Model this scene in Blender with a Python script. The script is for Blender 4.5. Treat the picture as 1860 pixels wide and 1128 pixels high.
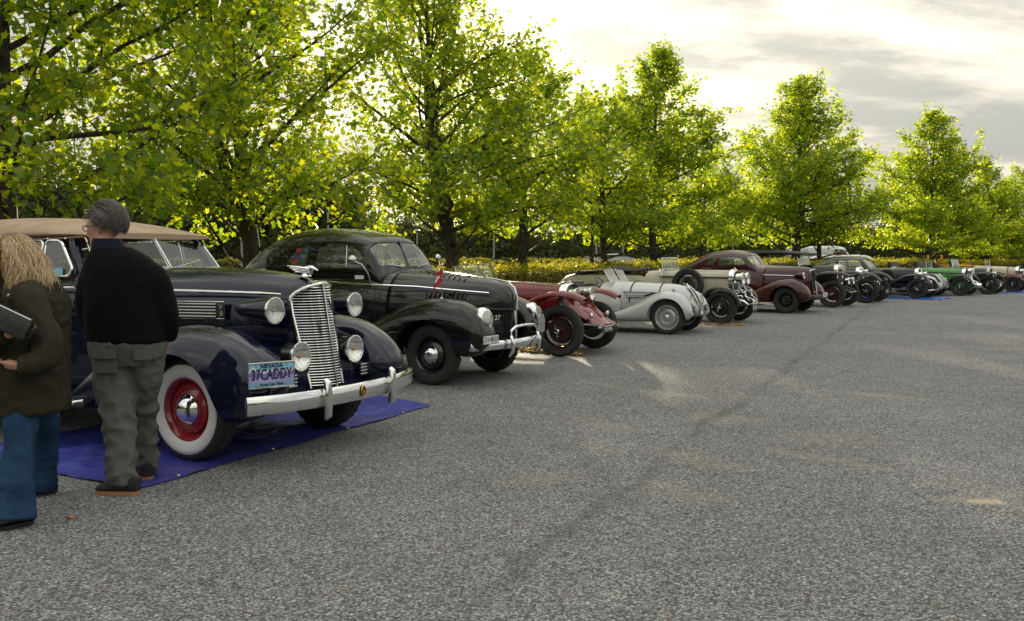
import bpy, bmesh, math, random
import numpy as np
from mathutils import Vector, Matrix, Euler
random.seed(7); RNG = np.random.default_rng(11)
for _o in list(bpy.data.objects): bpy.data.objects.remove(_o)
SC = bpy.context.scene; COL = SC.collection
R = math.radians

# ------------------------------------------------------------------ camera, sky, sun, exposure
cam_d = bpy.data.cameras.new('camera'); cam = bpy.data.objects.new('camera', cam_d); COL.objects.link(cam)
cam_d.sensor_width = 36.0; cam_d.lens = 36.0 * 1700.0 / 1860.0
cam_d.clip_start = 0.05; cam_d.clip_end = 3000.0
cam.location = (0, 0, 1.52); cam.rotation_euler = (R(90) - math.atan(102.0 / 1700.0), 0, 0)
SC.camera = cam
SUN_EL, SUN_AZ = 9.0, -2.2          # degrees; azimuth from +Y towards +X
SUN_DIR = Vector((math.sin(R(SUN_AZ)) * math.cos(R(SUN_EL)), math.cos(R(SUN_AZ)) * math.cos(R(SUN_EL)), math.sin(R(SUN_EL))))
W = bpy.data.worlds.new('World'); SC.world = W; W.use_nodes = True
def build_sky():
    nt = W.node_tree; nt.nodes.clear(); N = nt.nodes.new; L = nt.links.new
    out = N('ShaderNodeOutputWorld'); bg = N('ShaderNodeBackground'); L(bg.outputs[0], out.inputs[0])
    tc = N('ShaderNodeTexCoord')
    nrm = N('ShaderNodeVectorMath'); nrm.operation = 'NORMALIZE'; L(tc.outputs['Generated'], nrm.inputs[0])
    sep = N('ShaderNodeSeparateXYZ'); L(nrm.outputs[0], sep.inputs[0])
    def math_(op, a, b=None, clamp=False):
        m = N('ShaderNodeMath'); m.operation = op; m.use_clamp = clamp
        for i, v in enumerate((a, b)):
            if v is None: continue
            if isinstance(v, (int, float)): m.inputs[i].default_value = v
            else: L(v, m.inputs[i])
        return m.outputs[0]
    zz = math_('ADD', math_('MAXIMUM', sep.outputs[2], 0.0), 0.22)
    px = math_('DIVIDE', sep.outputs[0], zz); py = math_('DIVIDE', sep.outputs[1], zz)
    com = N('ShaderNodeCombineXYZ'); L(px, com.inputs[0]); L(py, com.inputs[1])
    def noise(scale, detail, rough, dist=0.0, off=0.0):
        mp = N('ShaderNodeMapping'); mp.inputs['Location'].default_value = (off, off * 1.7, 0); L(com.outputs[0], mp.inputs[0])
        mp.inputs['Scale'].default_value = (1.0, 1.9, 1.0); mp.inputs['Rotation'].default_value = (0, 0, R(14))
        n = N('ShaderNodeTexNoise'); n.inputs['Scale'].default_value = scale; n.inputs['Detail'].default_value = detail
        n.inputs['Roughness'].default_value = rough; n.inputs['Distortion'].default_value = dist; L(mp.outputs[0], n.inputs['Vector']); return n.outputs[0]
    def ramp(v, a, b, lo=0.0, hi=1.0):
        m = N('ShaderNodeMapRange'); m.interpolation_type = 'SMOOTHSTEP'; L(v, m.inputs[0])
        m.inputs[1].default_value = a; m.inputs[2].default_value = b; m.inputs[3].default_value = lo; m.inputs[4].default_value = hi; return m.outputs[0]
    def mix(f, a, b, mode='MIX'):
        m = N('ShaderNodeMix'); m.data_type = 'RGBA'; m.blend_type = mode
        if isinstance(f, (int, float)): m.inputs[0].default_value = f
        else: L(f, m.inputs[0])
        for i, v in ((6, a), (7, b)):
            if isinstance(v, tuple): m.inputs[i].default_value = (*v, 1)
            else: L(v, m.inputs[i])
        return m.outputs[2]
    sky = N('ShaderNodeTexSky'); sky.sky_type = 'NISHITA'; sky.sun_disc = False
    sky.sun_elevation = R(SUN_EL); sky.sun_rotation = R(SUN_AZ); sky.air_density = 1.0; sky.dust_density = 2.0
    skyc = mix(0.75, mix(1.0, sky.outputs[0], (0.10, 0.10, 0.10), 'MULTIPLY'), (0.42, 0.52, 0.60))
    dot = N('ShaderNodeVectorMath'); dot.operation = 'DOT_PRODUCT'; L(nrm.outputs[0], dot.inputs[0]); dot.inputs[1].default_value = SUN_DIR
    d = math_('MAXIMUM', dot.outputs['Value'], 0.0)
    glow = math_('POWER', d, 70.0); wide = math_('POWER', d, 7.0)
    n1 = noise(1.05, 9, 0.56, 0.35, 3.1); n2 = noise(2.6, 8, 0.6, 0.2, 8.4)
    cover = ramp(n1, 0.30, 0.44)                        # thin blue gaps
    dark = ramp(math_('ADD', math_('MULTIPLY', n1, 0.65), math_('MULTIPLY', n2, 0.35)), 0.405, 0.545)
    cloud = mix(dark, (0.62, 0.58, 0.48), (0.305, 0.312, 0.30))
    warm = mix(wide, (0.0, 0.0, 0.0), (0.17, 0.145, 0.085)); cloud = mix(1.0, cloud, warm, 'ADD')
    edge = math_('MULTIPLY', math_('SUBTRACT', 1.0, math_('MULTIPLY', dark, 0.75)), glow)
    gl = mix(edge, (0, 0, 0), (1.2, 1.05, 0.72)); 
    base = mix(cover, skyc, cloud)
    # an overcast dome is brighter overhead than at the horizon (CIE overcast sky)
    grad = math_('ADD', 0.72, math_('MULTIPLY', math_('MAXIMUM', sep.outputs[2], 0.0), 1.25)); base = mix(1.0, base, grad, 'MULTIPLY')
    L(mix(1.0, base, gl, 'ADD'), bg.inputs['Color']); bg.inputs['Strength'].default_value = 0.98
build_sky()
sun_d = bpy.data.lights.new('sun', 'SUN'); sun_d.energy = 5.0; sun_d.angle = R(1.5); sun_d.color = (1.0, 0.86, 0.62)
sun = bpy.data.objects.new('sun', sun_d); COL.objects.link(sun); sun.rotation_euler = SUN_DIR.to_track_quat('Z', 'Y').to_euler()
VS = SC.view_settings; VS.view_transform = 'Standard'; VS.look = 'None'; VS.exposure = 0.88; VS.gamma = 1.0
SC.cycles.max_bounces = 6; SC.cycles.diffuse_bounces = 2; SC.cycles.glossy_bounces = 4; SC.cycles.transmission_bounces = 3; SC.cycles.transparent_max_bounces = 12; SC.cycles.caustics_reflective = False; SC.cycles.caustics_refractive = False

# ------------------------------------------------------------------ materials
MATS = {}
def mat(name, base, rough=0.5, metal=0.0, coat=0.0, var=0.12, vscale=6.0, bump=0.0, bscale=60.0, spec=0.5, sheen=0.0, rvar=0.08, coords='Object', dirt=None, dscale=3.0):
    """Principled with procedural colour variation, roughness variation and fine bump."""
    if name in MATS: return MATS[name]
    m = bpy.data.materials.new(name); m.use_nodes = True; MATS[name] = m
    nt = m.node_tree; b = nt.nodes['Principled BSDF']; N = nt.nodes.new; L = nt.links.new
    b.inputs['Metallic'].default_value = metal; b.inputs['Coat Weight'].default_value = coat; b.inputs['Coat Roughness'].default_value = 0.025
    b.inputs['Specular IOR Level'].default_value = spec; b.inputs['Sheen Weight'].default_value = sheen
    tc = N('ShaderNodeTexCoord'); n = N('ShaderNodeTexNoise'); n.inputs['Scale'].default_value = vscale; n.inputs['Detail'].default_value = 6
    L(tc.outputs[coords], n.inputs['Vector'])
    mr = N('ShaderNodeMapRange'); L(n.outputs[0], mr.inputs[0]); mr.inputs[1].default_value = 0.3; mr.inputs[2].default_value = 0.7
    mr.inputs[3].default_value = 1.0 - var; mr.inputs[4].default_value = 1.0 + var
    mx = N('ShaderNodeMix'); mx.data_type = 'RGBA'; mx.blend_type = 'MULTIPLY'; mx.inputs[0].default_value = 1.0
    mx.inputs[6].default_value = (*base, 1); L(mr.outputs[0], mx.inputs[7]); colour = mx.outputs[2]
    if dirt:
        n3 = N('ShaderNodeTexNoise'); n3.inputs['Scale'].default_value = dscale; n3.inputs['Detail'].default_value = 9; n3.inputs['Roughness'].default_value = 0.7; L(tc.outputs[coords], n3.inputs['Vector'])
        m3 = N('ShaderNodeMapRange'); L(n3.outputs[0], m3.inputs[0]); m3.inputs[1].default_value = 0.48; m3.inputs[2].default_value = 0.75; m3.inputs[4].default_value = dirt[3]
        mx2 = N('ShaderNodeMix'); mx2.data_type = 'RGBA'; L(m3.outputs[0], mx2.inputs[0]); L(colour, mx2.inputs[6]); mx2.inputs[7].default_value = (*dirt[:3], 1); colour = mx2.outputs[2]
    L(colour, b.inputs['Base Color'])
    n2 = N('ShaderNodeTexNoise'); n2.inputs['Scale'].default_value = vscale * 4; n2.inputs['Detail'].default_value = 5; L(tc.outputs[coords], n2.inputs['Vector'])
    r2 = N('ShaderNodeMapRange'); L(n2.outputs[0], r2.inputs[0]); r2.inputs[1].default_value = 0.3; r2.inputs[2].default_value = 0.7
    r2.inputs[3].default_value = max(0.0, rough - rvar); r2.inputs[4].default_value = min(1.0, rough + rvar); L(r2.outputs[0], b.inputs['Roughness'])
    if bump > 0:
        n4 = N('ShaderNodeTexNoise'); n4.inputs['Scale'].default_value = bscale; n4.inputs['Detail'].default_value = 6; L(tc.outputs[coords], n4.inputs['Vector'])
        bp = N('ShaderNodeBump'); bp.inputs['Strength'].default_value = bump; bp.inputs['Distance'].default_value = 0.01; L(n4.outputs[0], bp.inputs['Height']); L(bp.outputs[0], b.inputs['Normal'])
    return m
def paint(name, base): return mat(name, base, rough=0.4, coat=1.0, var=0.10, vscale=2.0, rvar=0.06, spec=0.08)
def glass(name, tint=(0.93, 0.97, 0.95), refl=0.10, dust=0.04):
    if name in MATS: return MATS[name]
    m = bpy.data.materials.new(name); m.use_nodes = True; MATS[name] = m; nt = m.node_tree; nt.nodes.clear(); N = nt.nodes.new; L = nt.links.new
    out = N('ShaderNodeOutputMaterial'); tr = N('ShaderNodeBsdfTransparent'); tr.inputs[0].default_value = (*tint, 1)
    gl = N('ShaderNodeBsdfGlossy'); gl.inputs['Roughness'].default_value = 0.02
    fr = N('ShaderNodeLayerWeight'); pw = N('ShaderNodeMath'); pw.operation = 'POWER'; L(fr.outputs['Facing'], pw.inputs[0]); pw.inputs[1].default_value = 4.0; fr.inputs['Blend'].default_value = 0.5
    mr = N('ShaderNodeMapRange'); L(pw.outputs[0], mr.inputs[0]); mr.inputs[3].default_value = refl; mr.inputs[4].default_value = 0.95
    mx = N('ShaderNodeMixShader'); L(mr.outputs[0], mx.inputs[0]); L(tr.outputs[0], mx.inputs[1]); L(gl.outputs[0], mx.inputs[2])
    df = N('ShaderNodeBsdfDiffuse'); df.inputs[0].default_value = (0.6, 0.6, 0.55, 1)
    tc = N('ShaderNodeTexCoord'); nz = N('ShaderNodeTexNoise'); nz.inputs['Scale'].default_value = 5; nz.inputs['Detail'].default_value = 8; L(tc.outputs['Object'], nz.inputs['Vector'])
    m2 = N('ShaderNodeMapRange'); L(nz.outputs[0], m2.inputs[0]); m2.inputs[1].default_value = 0.35; m2.inputs[2].default_value = 0.8; m2.inputs[4].default_value = dust * 3
    mx2 = N('ShaderNodeMixShader'); L(m2.outputs[0], mx2.inputs[0]); L(mx.outputs[0], mx2.inputs[1]); L(df.outputs[0], mx2.inputs[2]); L(mx2.outputs[0], out.inputs[0])
    return m
def leafmat(name, c1, c2, t1, t2, trans=0.5, rough=0.45):
    """Leaf: each leaf island takes a random tone; light passes through it."""
    m = bpy.data.materials.new(name); m.use_nodes = True; MATS[name] = m; nt = m.node_tree; nt.nodes.clear(); N = nt.nodes.new; L = nt.links.new
    out = N('ShaderNodeOutputMaterial'); g = N('ShaderNodeNewGeometry')
    def cm(a, b):
        x = N('ShaderNodeMix'); x.data_type = 'RGBA'; L(g.outputs['Random Per Island'], x.inputs[0]); x.inputs[6].default_value = (*a, 1); x.inputs[7].default_value = (*b, 1); return x.outputs[2]
    d = N('ShaderNodeBsdfPrincipled'); L(cm(c1, c2), d.inputs['Base Color']); d.inputs['Roughness'].default_value = rough; d.inputs['Specular IOR Level'].default_value = 0.35
    t = N('ShaderNodeBsdfTranslucent'); L(cm(t1, t2), t.inputs[0])
    x = N('ShaderNodeMixShader'); x.inputs[0].default_value = trans; L(d.outputs[0], x.inputs[1]); L(t.outputs[0], x.inputs[2]); L(x.outputs[0], out.inputs[0]); return m

# ------------------------------------------------------------------ mesh helpers
def link(name, data, parent=None, loc=None, rot=None, m=None, label=None, cat=None, group=None, kind=None, scale=None):
    o = bpy.data.objects.new(name, data); COL.objects.link(o)
    if parent is not None: o.parent = parent
    if loc is not None: o.location = loc
    if rot is not None: o.rotation_euler = rot
    if scale is not None: o.scale = scale
    if m is not None and data is not None and not data.materials: data.materials.append(m)
    for k, v in (('label', label), ('category', cat), ('group', group), ('kind', kind)):
        if v: o[k] = v
    return o
def thing(name, label, cat, loc=(0, 0, 0), rz=0.0, group=None, scale=None):
    return link(name, None, loc=loc, rot=(0, 0, rz), label=label, cat=cat, group=group, scale=scale)
def finish(me, smooth=40):
    me.validate(clean_customdata=False)
    if smooth:
        me.shade_smooth()
        try: me.set_sharp_from_angle(angle=R(smooth))
        except Exception: pass
    return me
class MB:
    def __init__(s): s.v = []; s.f = []
    def add(s, verts, faces):
        b = len(s.v); s.v.extend([tuple(p) for p in verts]); s.f.extend([tuple(b + i for i in f) for f in faces]); return s
    def box(s, c, d, rot=None, bev=0.0):
        hx, hy, hz = d[0] / 2, d[1] / 2, d[2] / 2
        if bev > 0:
            b = min(bev, hx * .9, hy * .9, hz * .9); bm = bmesh.new(); bmesh.ops.create_cube(bm, size=1.0)
            for v in bm.verts: v.co = Vector((v.co.x * d[0], v.co.y * d[1], v.co.z * d[2]))
            bmesh.ops.bevel(bm, geom=list(bm.edges), offset=b, segments=2, affect='EDGES', profile=0.6)
            bm.verts.index_update(); vs = [v.co.copy() for v in bm.verts]; fs = [[v.index for v in f.verts] for f in bm.faces]; bm.free()
        else:
            vs = [Vector((x * hx, y * hy, z * hz)) for x in (-1, 1) for y in (-1, 1) for z in (-1, 1)]
            fs = [(0, 1, 3, 2), (4, 6, 7, 5), (0, 4, 5, 1), (2, 3, 7, 6), (0, 2, 6, 4), (1, 5, 7, 3)]
        M = Euler(rot).to_matrix() if rot is not None else None
        return s.add([(M @ p if M else p) + Vector(c) for p in vs], fs)
    def tube(s, pts, r, n=8, cap=True, closed=False, flat=None):
        P = [Vector(p) for p in pts]; k = len(P); rr = r if isinstance(r, (list, tuple)) else [r] * k
        T = []
        for i in range(k):
            a = P[(i - 1) % k] if (closed or i > 0) else P[i]; b = P[(i + 1) % k] if (closed or i < k - 1) else P[i]
            t = (b - a); T.append(t.normalized() if t.length > 1e-9 else Vector((0, 0, 1)))
        u = T[0].orthogonal().normalized(); vs = []
        if flat is not None:
            fu = Vector(flat); u = (fu - T[0] * fu.dot(T[0])); u = u.normalized() if u.length > 1e-6 else T[0].orthogonal().normalized()
        for i in range(k):
            u = (u - T[i] * u.dot(T[i])); u = u.normalized() if u.length > 1e-6 else T[i].orthogonal().normalized()
            w = T[i].cross(u)
            for j in range(n):
                a = 2 * math.pi * j / n; vs.append(P[i] + (u * math.cos(a) + w * math.sin(a)) * rr[i])
        fs = []
        for i in range(k if closed else k - 1):
            for j in range(n):
                a = i * n + j; b = i * n + (j + 1) % n; c = ((i + 1) % k) * n + (j + 1) % n; d = ((i + 1) % k) * n + j; fs.append((a, b, c, d))
        if cap and not closed: fs.append(tuple(range(n - 1, -1, -1))); fs.append(tuple((k - 1) * n + j for j in range(n)))
        return s.add(vs, fs)
    def lathe(s, prof, n=32, axis='y', o=(0, 0, 0), mod=None, cap=False):
        """prof: (radius, offset along axis)."""
        vs = []; k = len(prof)
        for j in range(n):
            a = 2 * math.pi * j / n; c, sn = math.cos(a), math.sin(a)
            for i, (r, h) in enumerate(prof):
                if mod: r, h = mod(i, j, r, h)
                p = {'y': (r * c, h, r * sn), 'x': (h, r * c, r * sn), 'z': (r * c, r * sn, h)}[axis]
                vs.append((p[0] + o[0], p[1] + o[1], p[2] + o[2]))
        fs = []
        for j in range(n):
            for i in range(k - 1):
                a = j * k + i; b = ((j + 1) % n) * k + i; fs.append((a, a + 1, b + 1, b))
        if cap: fs.append(tuple(j * k for j in range(n))); fs.append(tuple(j * k + k - 1 for j in range(n - 1, -1, -1)))
        return s.add(vs, fs)
    def rings(s, rings, cap=True, closed=True):
        k = len(rings[0]); vs = [p for r in rings for p in r]; fs = []
        for i in range(len(rings) - 1):
            for j in range(k if closed else k - 1):
                a = i * k + j; b = i * k + (j + 1) % k; fs.append((a, b, b + k, a + k))
        if cap: fs.append(tuple(range(k - 1, -1, -1))); fs.append(tuple((len(rings) - 1) * k + j for j in range(k)))
        return s.add(vs, fs)
    def prism(s, poly, d):
        """poly: 3-D points of one face; d: offset vector."""
        k = len(poly); D = Vector(d); vs = [Vector(p) for p in poly] + [Vector(p) + D for p in poly]
        fs = [tuple(range(k - 1, -1, -1)), tuple(range(k, 2 * k))] + [(i, (i + 1) % k, k + (i + 1) % k, k + i) for i in range(k)]
        return s.add(vs, fs)
    def mesh(s, name='mesh', smooth=40, fix=True):
        me = bpy.data.meshes.new(name); me.from_pydata(s.v, [], s.f)
        if fix:
            bm = bmesh.new(); bm.from_mesh(me); bmesh.ops.recalc_face_normals(bm, faces=bm.faces); bm.to_mesh(me); bm.free()
        return finish(me, smooth)
    def build(s, name, m, parent=None, smooth=40, **kw):
        return link(name, s.mesh(name, smooth), parent, m=m, **kw)
def pchip(X, Y, q):
    X = np.asarray(X, float); Y = np.asarray(Y, float); h = np.diff(X); dl = np.diff(Y) / h; n = len(X); d = np.zeros(n)
    if n == 2: return Y[0] + (q - X[0]) * dl[0]
    for i in range(1, n - 1):
        if dl[i - 1] * dl[i] > 0:
            w1 = 2 * h[i] + h[i - 1]; w2 = h[i] + 2 * h[i - 1]; d[i] = (w1 + w2) / (w1 / dl[i - 1] + w2 / dl[i])
    d[0] = dl[0]; d[-1] = dl[-1]
    i = np.clip(np.searchsorted(X, q) - 1, 0, n - 2); t = (q - X[i]) / h[i]
    return (1 + 2 * t) * (1 - t) ** 2 * Y[i] + t * (1 - t) ** 2 * h[i] * d[i] + t * t * (3 - 2 * t) * Y[i + 1] + t * t * (t - 1) * h[i] * d[i + 1]
def loft(keys, nx=48, nr=40, shrink=0.0, mb=None, power=1.5):
    """keys rows: x, z_bottom, z_top, half_width, exponent, taper[, y_centre]; superelliptic sections along x."""
    K = np.array([list(k) + [0.0] * (7 - len(k)) for k in keys], float); K = K[np.argsort(K[:, 0])]
    u = 0.5 - 0.5 * np.cos(np.linspace(0, math.pi, nx)); u = 0.6 * u + 0.4 * np.linspace(0, 1, nx)
    q = K[0, 0] + shrink + (K[-1, 0] - K[0, 0] - 2 * shrink) * u
    A = [pchip(K[:, 0], K[:, i], q) for i in range(1, 7)]
    rings = []
    for i in range(nx):
        zb, zt, w, n, tp, cy = [a[i] for a in A]; zb += shrink; zt -= shrink; w -= shrink
        zt = max(zt, zb + 0.004); w = max(w, 0.004); ring = []
        for j in range(nr):
            a = 2 * math.pi * (j + 0.5) / nr; c, s_ = math.cos(a), math.sin(a)
            yy = math.copysign(abs(c) ** (2 / n), c); z = (zb + zt) / 2 + (zt - zb) / 2 * math.copysign(abs(s_) ** (2 / n), s_)
            t = min(max((z - zb) / (zt - zb), 0), 1); ring.append((q[i], cy + w * yy * (1 - tp * t ** power), z))
        rings.append(ring)
    mb = mb or MB(); mb.rings(rings); return mb
def evalmesh(o):
    dg = bpy.context.evaluated_depsgraph_get(); e = o.evaluated_get(dg); me = bpy.data.meshes.new_from_object(e, depsgraph=dg); return me
def boolean(a, cutters, op='DIFFERENCE', smooth=40):
    """a, cutters: meshes; returns a new mesh."""
    oa = bpy.data.objects.new('tmp', a); COL.objects.link(oa); tmp = [oa]
    for c in cutters:
        oc = bpy.data.objects.new('tmp', c); COL.objects.link(oc); tmp.append(oc)
        md = oa.modifiers.new('b', 'BOOLEAN'); md.operation = op; md.object = oc; md.solver = 'EXACT'
    me = evalmesh(oa)
    for o in tmp: bpy.data.objects.remove(o)
    return finish(me, smooth)
def copy_tree(root, **props):
    """A thing with copies of its parts and their sub-parts."""
    def rec(o, par):
        c = o.copy(); COL.objects.link(c); c.parent = par
        for ch in KIDS.get(o.name, []): rec(ch, c)
        return c
    r = rec(root, None)
    for k, v in props.items(): r[k] = v
    return r
KIDS = {}
def index_kids():
    KIDS.clear()
    for o in bpy.data.objects:
        if o.parent: KIDS.setdefault(o.parent.name, []).append(o)
_fc = {}
def text_mesh(s, size, depth=0.001, spacing=1.0, bold=0.0, shear=0.0):
    cu = bpy.data.curves.new('lettering', 'FONT'); cu.body = s; cu.size = size; cu.extrude = depth; cu.align_x = 'CENTER'; cu.align_y = 'CENTER'
    cu.space_character = spacing; cu.offset = bold; cu.shear = shear; cu.resolution_u = 3
    o = bpy.data.objects.new('tmp', cu); COL.objects.link(o); me = evalmesh(o); bpy.data.objects.remove(o); bpy.data.curves.remove(cu)
    return me

# ------------------------------------------------------------------ the setting: ground and car park
def asphalt():
    m = bpy.data.materials.new('asphalt'); m.use_nodes = True; nt = m.node_tree; b = nt.nodes['Principled BSDF']; N = nt.nodes.new; L = nt.links.new
    tc = N('ShaderNodeTexCoord'); V = tc.outputs['Object']
    def vor(scale, feat='F1', out='Distance'):
        v = N('ShaderNodeTexVoronoi'); v.inputs['Scale'].default_value = scale; v.feature = feat; L(V, v.inputs['Vector']); return v
    def noise(scale, det=6, rough=0.6, vec=V):
        n = N('ShaderNodeTexNoise'); n.inputs['Scale'].default_value = scale; n.inputs['Detail'].default_value = det; n.inputs['Roughness'].default_value = rough; L(vec, n.inputs['Vector']); return n.outputs[0]
    def rng(v, a, b_, lo, hi, s=False):
        r = N('ShaderNodeMapRange'); L(v, r.inputs[0]); r.inputs[1].default_value = a; r.inputs[2].default_value = b_; r.inputs[3].default_value = lo; r.inputs[4].default_value = hi
        if s: r.interpolation_type = 'SMOOTHSTEP'
        return r.outputs[0]
    def mth(op, a, b_):
        x = N('ShaderNodeMath'); x.operation = op
        for i, v in enumerate((a, b_)):
            if isinstance(v, (int, float)): x.inputs[i].default_value = v
            else: L(v, x.inputs[i])
        return x.outputs[0]
    def mix(f, a, b_, mode='MIX'):
        x = N('ShaderNodeMix'); x.data_type = 'RGBA'; x.blend_type = mode
        if isinstance(f, (int, float)): x.inputs[0].default_value = f
        else: L(f, x.inputs[0])
        for i, v in ((6, a), (7, b_)):
            if isinstance(v, tuple): x.inputs[i].default_value = (*v, 1)
            else: L(v, x.inputs[i])
        return x.outputs[2]
    v1 = vor(80.0); v2 = vor(150.0)
    sepc = N('ShaderNodeSeparateColor'); L(v1.outputs['Color'], sepc.inputs[0]); sep2 = N('ShaderNodeSeparateColor'); L(v2.outputs['Color'], sep2.inputs[0])
    chip = rng(sepc.outputs[0], 0, 1, 0.35, 1.6); chip2 = rng(sep2.outputs[1], 0, 1, 0.62, 1.32)
    gap = rng(v1.outputs['Distance'], 0.35, 0.75, 1.0, 0.42)
    big = rng(noise(0.35, 7, 0.62), 0.3, 0.7, 0.84, 1.15); mid = rng(noise(2.4, 8, 0.7), 0.3, 0.7, 0.88, 1.12)
    lum = mth('MULTIPLY', mth('MULTIPLY', chip, chip2), mth('MULTIPLY', gap, mth('MULTIPLY', big, mid)))
    col = mix(1.0, (0.268, 0.271, 0.277), lum, 'MULTIPLY')
    # a few pale and rusty stones
    col = mix(rng(sepc.outputs[1], 0.975, 0.985, 0, 1), col, (0.55, 0.52, 0.46)); col = mix(rng(sepc.outputs[2], 0.9955, 0.9975, 0, 1), col, (0.30, 0.18, 0.09))
    # pale tan patches at set positions, with wobbled edges and flecks
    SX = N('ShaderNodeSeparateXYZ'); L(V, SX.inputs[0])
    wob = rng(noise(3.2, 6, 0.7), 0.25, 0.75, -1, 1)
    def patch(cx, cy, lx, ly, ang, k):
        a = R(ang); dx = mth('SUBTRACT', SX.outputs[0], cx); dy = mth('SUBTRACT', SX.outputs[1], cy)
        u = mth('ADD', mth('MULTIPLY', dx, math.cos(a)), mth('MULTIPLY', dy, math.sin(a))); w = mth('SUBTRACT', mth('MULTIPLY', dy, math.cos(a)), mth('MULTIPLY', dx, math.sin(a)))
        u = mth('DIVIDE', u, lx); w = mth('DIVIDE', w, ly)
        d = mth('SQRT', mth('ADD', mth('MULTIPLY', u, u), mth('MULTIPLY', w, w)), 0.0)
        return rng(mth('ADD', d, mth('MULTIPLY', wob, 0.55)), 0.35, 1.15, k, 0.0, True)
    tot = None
    for p in PALE_PATCHES:
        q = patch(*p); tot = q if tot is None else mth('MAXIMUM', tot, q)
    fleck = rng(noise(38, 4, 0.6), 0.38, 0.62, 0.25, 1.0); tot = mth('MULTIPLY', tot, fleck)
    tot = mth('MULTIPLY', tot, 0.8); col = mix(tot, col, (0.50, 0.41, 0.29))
    # paving seam: a dark worn line where two lanes of asphalt meet
    (x0, y0), (x1, y1) = (-0.55, 3.2), (4.2, 13.6); ln = math.hypot(x1 - x0, y1 - y0); nx, ny = -(y1 - y0) / ln, (x1 - x0) / ln
    off = mth('ADD', mth('MULTIPLY', mth('SUBTRACT', SX.outputs[0], x0), nx), mth('MULTIPLY', mth('SUBTRACT', SX.outputs[1], y0), ny))
    off = mth('ADD', off, rng(noise(0.9, 4), 0.3, 0.7, -0.10, 0.10)); off = mth('ABSOLUTE', off, 0.0)
    seam = mth('MULTIPLY', rng(off, 0.01, 0.10, 1.0, 0.0, True), rng(noise(1.4, 6, 0.7), 0.4, 0.62, 0.1, 0.62))
    col = mix(seam, col, (0.075, 0.075, 0.075))
    L(col, b.inputs['Base Color']); b.inputs['Roughness'].default_value = 0.82; b.inputs['Specular IOR Level'].default_value = 0.35
    h = mth('ADD', mth('MULTIPLY', gap, 0.7), mth('ADD', mth('MULTIPLY', sepc.outputs[0], 0.5), mth('MULTIPLY', sep2.outputs[1], 0.25)))
    bp = N('ShaderNodeBump'); bp.inputs['Strength'].default_value = 1.0; bp.inputs['Distance'].default_value = 0.010; L(h, bp.inputs['Height']); L(bp.outputs[0], b.inputs['Normal'])
    return m
PALE_PATCHES = [(2.91, 5.68, 0.14, 0.07, -10, 1.9), (2.85, 5.7, 0.30, 0.11, -12, 0.5), (1.75, 10.1, 0.65, 0.20, -40, 0.35), (1.05, 10.9, 0.5, 0.10, -48, 0.4), (4.0, 10.0, 0.75, 0.12, -40, 0.5),
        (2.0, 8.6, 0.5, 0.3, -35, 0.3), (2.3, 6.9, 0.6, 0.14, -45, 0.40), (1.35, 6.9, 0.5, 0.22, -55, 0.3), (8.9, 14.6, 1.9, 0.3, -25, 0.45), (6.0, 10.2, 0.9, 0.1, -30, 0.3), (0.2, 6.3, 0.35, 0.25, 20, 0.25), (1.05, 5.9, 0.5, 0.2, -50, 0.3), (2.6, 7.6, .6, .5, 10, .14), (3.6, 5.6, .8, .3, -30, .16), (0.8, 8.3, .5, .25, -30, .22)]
def sheet(name, pts, z, m, kind='structure', grid=None):
    mb = MB(); mb.add([(x, y, z) for x, y in pts], [tuple(range(len(pts)))]); return link(name, mb.mesh(name, 0, fix=False), m=m, kind=kind)
soil = mat('soil_and_grass', (0.075, 0.085, 0.035), rough=0.95, var=0.35, vscale=0.8, bump=0.6, bscale=25, dirt=(0.10, 0.075, 0.045, 0.8), dscale=0.7)
sheet('ground', [(-900, -900), (900, -900), (900, 1500), (-900, 1500)], -0.03, soil)
HEDGE = [(-12.5, 0.5), (-9.3, 6.2), (-6.47, 11.9), (-4.37, 16.0), (-1.24, 22.1), (0.27, 25.0), (2.6, 29.6), (5.3, 34.7), (8.6, 39.2), (13.0, 42.6), (19.4, 46.3), (28, 50.3), (44, 56)]
kerb_pts = [(x + 1.05, y - 0.62) for x, y in HEDGE]
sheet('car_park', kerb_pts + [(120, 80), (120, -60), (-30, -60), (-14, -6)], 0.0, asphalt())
sheet('access_road', [(-60, 33), (-20, 52.5), (60, 66), (60, 58), (-16, 45), (-60, 26)], -0.02, mat('road_asphalt', (0.12, 0.12, 0.12), rough=0.9, var=0.2, vscale=3, bump=0.4, bscale=80))
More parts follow.
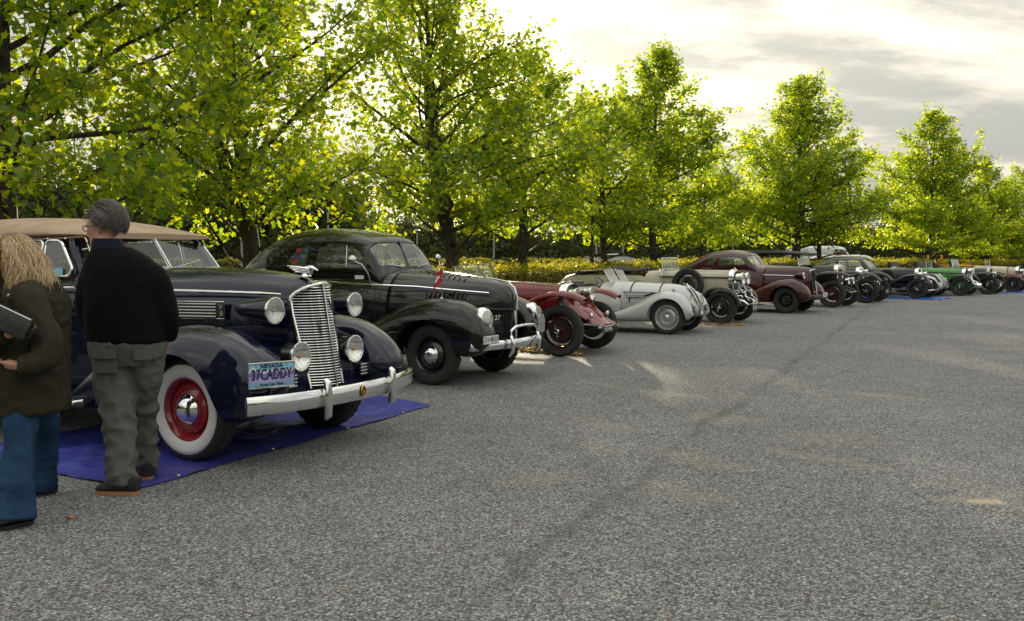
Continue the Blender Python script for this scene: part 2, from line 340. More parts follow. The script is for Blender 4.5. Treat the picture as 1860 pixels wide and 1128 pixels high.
# ------------------------------------------------------------------ leaves
STAR = []
for a_, r_ in ((90, 1.0), (68, 0.52), (40, 0.92), (14, 0.5), (-22, 0.66), (-62, 0.34), (-118, 0.34), (-158, 0.66), (166, 0.5), (140, 0.92), (112, 0.52)):
    STAR.append((r_ * math.cos(R(a_)), r_ * math.sin(R(a_)), -0.22 * abs(r_ * math.cos(R(a_))) - 0.10 * r_ * abs(math.sin(R(a_)))))
OVAL = [(0, 1.0, -0.12), (0.55, 0.15, 0.06), (0.0, -0.85, -0.08), (-0.55, 0.15, 0.06)]
OVAL6 = [(0, 1.0, -0.2), (0.5, 0.42, 0.0), (0.5, -0.3, 0.0), (0, -0.85, -0.1), (-0.5, -0.3, 0.0), (-0.5, 0.42, 0.0)]
def leaf_mesh(name, pos, nrm, size, shape):
    pos = np.asarray(pos, float); n = len(pos); S = np.asarray(shape, float); k = len(S)
    nrm = nrm / np.maximum(np.linalg.norm(nrm, axis=1, keepdims=True), 1e-6)
    rv = RNG.normal(size=(n, 3)); u = rv - nrm * np.sum(rv * nrm, axis=1, keepdims=True); u /= np.maximum(np.linalg.norm(u, axis=1, keepdims=True), 1e-6); v = np.cross(nrm, u)
    sz = size * (0.7 + 0.6 * RNG.random((n, 1, 1)))
    P = pos[:, None, :] + sz * (S[None, :, 0:1] * u[:, None, :] + S[None, :, 1:2] * v[:, None, :] + S[None, :, 2:3] * nrm[:, None, :])
    me = bpy.data.meshes.new(name); me.vertices.add(n * k); me.vertices.foreach_set('co', P.ravel().astype(np.float32))
    me.loops.add(n * k); me.loops.foreach_set('vertex_index', np.arange(n * k, dtype=np.int32))
    me.polygons.add(n); me.polygons.foreach_set('loop_start', np.arange(0, n * k, k, dtype=np.int32)); me.polygons.foreach_set('loop_total', np.full(n, k, dtype=np.int32))
    me.update(calc_edges=True); return me
LEAF = leafmat('maple_leaf', (0.032, 0.090, 0.016), (0.085, 0.175, 0.028), (0.26, 0.50, 0.008), (0.92, 0.90, 0.02), trans=0.56)
BARK = mat('bark', (0.055, 0.044, 0.033), rough=0.95, var=0.4, vscale=9, bump=1.0, bscale=26, dirt=(0.11, 0.115, 0.075, 0.6), dscale=4)
def grow_tree(seed, H, RAD, tr, cb, n_leaf, size, shape, lean=(0, 0), n1=40, fork=False, spread=0.6):
    """Trunk, limbs and twigs by recursion; leaves hang in clusters along the twigs. Returns (wood mesh, crown mesh)."""
    rg = np.random.default_rng(seed); mb = MB(); twigs = []
    def path(p, d, ln, n, up=0.0, wob=0.10):
        pts = [Vector(p)]; d = Vector(d).normalized()
        for i in range(n):
            d = (d + Vector(rg.normal(size=3)) * wob + Vector((0, 0, up))).normalized(); pts.append(pts[-1] + d * (ln / n))
        return pts
    trunk = path((0, 0, -0.05), (lean[0], lean[1], 1), H * 0.95, 14, 0.10, 0.045)
    rad = [tr * (1.35 if i == 0 else 1.0) * (1 - i / 14.0) ** 0.85 + 0.010 for i in range(15)]
    mb.tube(trunk, rad, 11)
    stems = [(trunk, rad, cb)]
    if fork:
        i0 = 3; d = Vector((0.35, -0.15, 1)); st = path(trunk[i0], d, H * 0.62, 10, 0.03, 0.05); rs = [rad[i0] * 0.72 * (1 - i / 10.0) ** 0.8 + 0.009 for i in range(11)]
        mb.tube(st, rs, 9); stems.append((st, rs, cb))
    def prof(t): return (math.sin(math.pi * min(1, max(0.0, t)) ** spread) ** 0.72) * (1 - 0.32 * t) + 0.05
    ga = rg.random() * 6.28
    for si, (st, rs, c0) in enumerate(stems):
        m1 = n1 if si == 0 else n1 // 2
        for b in range(m1):
            t = (b + rg.random() * 0.8) / m1; z = c0 * 0.80 + (H * 0.93 - c0 * 0.80) * t ** 0.92
            j = next((i for i in range(len(st) - 1) if st[i + 1].z > z), None)
            if j is None: continue
            f = (z - st[j].z) / max(1e-4, st[j + 1].z - st[j].z)
            if f < 0: continue
            p = st[j].lerp(st[j + 1], f); ga += 2.399 + rg.normal() * 0.35
            env = RAD * prof((z - c0 * 0.6) / (H - c0 * 0.6)) * (0.78 + 0.44 * rg.random())
            el = R(8 + 46 * t + rg.normal() * 8); d = Vector((math.cos(ga) * math.cos(el), math.sin(ga) * math.cos(el), math.sin(el)))
            br = path(p, d, env, 6, 0.06 * (1 - t), 0.12); r0 = min(rs[j] * 0.5, 0.012 + 0.011 * env)
            mb.tube(br, [r0 * (1 - i / 6.5) for i in range(7)], 5, cap=False)
            n2 = max(4, int(3 + env * 3.4))
            for s in range(n2):
                tt = 0.22 + 0.78 * (s + rg.random()) / n2; tt = min(tt, 0.999); q = tt * 6; i = int(q); p2 = br[i].lerp(br[min(i + 1, 6)], q - i)
                dd = (br[min(i + 1, 6)] - br[i]).normalized(); sd = Vector(rg.normal(size=3)); sd.z = sd.z * 0.55 + 0.12; d2 = (dd * 0.55 + sd.normalized()).normalized()
                ln = env * (0.20 + 0.22 * rg.random()) * (1.15 - 0.4 * tt) + 0.16
                tw = path(p2, d2, ln, 3, 0.02, 0.16); mb.tube(tw, [0.010, 0.007, 0.005, 0.003], 3, cap=False); twigs.append((tw, ln))
            twigs.append((br[4:], env * 0.4))
        twigs.append((st[-3:], 0.8))
    wts = np.array([l for _, l in twigs]); wts = wts / wts.sum(); cnt = rg.multinomial(n_leaf, wts); P = []; NN = []
    for (tw, l), c in zip(twigs, cnt):
        k = len(tw) - 1
        for _ in range(c):
            q = (0.15 + 0.85 * rg.random()) * k; i = min(int(q), k - 1); p = tw[i].lerp(tw[i + 1], q - i)
            P.append((p.x, p.y, p.z))
    P = np.array(P); P += rg.normal(size=P.shape) * np.array([0.115, 0.115, 0.10]); 
    out = P.copy(); out[:, 2] -= (cb + H) * 0.45; out /= np.maximum(np.linalg.norm(out, axis=1, keepdims=True), 1e-6)
    NN = rg.normal(size=P.shape) * 0.75 + np.array([0, 0, 0.75]) + out * 0.25
    low = P[:, 2] < 1.93 + 0.25 * np.sin(P[:, 0] * 2.3) * np.sin(P[:, 1] * 1.9 + 1); P = P[~low]; NN = NN[~low]
    return mb.mesh('trunk_and_limbs', 60, fix=False), leaf_mesh('crown', P, NN, size, shape)
TREES = [grow_tree(3, 8.4, 3.3, 0.17, 1.45, 18500, 0.074, STAR, n1=46, spread=0.56, fork=True),
         grow_tree(5, 7.9, 3.6, 0.15, 1.55, 18500, 0.074, STAR, n1=46, spread=0.58),
         grow_tree(8, 9.2, 3.75, 0.16, 1.5, 27500, 0.079, OVAL6, n1=58, spread=0.46),
         grow_tree(13, 9.4, 3.75, 0.21, 1.3, 28500, 0.079, OVAL6, n1=56, spread=0.46, fork=True),
         grow_tree(21, 6.4, 2.7, 0.13, 1.35, 12500, 0.076, STAR, n1=38, spread=0.56)]
for wm, cm_ in TREES: wm.materials.append(BARK); cm_.materials.append(LEAF)
def tree(v, x, y, rz, s, label, sz=None):
    t = thing('maple_tree', label, 'tree', (x, y, 0), R(rz), 'maples along the hedge', scale=(s, s, sz or s))
    link('trunk', TREES[v][0], t); link('crown', TREES[v][1], t); return t
tree(1, -6.47, 11.9, 150, 1.02, 'nearest maple at the left edge, thick bare trunk beside the tan soft top')
tree(0, -4.37, 16.0, 200, 0.98, 'leafy maple whose trunk rises between the navy convertible and the black coupe')
t3 = tree(0, -1.24, 22.1, 250, 1.04, 'tall maple with a knot hole in its trunk behind the black coupe')
tree(4, 0.27, 25.0, 40, 1.12, 'smaller maple with a thin trunk behind the open red car')
tree(4, 3.1, 30.6, 150, 1.05, 'low maple filling the gap behind the silver sports car')
tree(2, 5.3, 34.7, 10, 0.97, 'pointed maple standing alone behind the cream tourer')
tree(4, 8.05, 40.3, 260, 0.95, 'slim young maple just right of the pointed maple')
tree(3, 12.7, 42.5, 60, 1.05, 'broad maple with spreading low limbs behind the maroon coupe')
tree(4, 14.9, 45.2, 90, 1.05, 'short maple leaning beside the white van')
tree(2, 20.6, 46.9, 140, 0.95, 'pointed maple behind the black saloon and the green car')
tree(4, 22.6, 49.8, 200, 0.95, 'thin maple between the pointed maples near the right edge')
tree(2, 25.9, 50.5, 220, 0.72, 'sparse maple behind the dark tourer near the right edge')
tree(1, 28.6, 52.0, 300, 0.80, 'maple at the right edge with a forked trunk')

_rot = Matrix.Rotation(R(-250), 3, 'Z') @ Vector((0.05, -1, 0)); _vs = [v.co for v in TREES[0][0].vertices if abs(v.co.z - 1.66) < 0.35 and math.hypot(v.co.x, v.co.y) < 0.4]
_c = sum((Vector((v.x, v.y, 0)) for v in _vs), Vector()) / max(1, len(_vs)); _p = max(_vs, key=lambda v: (v.x - _c.x) * _rot.x + (v.y - _c.y) * _rot.y); _d = (_p.x - _c.x) * _rot.x + (_p.y - _c.y) * _rot.y
kn = MB(); kn.lathe([(0.001, -0.012), (0.028, -0.008), (0.036, 0.004), (0.046, 0.012), (0.060, 0.0)], 20, 'x'); kn.build('knot_hole', mat('knot_dark', (0.012, 0.010, 0.008), rough=1), t3, loc=(_c.x + _rot.x * (_d * 0.93), _c.y + _rot.y * (_d * 0.93), 1.66), rot=(0, 0, math.atan2(_rot.y, _rot.x)))

# ------------------------------------------------------------------ hedges and the wood behind
def along(pts, s):
    P = [Vector((*p, 0)) for p in pts]; 
    for a, b in zip(P[:-1], P[1:]):
        l = (b - a).length
        if s <= l: t = (b - a) / l; return a + t * s, t
        s -= l
    return P[-1], (P[-1] - P[-2]).normalized()
def plen(pts): return sum(math.dist(a, b) for a, b in zip(pts[:-1], pts[1:]))
HEDGE_TOP = leafmat('hedge_leaf', (0.06, 0.11, 0.015), (0.13, 0.17, 0.03), (0.50, 0.52, 0.03), (0.84, 0.68, 0.06), trans=0.58)
HEDGE_DRY = leafmat('hedge_dry_leaf', (0.13, 0.075, 0.03), (0.20, 0.13, 0.06), (0.34, 0.2, 0.05), (0.4, 0.3, 0.1), trans=0.35)
def hedge(pts, s0, s1, w, h, dens, size, label, name='hedge'):
    rg = np.random.default_rng(int(s0 * 10) + 5); n = int((s1 - s0) * dens); S = s0 + (s1 - s0) * rg.random(n); P = np.zeros((n, 3)); NN = np.zeros((n, 3))
    for i in range(n):
        c, t = along(pts, S[i]); side = Vector((-t.y, t.x, 0)); lump = 0.07 * math.sin(S[i] * 2.1) + 0.06 * math.sin(S[i] * 5.3 + 1) 
        r = rg.random()
        if r < 0.46: yy = (rg.random() * 2 - 1) * w / 2; zz = h + lump * 0.6 + abs(rg.normal()) * 0.05 - 0.02 + (0.12 * rg.random() ** 6); nn = Vector((rg.normal() * .6, rg.normal() * .6, 1))
        elif r < 0.86: yy = -w / 2 - lump * 0.5 + rg.normal() * 0.04; zz = h * rg.random() ** 0.8; nn = -side + Vector(rg.normal(size=3)) * 0.6
        else: yy = w / 2 + rg.normal() * 0.04; zz = h * rg.random(); nn = side + Vector(rg.normal(size=3)) * 0.6
        p = c + side * yy; P[i] = (p.x, p.y, zz); NN[i] = nn
    dry = (rg.random(n) < 0.20 + 0.25 * (np.sin(S * 0.9) > 0.3)) & (P[:, 2] < h * 0.93)
    o = thing(name, label, 'hedge', tuple(along(pts, s0)[0])); base = Vector(o.location)
    sub = np.array(base)
    a = leaf_mesh('foliage', (P - sub)[~dry], NN[~dry], size, OVAL); link('foliage', a, o, m=HEDGE_TOP)
    b = leaf_mesh('dry_foliage', (P - sub)[dry], NN[dry], size, OVAL); link('dry_foliage', b, o, m=HEDGE_DRY)
    core = MB(); k = max(2, int((s1 - s0) / 1.5)); rings = []
    for i in range(k + 1):
        c, t = along(pts, s0 + (s1 - s0) * i / k); side = Vector((-t.y, t.x, 0)); c = c - base
        rings.append([c + side * (w * 0.40), c + side * (w * 0.40) + Vector((0, 0, h * 0.90)), c - side * (w * 0.40) + Vector((0, 0, h * 0.90)), c - side * (w * 0.40)])
    core.rings(rings); core.build('twig_core', mat('hedge_twigs', (0.045, 0.032, 0.018), rough=1, var=0.4, vscale=12, bump=1, bscale=30), o, smooth=0)
    return o
hedge(HEDGE, 4.0, plen(HEDGE) - 1, 1.25, 1.12, 1150, 0.050, 'clipped beech hedge with sunlit yellow top running behind the parked cars')
H2 = [(-26, 44.5), (-8, 48.5), (6, 51.0), (14, 53.0), (24, 56)]
hedge(H2, 0, plen(H2), 1.2, 1.18, 420, 0.075, 'second flat topped hedge farther back beyond the first hedge')
WOODLEAF = leafmat('wood_leaf', (0.040, 0.062, 0.018), (0.090, 0.110, 0.035), (0.14, 0.20, 0.02), (0.32, 0.34, 0.05), trans=0.3)
def woodland(name, pts, n, hmin, hmax, depth, size, seed):
    rg = np.random.default_rng(seed); Lw = plen(pts); nb = int(Lw / 1.6); P = []; NN = []; tr = MB(); hull = MB()
    for i in range(nb):
        c, t = along(pts, Lw * (i + rg.random()) / nb); side = Vector((-t.y, t.x, 0)); c = c + side * (rg.random() * depth)
        hh = hmin + (hmax - hmin) * rg.random(); rr = 1.2 + 1.3 * rg.random(); m = n // nb
        d = rg.normal(size=(m, 3)); d /= np.linalg.norm(d, axis=1, keepdims=True); rad = (0.55 + 0.5 * rg.random((m, 1)) ** 0.5)
        p = d * rad * np.array([rr, rr, hh * 0.55]) + np.array([c.x, c.y, hh * 0.5]); p[:, 2] = np.abs(p[:, 2]); P.append(p); NN.append(d + rg.normal(size=(m, 3)) * 0.6)
        if rg.random() < 0.6: tr.tube([(c.x, c.y - 0.4, 0), (c.x + rg.normal() * .3, c.y - 0.4, hh * 0.5), (c.x + rg.normal() * .5, c.y, hh * .9)], [0.10, 0.07, 0.03], 5)
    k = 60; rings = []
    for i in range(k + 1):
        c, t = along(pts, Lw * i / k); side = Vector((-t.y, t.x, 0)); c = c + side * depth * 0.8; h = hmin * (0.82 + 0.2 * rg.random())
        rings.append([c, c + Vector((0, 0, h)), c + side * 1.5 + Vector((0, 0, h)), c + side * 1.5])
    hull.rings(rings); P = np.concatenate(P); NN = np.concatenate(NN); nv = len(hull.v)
    o = link(name, leaf_mesh(name, P, NN, size, OVAL), m=WOODLEAF, kind='stuff')
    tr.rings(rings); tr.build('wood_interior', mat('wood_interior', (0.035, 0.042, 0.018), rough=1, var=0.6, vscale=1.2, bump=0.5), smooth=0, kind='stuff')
    return o
woodland('woodland', [(-10, 59), (12, 65), (45, 74), (95, 92)], 62000, 3.6, 5.4, 5.0, 0.17, 41)
woodland('woodland', [(-42, 14), (-30, 34), (-20, 47), (-7, 57)], 42000, 6.0, 8.5, 5.0, 0.17, 47)
woodland('woodland', [(60, -20), (28, -34), (-5, -38), (-45, -20), (-48, 18)], 24000, 6.0, 11.0, 5.0, 0.45, 43)

# ------------------------------------------------------------------ car kit (local axes: x forward, y left, z up; origin under the front axle)
CHROME = mat('chrome', (0.80, 0.81, 0.82), rough=0.07, metal=1.0, var=0.05, vscale=4, rvar=0.04)
STEEL = mat('dull_steel', (0.55, 0.55, 0.54), rough=0.28, metal=1.0, var=0.1, vscale=9)
RUBBER = mat('tyre_rubber', (0.022, 0.022, 0.022), rough=0.78, var=0.25, vscale=8, bump=0.15, bscale=120, dirt=(0.075, 0.07, 0.06, 0.35), dscale=7)
BLACKMETAL = mat('black_enamel', (0.012, 0.012, 0.013), rough=0.35, coat=0.6, var=0.2, vscale=8)
UNDER = mat('dark_underside', (0.010, 0.010, 0.010), rough=0.9, var=0.3, vscale=5)
CAVITY = mat('dark_interior', (0.03, 0.024, 0.02), rough=0.85, var=0.4, vscale=6)
LEATHER_BROWN = mat('brown_leather', (0.10, 0.035, 0.018), rough=0.5, var=0.25, vscale=9, bump=0.2)
GLASS = glass('window_glass', refl=0.07); LENS = glass('lens_glass', (0.96, 0.97, 0.97), 0.10, 0.06); CLEAR = glass('windscreen_glass', (0.93, 0.96, 0.95), 0.035, 0.012)
REFLECTOR = mat('lamp_reflector', (0.92, 0.92, 0.90), rough=0.16, metal=1.0, var=0.06, vscale=30, bump=0.05, bscale=30)
BULB_W = mat('lamp_bulb', (0.9, 0.9, 0.85), rough=0.2); BULB_O = mat('amber_bulb', (0.75, 0.28, 0.05), rough=0.3)
WHITE = mat('white_paint', (0.78, 0.78, 0.76), rough=0.5, var=0.06); BLACKP = mat('black_plate', (0.012, 0.012, 0.012), rough=0.4)
FABRIC_BLACK = mat('black_canvas', (0.022, 0.022, 0.022), rough=0.9, var=0.25, vscale=14, bump=0.4, bscale=90)
REDLAMP = mat('red_lamp', (0.55, 0.05, 0.03), rough=0.15, coat=1); ORANGELAMP = mat('orange_lamp', (0.75, 0.18, 0.03), rough=0.15, coat=1)
_cache = {}
def shared(key, fn):
    if key not in _cache: _cache[key] = fn()
    return _cache[key]
def tyre_mesh(r, w, rim, tread):
    hw = w / 2; prof = [(rim - 0.004, -hw * 0.72), (rim + 0.01, -hw * 0.86), (rim + (r - rim) * 0.45, -hw * 1.02), (r - (r - rim) * 0.22, -hw * 0.98), (r - 0.016, -hw * 0.86)]
    tp = [(r - 0.004, -hw * 0.74), (r, -hw * 0.46), (r - 0.007, -hw * 0.42), (r - 0.007, -hw * 0.36), (r + 0.001, -hw * 0.32), (r + 0.002, 0)]
    half = prof + tp; full = half + [(a, -b) for a, b in reversed(half[:-1])]; n = 96; k = len(full); sh = {4, 5, 6, k - 5, k - 6, k - 7}
    def mod(i, j, rr, h):
        if tread and i in sh and (j % 3 == 0): rr -= 0.009
        if tread > 1 and 8 <= i <= k - 9 and (j % 3 == 1): rr -= 0.007
        return rr, h
    return MB().lathe(full, n, 'y', mod=mod).mesh('tyre', 32)
def wheel(par, x, y, r, w, style='disc', rimf=0.62, wc=None, cap=None, side=-1, steer=0.0, z=None, name='wheel', tilt=None, nsp=44, spoke_mat=None, tread=1, capr=0.14):
    """side -1: outer face looks to -y. style: disc | wire | slot."""
    rim = r * rimf; z = r if z is None else z; wc = wc or BLACKMETAL; spoke_mat = spoke_mat or wc
    def drum():
        hw = w * 0.36; mb = MB(); mb.lathe([(rim + 0.012, -hw), (rim + 0.012, -hw - 0.01), (rim - 0.004, -hw - 0.008), (rim - 0.02, -hw + 0.012), (rim - 0.03, -hw + 0.03), (rim - 0.034, hw), (rim + 0.01, hw)], 64); return mb
    def make():
        mb = drum(); hw = w * 0.36
        if style == 'disc':
            mb.lathe([(rim - 0.028, -hw + 0.03), (rim * 0.80, -hw + 0.055), (rim * 0.74, -hw + 0.030), (rim * 0.56, -hw + 0.006), (rim * 0.42, -hw + 0.012), (rim * 0.36, -hw + 0.03), (0.001, -hw + 0.03)], 64)
        elif style == 'slot':
            mb.lathe([(rim - 0.028, -hw + 0.04), (rim * 0.72, -hw + 0.075), (rim * 0.66, -hw + 0.045), (rim * 0.45, -hw + 0.03), (rim * 0.30, -hw + 0.04), (rim * 0.26, -hw + 0.01), (0.001, -hw + 0.005)], 64)
            for k in range(8):
                a = 2 * math.pi * k / 8; mb.lathe([(0.02, 0), (0.014, -0.006), (0.001, -0.006)], 8, 'y', (rim * 0.56 * math.cos(a), -hw + 0.034, rim * 0.56 * math.sin(a)))
        else:
            mb.lathe([(0.065, hw * 0.7), (0.062, -hw * 0.2), (0.045, -hw - 0.015), (0.034, -hw - 0.035), (0.001, -hw - 0.035)], 24)
            mb.lathe([(rim * 0.62, hw * 0.62), (rim * 0.62, hw * 0.2), (rim * 0.5, hw * 0.1), (0.06, hw * 0.1)], 32)
        return mb.mesh('wheel_rim', 35)
    key = (style, round(r, 3), round(w, 3), rimf); rot = (0, 0, math.pi if side > 0 else 0) if tilt is None else tilt
    wh = link(name, shared(('rim', key, wc.name), make), par, (x, y, z), (rot[0], rot[1], rot[2] + steer), m=wc)
    if tilt is None: wh.rotation_euler[1] = random.random() * 3
    link('tyre', shared(('tyre', key, tread), lambda: tyre_mesh(r, w, rim, tread)), wh, m=RUBBER)
    if style == 'wire':
        def sp():
            mb = MB(); hw = w * 0.36
            for k in range(nsp):
                a = 2 * math.pi * k / nsp; s = 1 if k % 2 else -1; out = (k // 2) % 2
                b = a + s * 0.42; y0 = -hw * 0.75 if out else hw * 0.5; y1 = -hw * 0.05 if out else hw * 0.2; r0 = 0.044 if out else 0.062
                mb.tube([(r0 * math.cos(b), y0, r0 * math.sin(b)), ((rim - 0.026) * math.cos(a), y1, (rim - 0.026) * math.sin(a))], 0.0042, 4, cap=False)
            return mb.mesh('spokes', 60)
        link('spokes', shared(('spokes', key, nsp, spoke_mat.name), sp), wh, m=spoke_mat)
        def knock():
            mb = MB(); hw = w * 0.36; mb.lathe([(0.040, -hw - 0.03), (0.042, -hw - 0.045), (0.030, -hw - 0.062), (0.001, -hw - 0.066)], 20)
            for s in (-1, 1): mb.box((s * 0.055, -hw - 0.05, 0), (0.075, 0.014, 0.026), bev=0.005)
            return mb.mesh('wheel_nut', 35)
        link('wheel_nut', shared(('nut', key), knock), wh, m=cap or CHROME)
    elif cap:
        def hc():
            hw = w * 0.36; c = capr; return MB().lathe([(c, -hw + 0.012), (c * 1.0, -hw - 0.004), (c * 0.93, -hw - 0.012), (c * 0.86, -hw - 0.022), (c * 0.7, -hw - 0.044), (c * 0.42, -hw - 0.060), (c * 0.18, -hw - 0.066), (0.001, -hw - 0.066)], 48).mesh('hubcap', 40)
        link('hubcap', shared(('cap', key, capr), hc), wh, m=cap)
    return wh
def headlamp(par, p, r, shell, depth=0.2, yaw=0.0, pitch=0.0, bulb=None, ribs=True, name='headlamp', rimw=0.10, taper=0.5, dome=0.16):
    """Lamp pointing +x. part: shell; sub-parts: rim, reflector, lens, bulb."""
    kd = (round(r, 3), round(depth, 3), rimw, taper, dome)
    def sh(): return MB().lathe([(0.001, -depth), (r * 0.25 * taper, -depth * 0.97), (r * 0.62 * taper + r * 0.1, -depth * 0.78), (r * 0.86, -depth * 0.42), (r * 0.97, -depth * 0.14), (r * 0.985, 0.0), (r * 0.9, 0.001)], 40, 'x').mesh('lamp_shell', 50)
    o = link(name, shared(('ls', kd), sh), par, p, (0, pitch, yaw), m=shell)
    link('lamp_rim', shared(('lr', kd), lambda: MB().lathe([(r * 0.985, -0.012), (r * 1.03, -0.004), (r * 1.02, r * rimw * 0.8), (r * (1 - rimw * 0.5), r * rimw), (r * (1 - rimw), r * rimw * 0.5), (r * (1 - rimw), -0.004)], 40, 'x').mesh('lamp_rim', 50)), o, m=CHROME)
    link('reflector', shared(('lf', kd), lambda: MB().lathe([(r * (1 - rimw), 0.0), (r * 0.72, -r * 0.22), (r * 0.4, -r * 0.42), (0.001, -r * 0.5)], 32, 'x').mesh('reflector', 60)), o, m=REFLECTOR)
    rl = r * (1 - rimw * 0.8)
    def ln():
        mb = MB(); k = 9; pr = [(rl * math.cos(i / k * math.pi / 2) if i < k else 0.001, 0.006 + r * dome * math.sin(i / k * math.pi / 2)) for i in range(k + 1)]
        return mb.lathe(pr, 40, 'x').mesh('lens', 60)
    l = link('lens', shared(('ll', kd), ln), o, m=LENS_RIB if ribs else LENS)
    link('bulb', shared(('lb', kd), lambda: MB().lathe([(0.001, r * 0.06), (r * 0.13, 0.0), (r * 0.15, -r * 0.12), (r * 0.08, -r * 0.3), (0.001, -r * 0.44)], 14, 'x').mesh('bulb', 60)), o, m=bulb or BULB_W)
    return o
def ribbed_lens():
    m = glass('ribbed_lens', (0.80, 0.82, 0.80), 0.14, 0.10); nt = m.node_tree; N = nt.nodes.new; L = nt.links.new
    tc = N('ShaderNodeTexCoord'); w = N('ShaderNodeTexWave'); w.bands_direction = 'Y'; w.inputs['Scale'].default_value = 20; L(tc.outputs['Object'], w.inputs['Vector'])
    bp = N('ShaderNodeBump'); bp.inputs['Strength'].default_value = 0.7; bp.inputs['Distance'].default_value = 0.01; L(w.outputs[0], bp.inputs['Height'])
    for n in nt.nodes:
        if n.type in ('BSDF_GLOSSY', 'BSDF_DIFFUSE'): L(bp.outputs[0], n.inputs['Normal'])
    return m
LENS_RIB = ribbed_lens()
def plate(par, p, w, h, text, bg, fg, yaw=0.0, pitch=0.0, size=None, name='number_plate', border=None, spacing=1.0, tm=None):
    """Flat plate facing +x; the lettering is a sub-part."""
    o = MB().box((0, 0, 0), (0.008, w, h), bev=0.003).build(name, bg, par, loc=p, rot=(0, pitch, yaw))
    if border:
        MB().tube([(0.004, -w / 2, -h / 2), (0.004, w / 2, -h / 2), (0.004, w / 2, h / 2), (0.004, -w / 2, h / 2)], border[1], 6, closed=True).build('plate_frame', border[0], o)
    if text:
        me = text_mesh(text, size or h * 0.85, 0.0012, spacing, bold=0.0); xs = [v.co.x for v in me.vertices]
        sx = min(1.0, w * 0.90 / max(1e-3, max(xs) - min(xs)))
        link('lettering', me, o, (0.0055, 0, 0), (R(90), 0, R(90)), m=fg, scale=(sx, 1, 1))
    return o
def decal(par, text, size, p, rot, m, name='lettering', spacing=1.0, shear=0.0):
    return link(name, text_mesh(text, size, 0.0008, spacing, shear=shear), par, p, rot, m=m)
def arc_wing(par, path, yc, w, th, m, name='front_wing', crown=0.05, skirt=0.0, edge=None, flare=None):
    """A mudguard swept along an xz path; cross-section is a shallow crowned arch with turned-down edges."""
    P = [Vector((a, 0, b)) for a, b in path]; n = len(P); X = np.linspace(0, n - 1, n); q = np.linspace(0, n - 1, n * 6)
    xs = pchip(X, [p.x for p in P], q); zs = pchip(X, [p.z for p in P], q); mb = MB(); rings = []; k = 9
    for i in range(len(q)):
        a = max(0, i - 1); b = min(len(q) - 1, i + 1); t = Vector((xs[b] - xs[a], 0, zs[b] - zs[a])).normalized(); nr = Vector((-t.z, 0, t.x))
        if nr.z < 0 and abs(t.x) > 0.5: nr = -nr
        c = Vector((xs[i], yc, zs[i])); ww = w * (flare(i / (len(q) - 1)) if flare else 1.0); top = []; bot = []
        for j in range(k):
            u = -1 + 2 * j / (k - 1); off = crown * (1 - abs(u) ** 2.2) - skirt * max(0, abs(u) - 0.75) * 4
            top.append(c + Vector((0, u * ww / 2, 0)) + nr * off); bot.append(c + Vector((0, u * ww / 2 * 0.985, 0)) + nr * (off - th))
        rings.append(top + bot[::-1])
    mb.rings(rings); return mb.build(name, m, par, smooth=50)
def pane(par, poly, th, m=None, frame=None, fr=0.008, name='window_glass', fname='window_frame', n=6):
    P = [Vector(p) for p in poly]; nn = (P[1] - P[0]).cross(P[2] - P[0]).normalized() * th
    o = MB().prism(P, nn).build(name, m or GLASS, par, smooth=0)
    if frame: MB().tube(poly, fr, n, closed=True).build(fname, frame, par)
    return o
def rounded(poly, r=0.05, k=4):
    """Round the corners of a 2-D polygon."""
    out = []; n = len(poly)
    for i in range(n):
        a, b, c = Vector(poly[i - 1]), Vector(poly[i]), Vector(poly[(i + 1) % n]); d1 = (a - b); d2 = (c - b); rr = min(r, d1.length * .45, d2.length * .45)
        p, q = b + d1.normalized() * rr, b + d2.normalized() * rr
        for j in range(k + 1): t = j / k; s = p.lerp(b, t).lerp(b.lerp(q, t), t); out.append((s.x, s.y))
    return out
def cut_prism_y(poly, y0, y1): return MB().prism([(x, y0, z) for x, z in poly], (0, y1 - y0, 0)).mesh('cut', 0)
def cut_prism_x(poly, x0, x1): return MB().prism([(x0, y, z) for y, z in poly], (x1 - x0, 0, 0)).mesh('cut', 0)
def cyl_y(x, z, r, y0, y1, n=48): return MB().lathe([(r, y0), (r, y1)], n, 'y', (x, 0, z), cap=True).mesh('cut', 0)
def fender(par, keys, wx, wz, wr, m, sgn, yin, yout, name='front_fender', extra=None, nx=64, nr=44):
    """Pontoon fender: solid loft with the wheel well bored out. keys use |y|; sgn -1 for the near side."""
    me = loft([(k[0], k[1], k[2], k[3], k[4], k[5], k[6] * sgn) for k in keys], nx, nr).mesh('fender', 40)
    a, b = sorted((yin * sgn, yout * sgn)); cuts = [cyl_y(wx, wz, wr, a, b)] + (extra or [])
    return link(name, boolean(me, cuts, smooth=35), par, m=m)
def seat(par, x, y, z, w, m, h=0.55, name='seat'):
    mb = MB(); mb.box((x, y, z), (0.5, w, 0.22), bev=0.06); mb.box((x - 0.28, y, z + h / 2), (0.16, w, h), rot=(0, -0.2, 0), bev=0.06); return mb.build(name, m, par)
def steering(par, x, y, z, r=0.21, tilt=0.9):
    mb = MB(); mb.tube([(r * math.cos(2 * math.pi * i / 28), r * math.sin(2 * math.pi * i / 28), 0) for i in range(28)], 0.011, 6, closed=True)
    for a in (0, 2.1, 4.2): mb.tube([(0, 0, 0), (r * math.cos(a), r * math.sin(a), 0)], 0.007, 5)
    mb.tube([(0, 0, 0), (0, 0, -0.35)], 0.014, 6); return mb.build('steering_wheel', BLACKMETAL, par, loc=(x, y, z), rot=(0, tilt, 0))
def placed(o, deg): return dict(loc=(o[0], o[1], 0), rz=R(-deg))
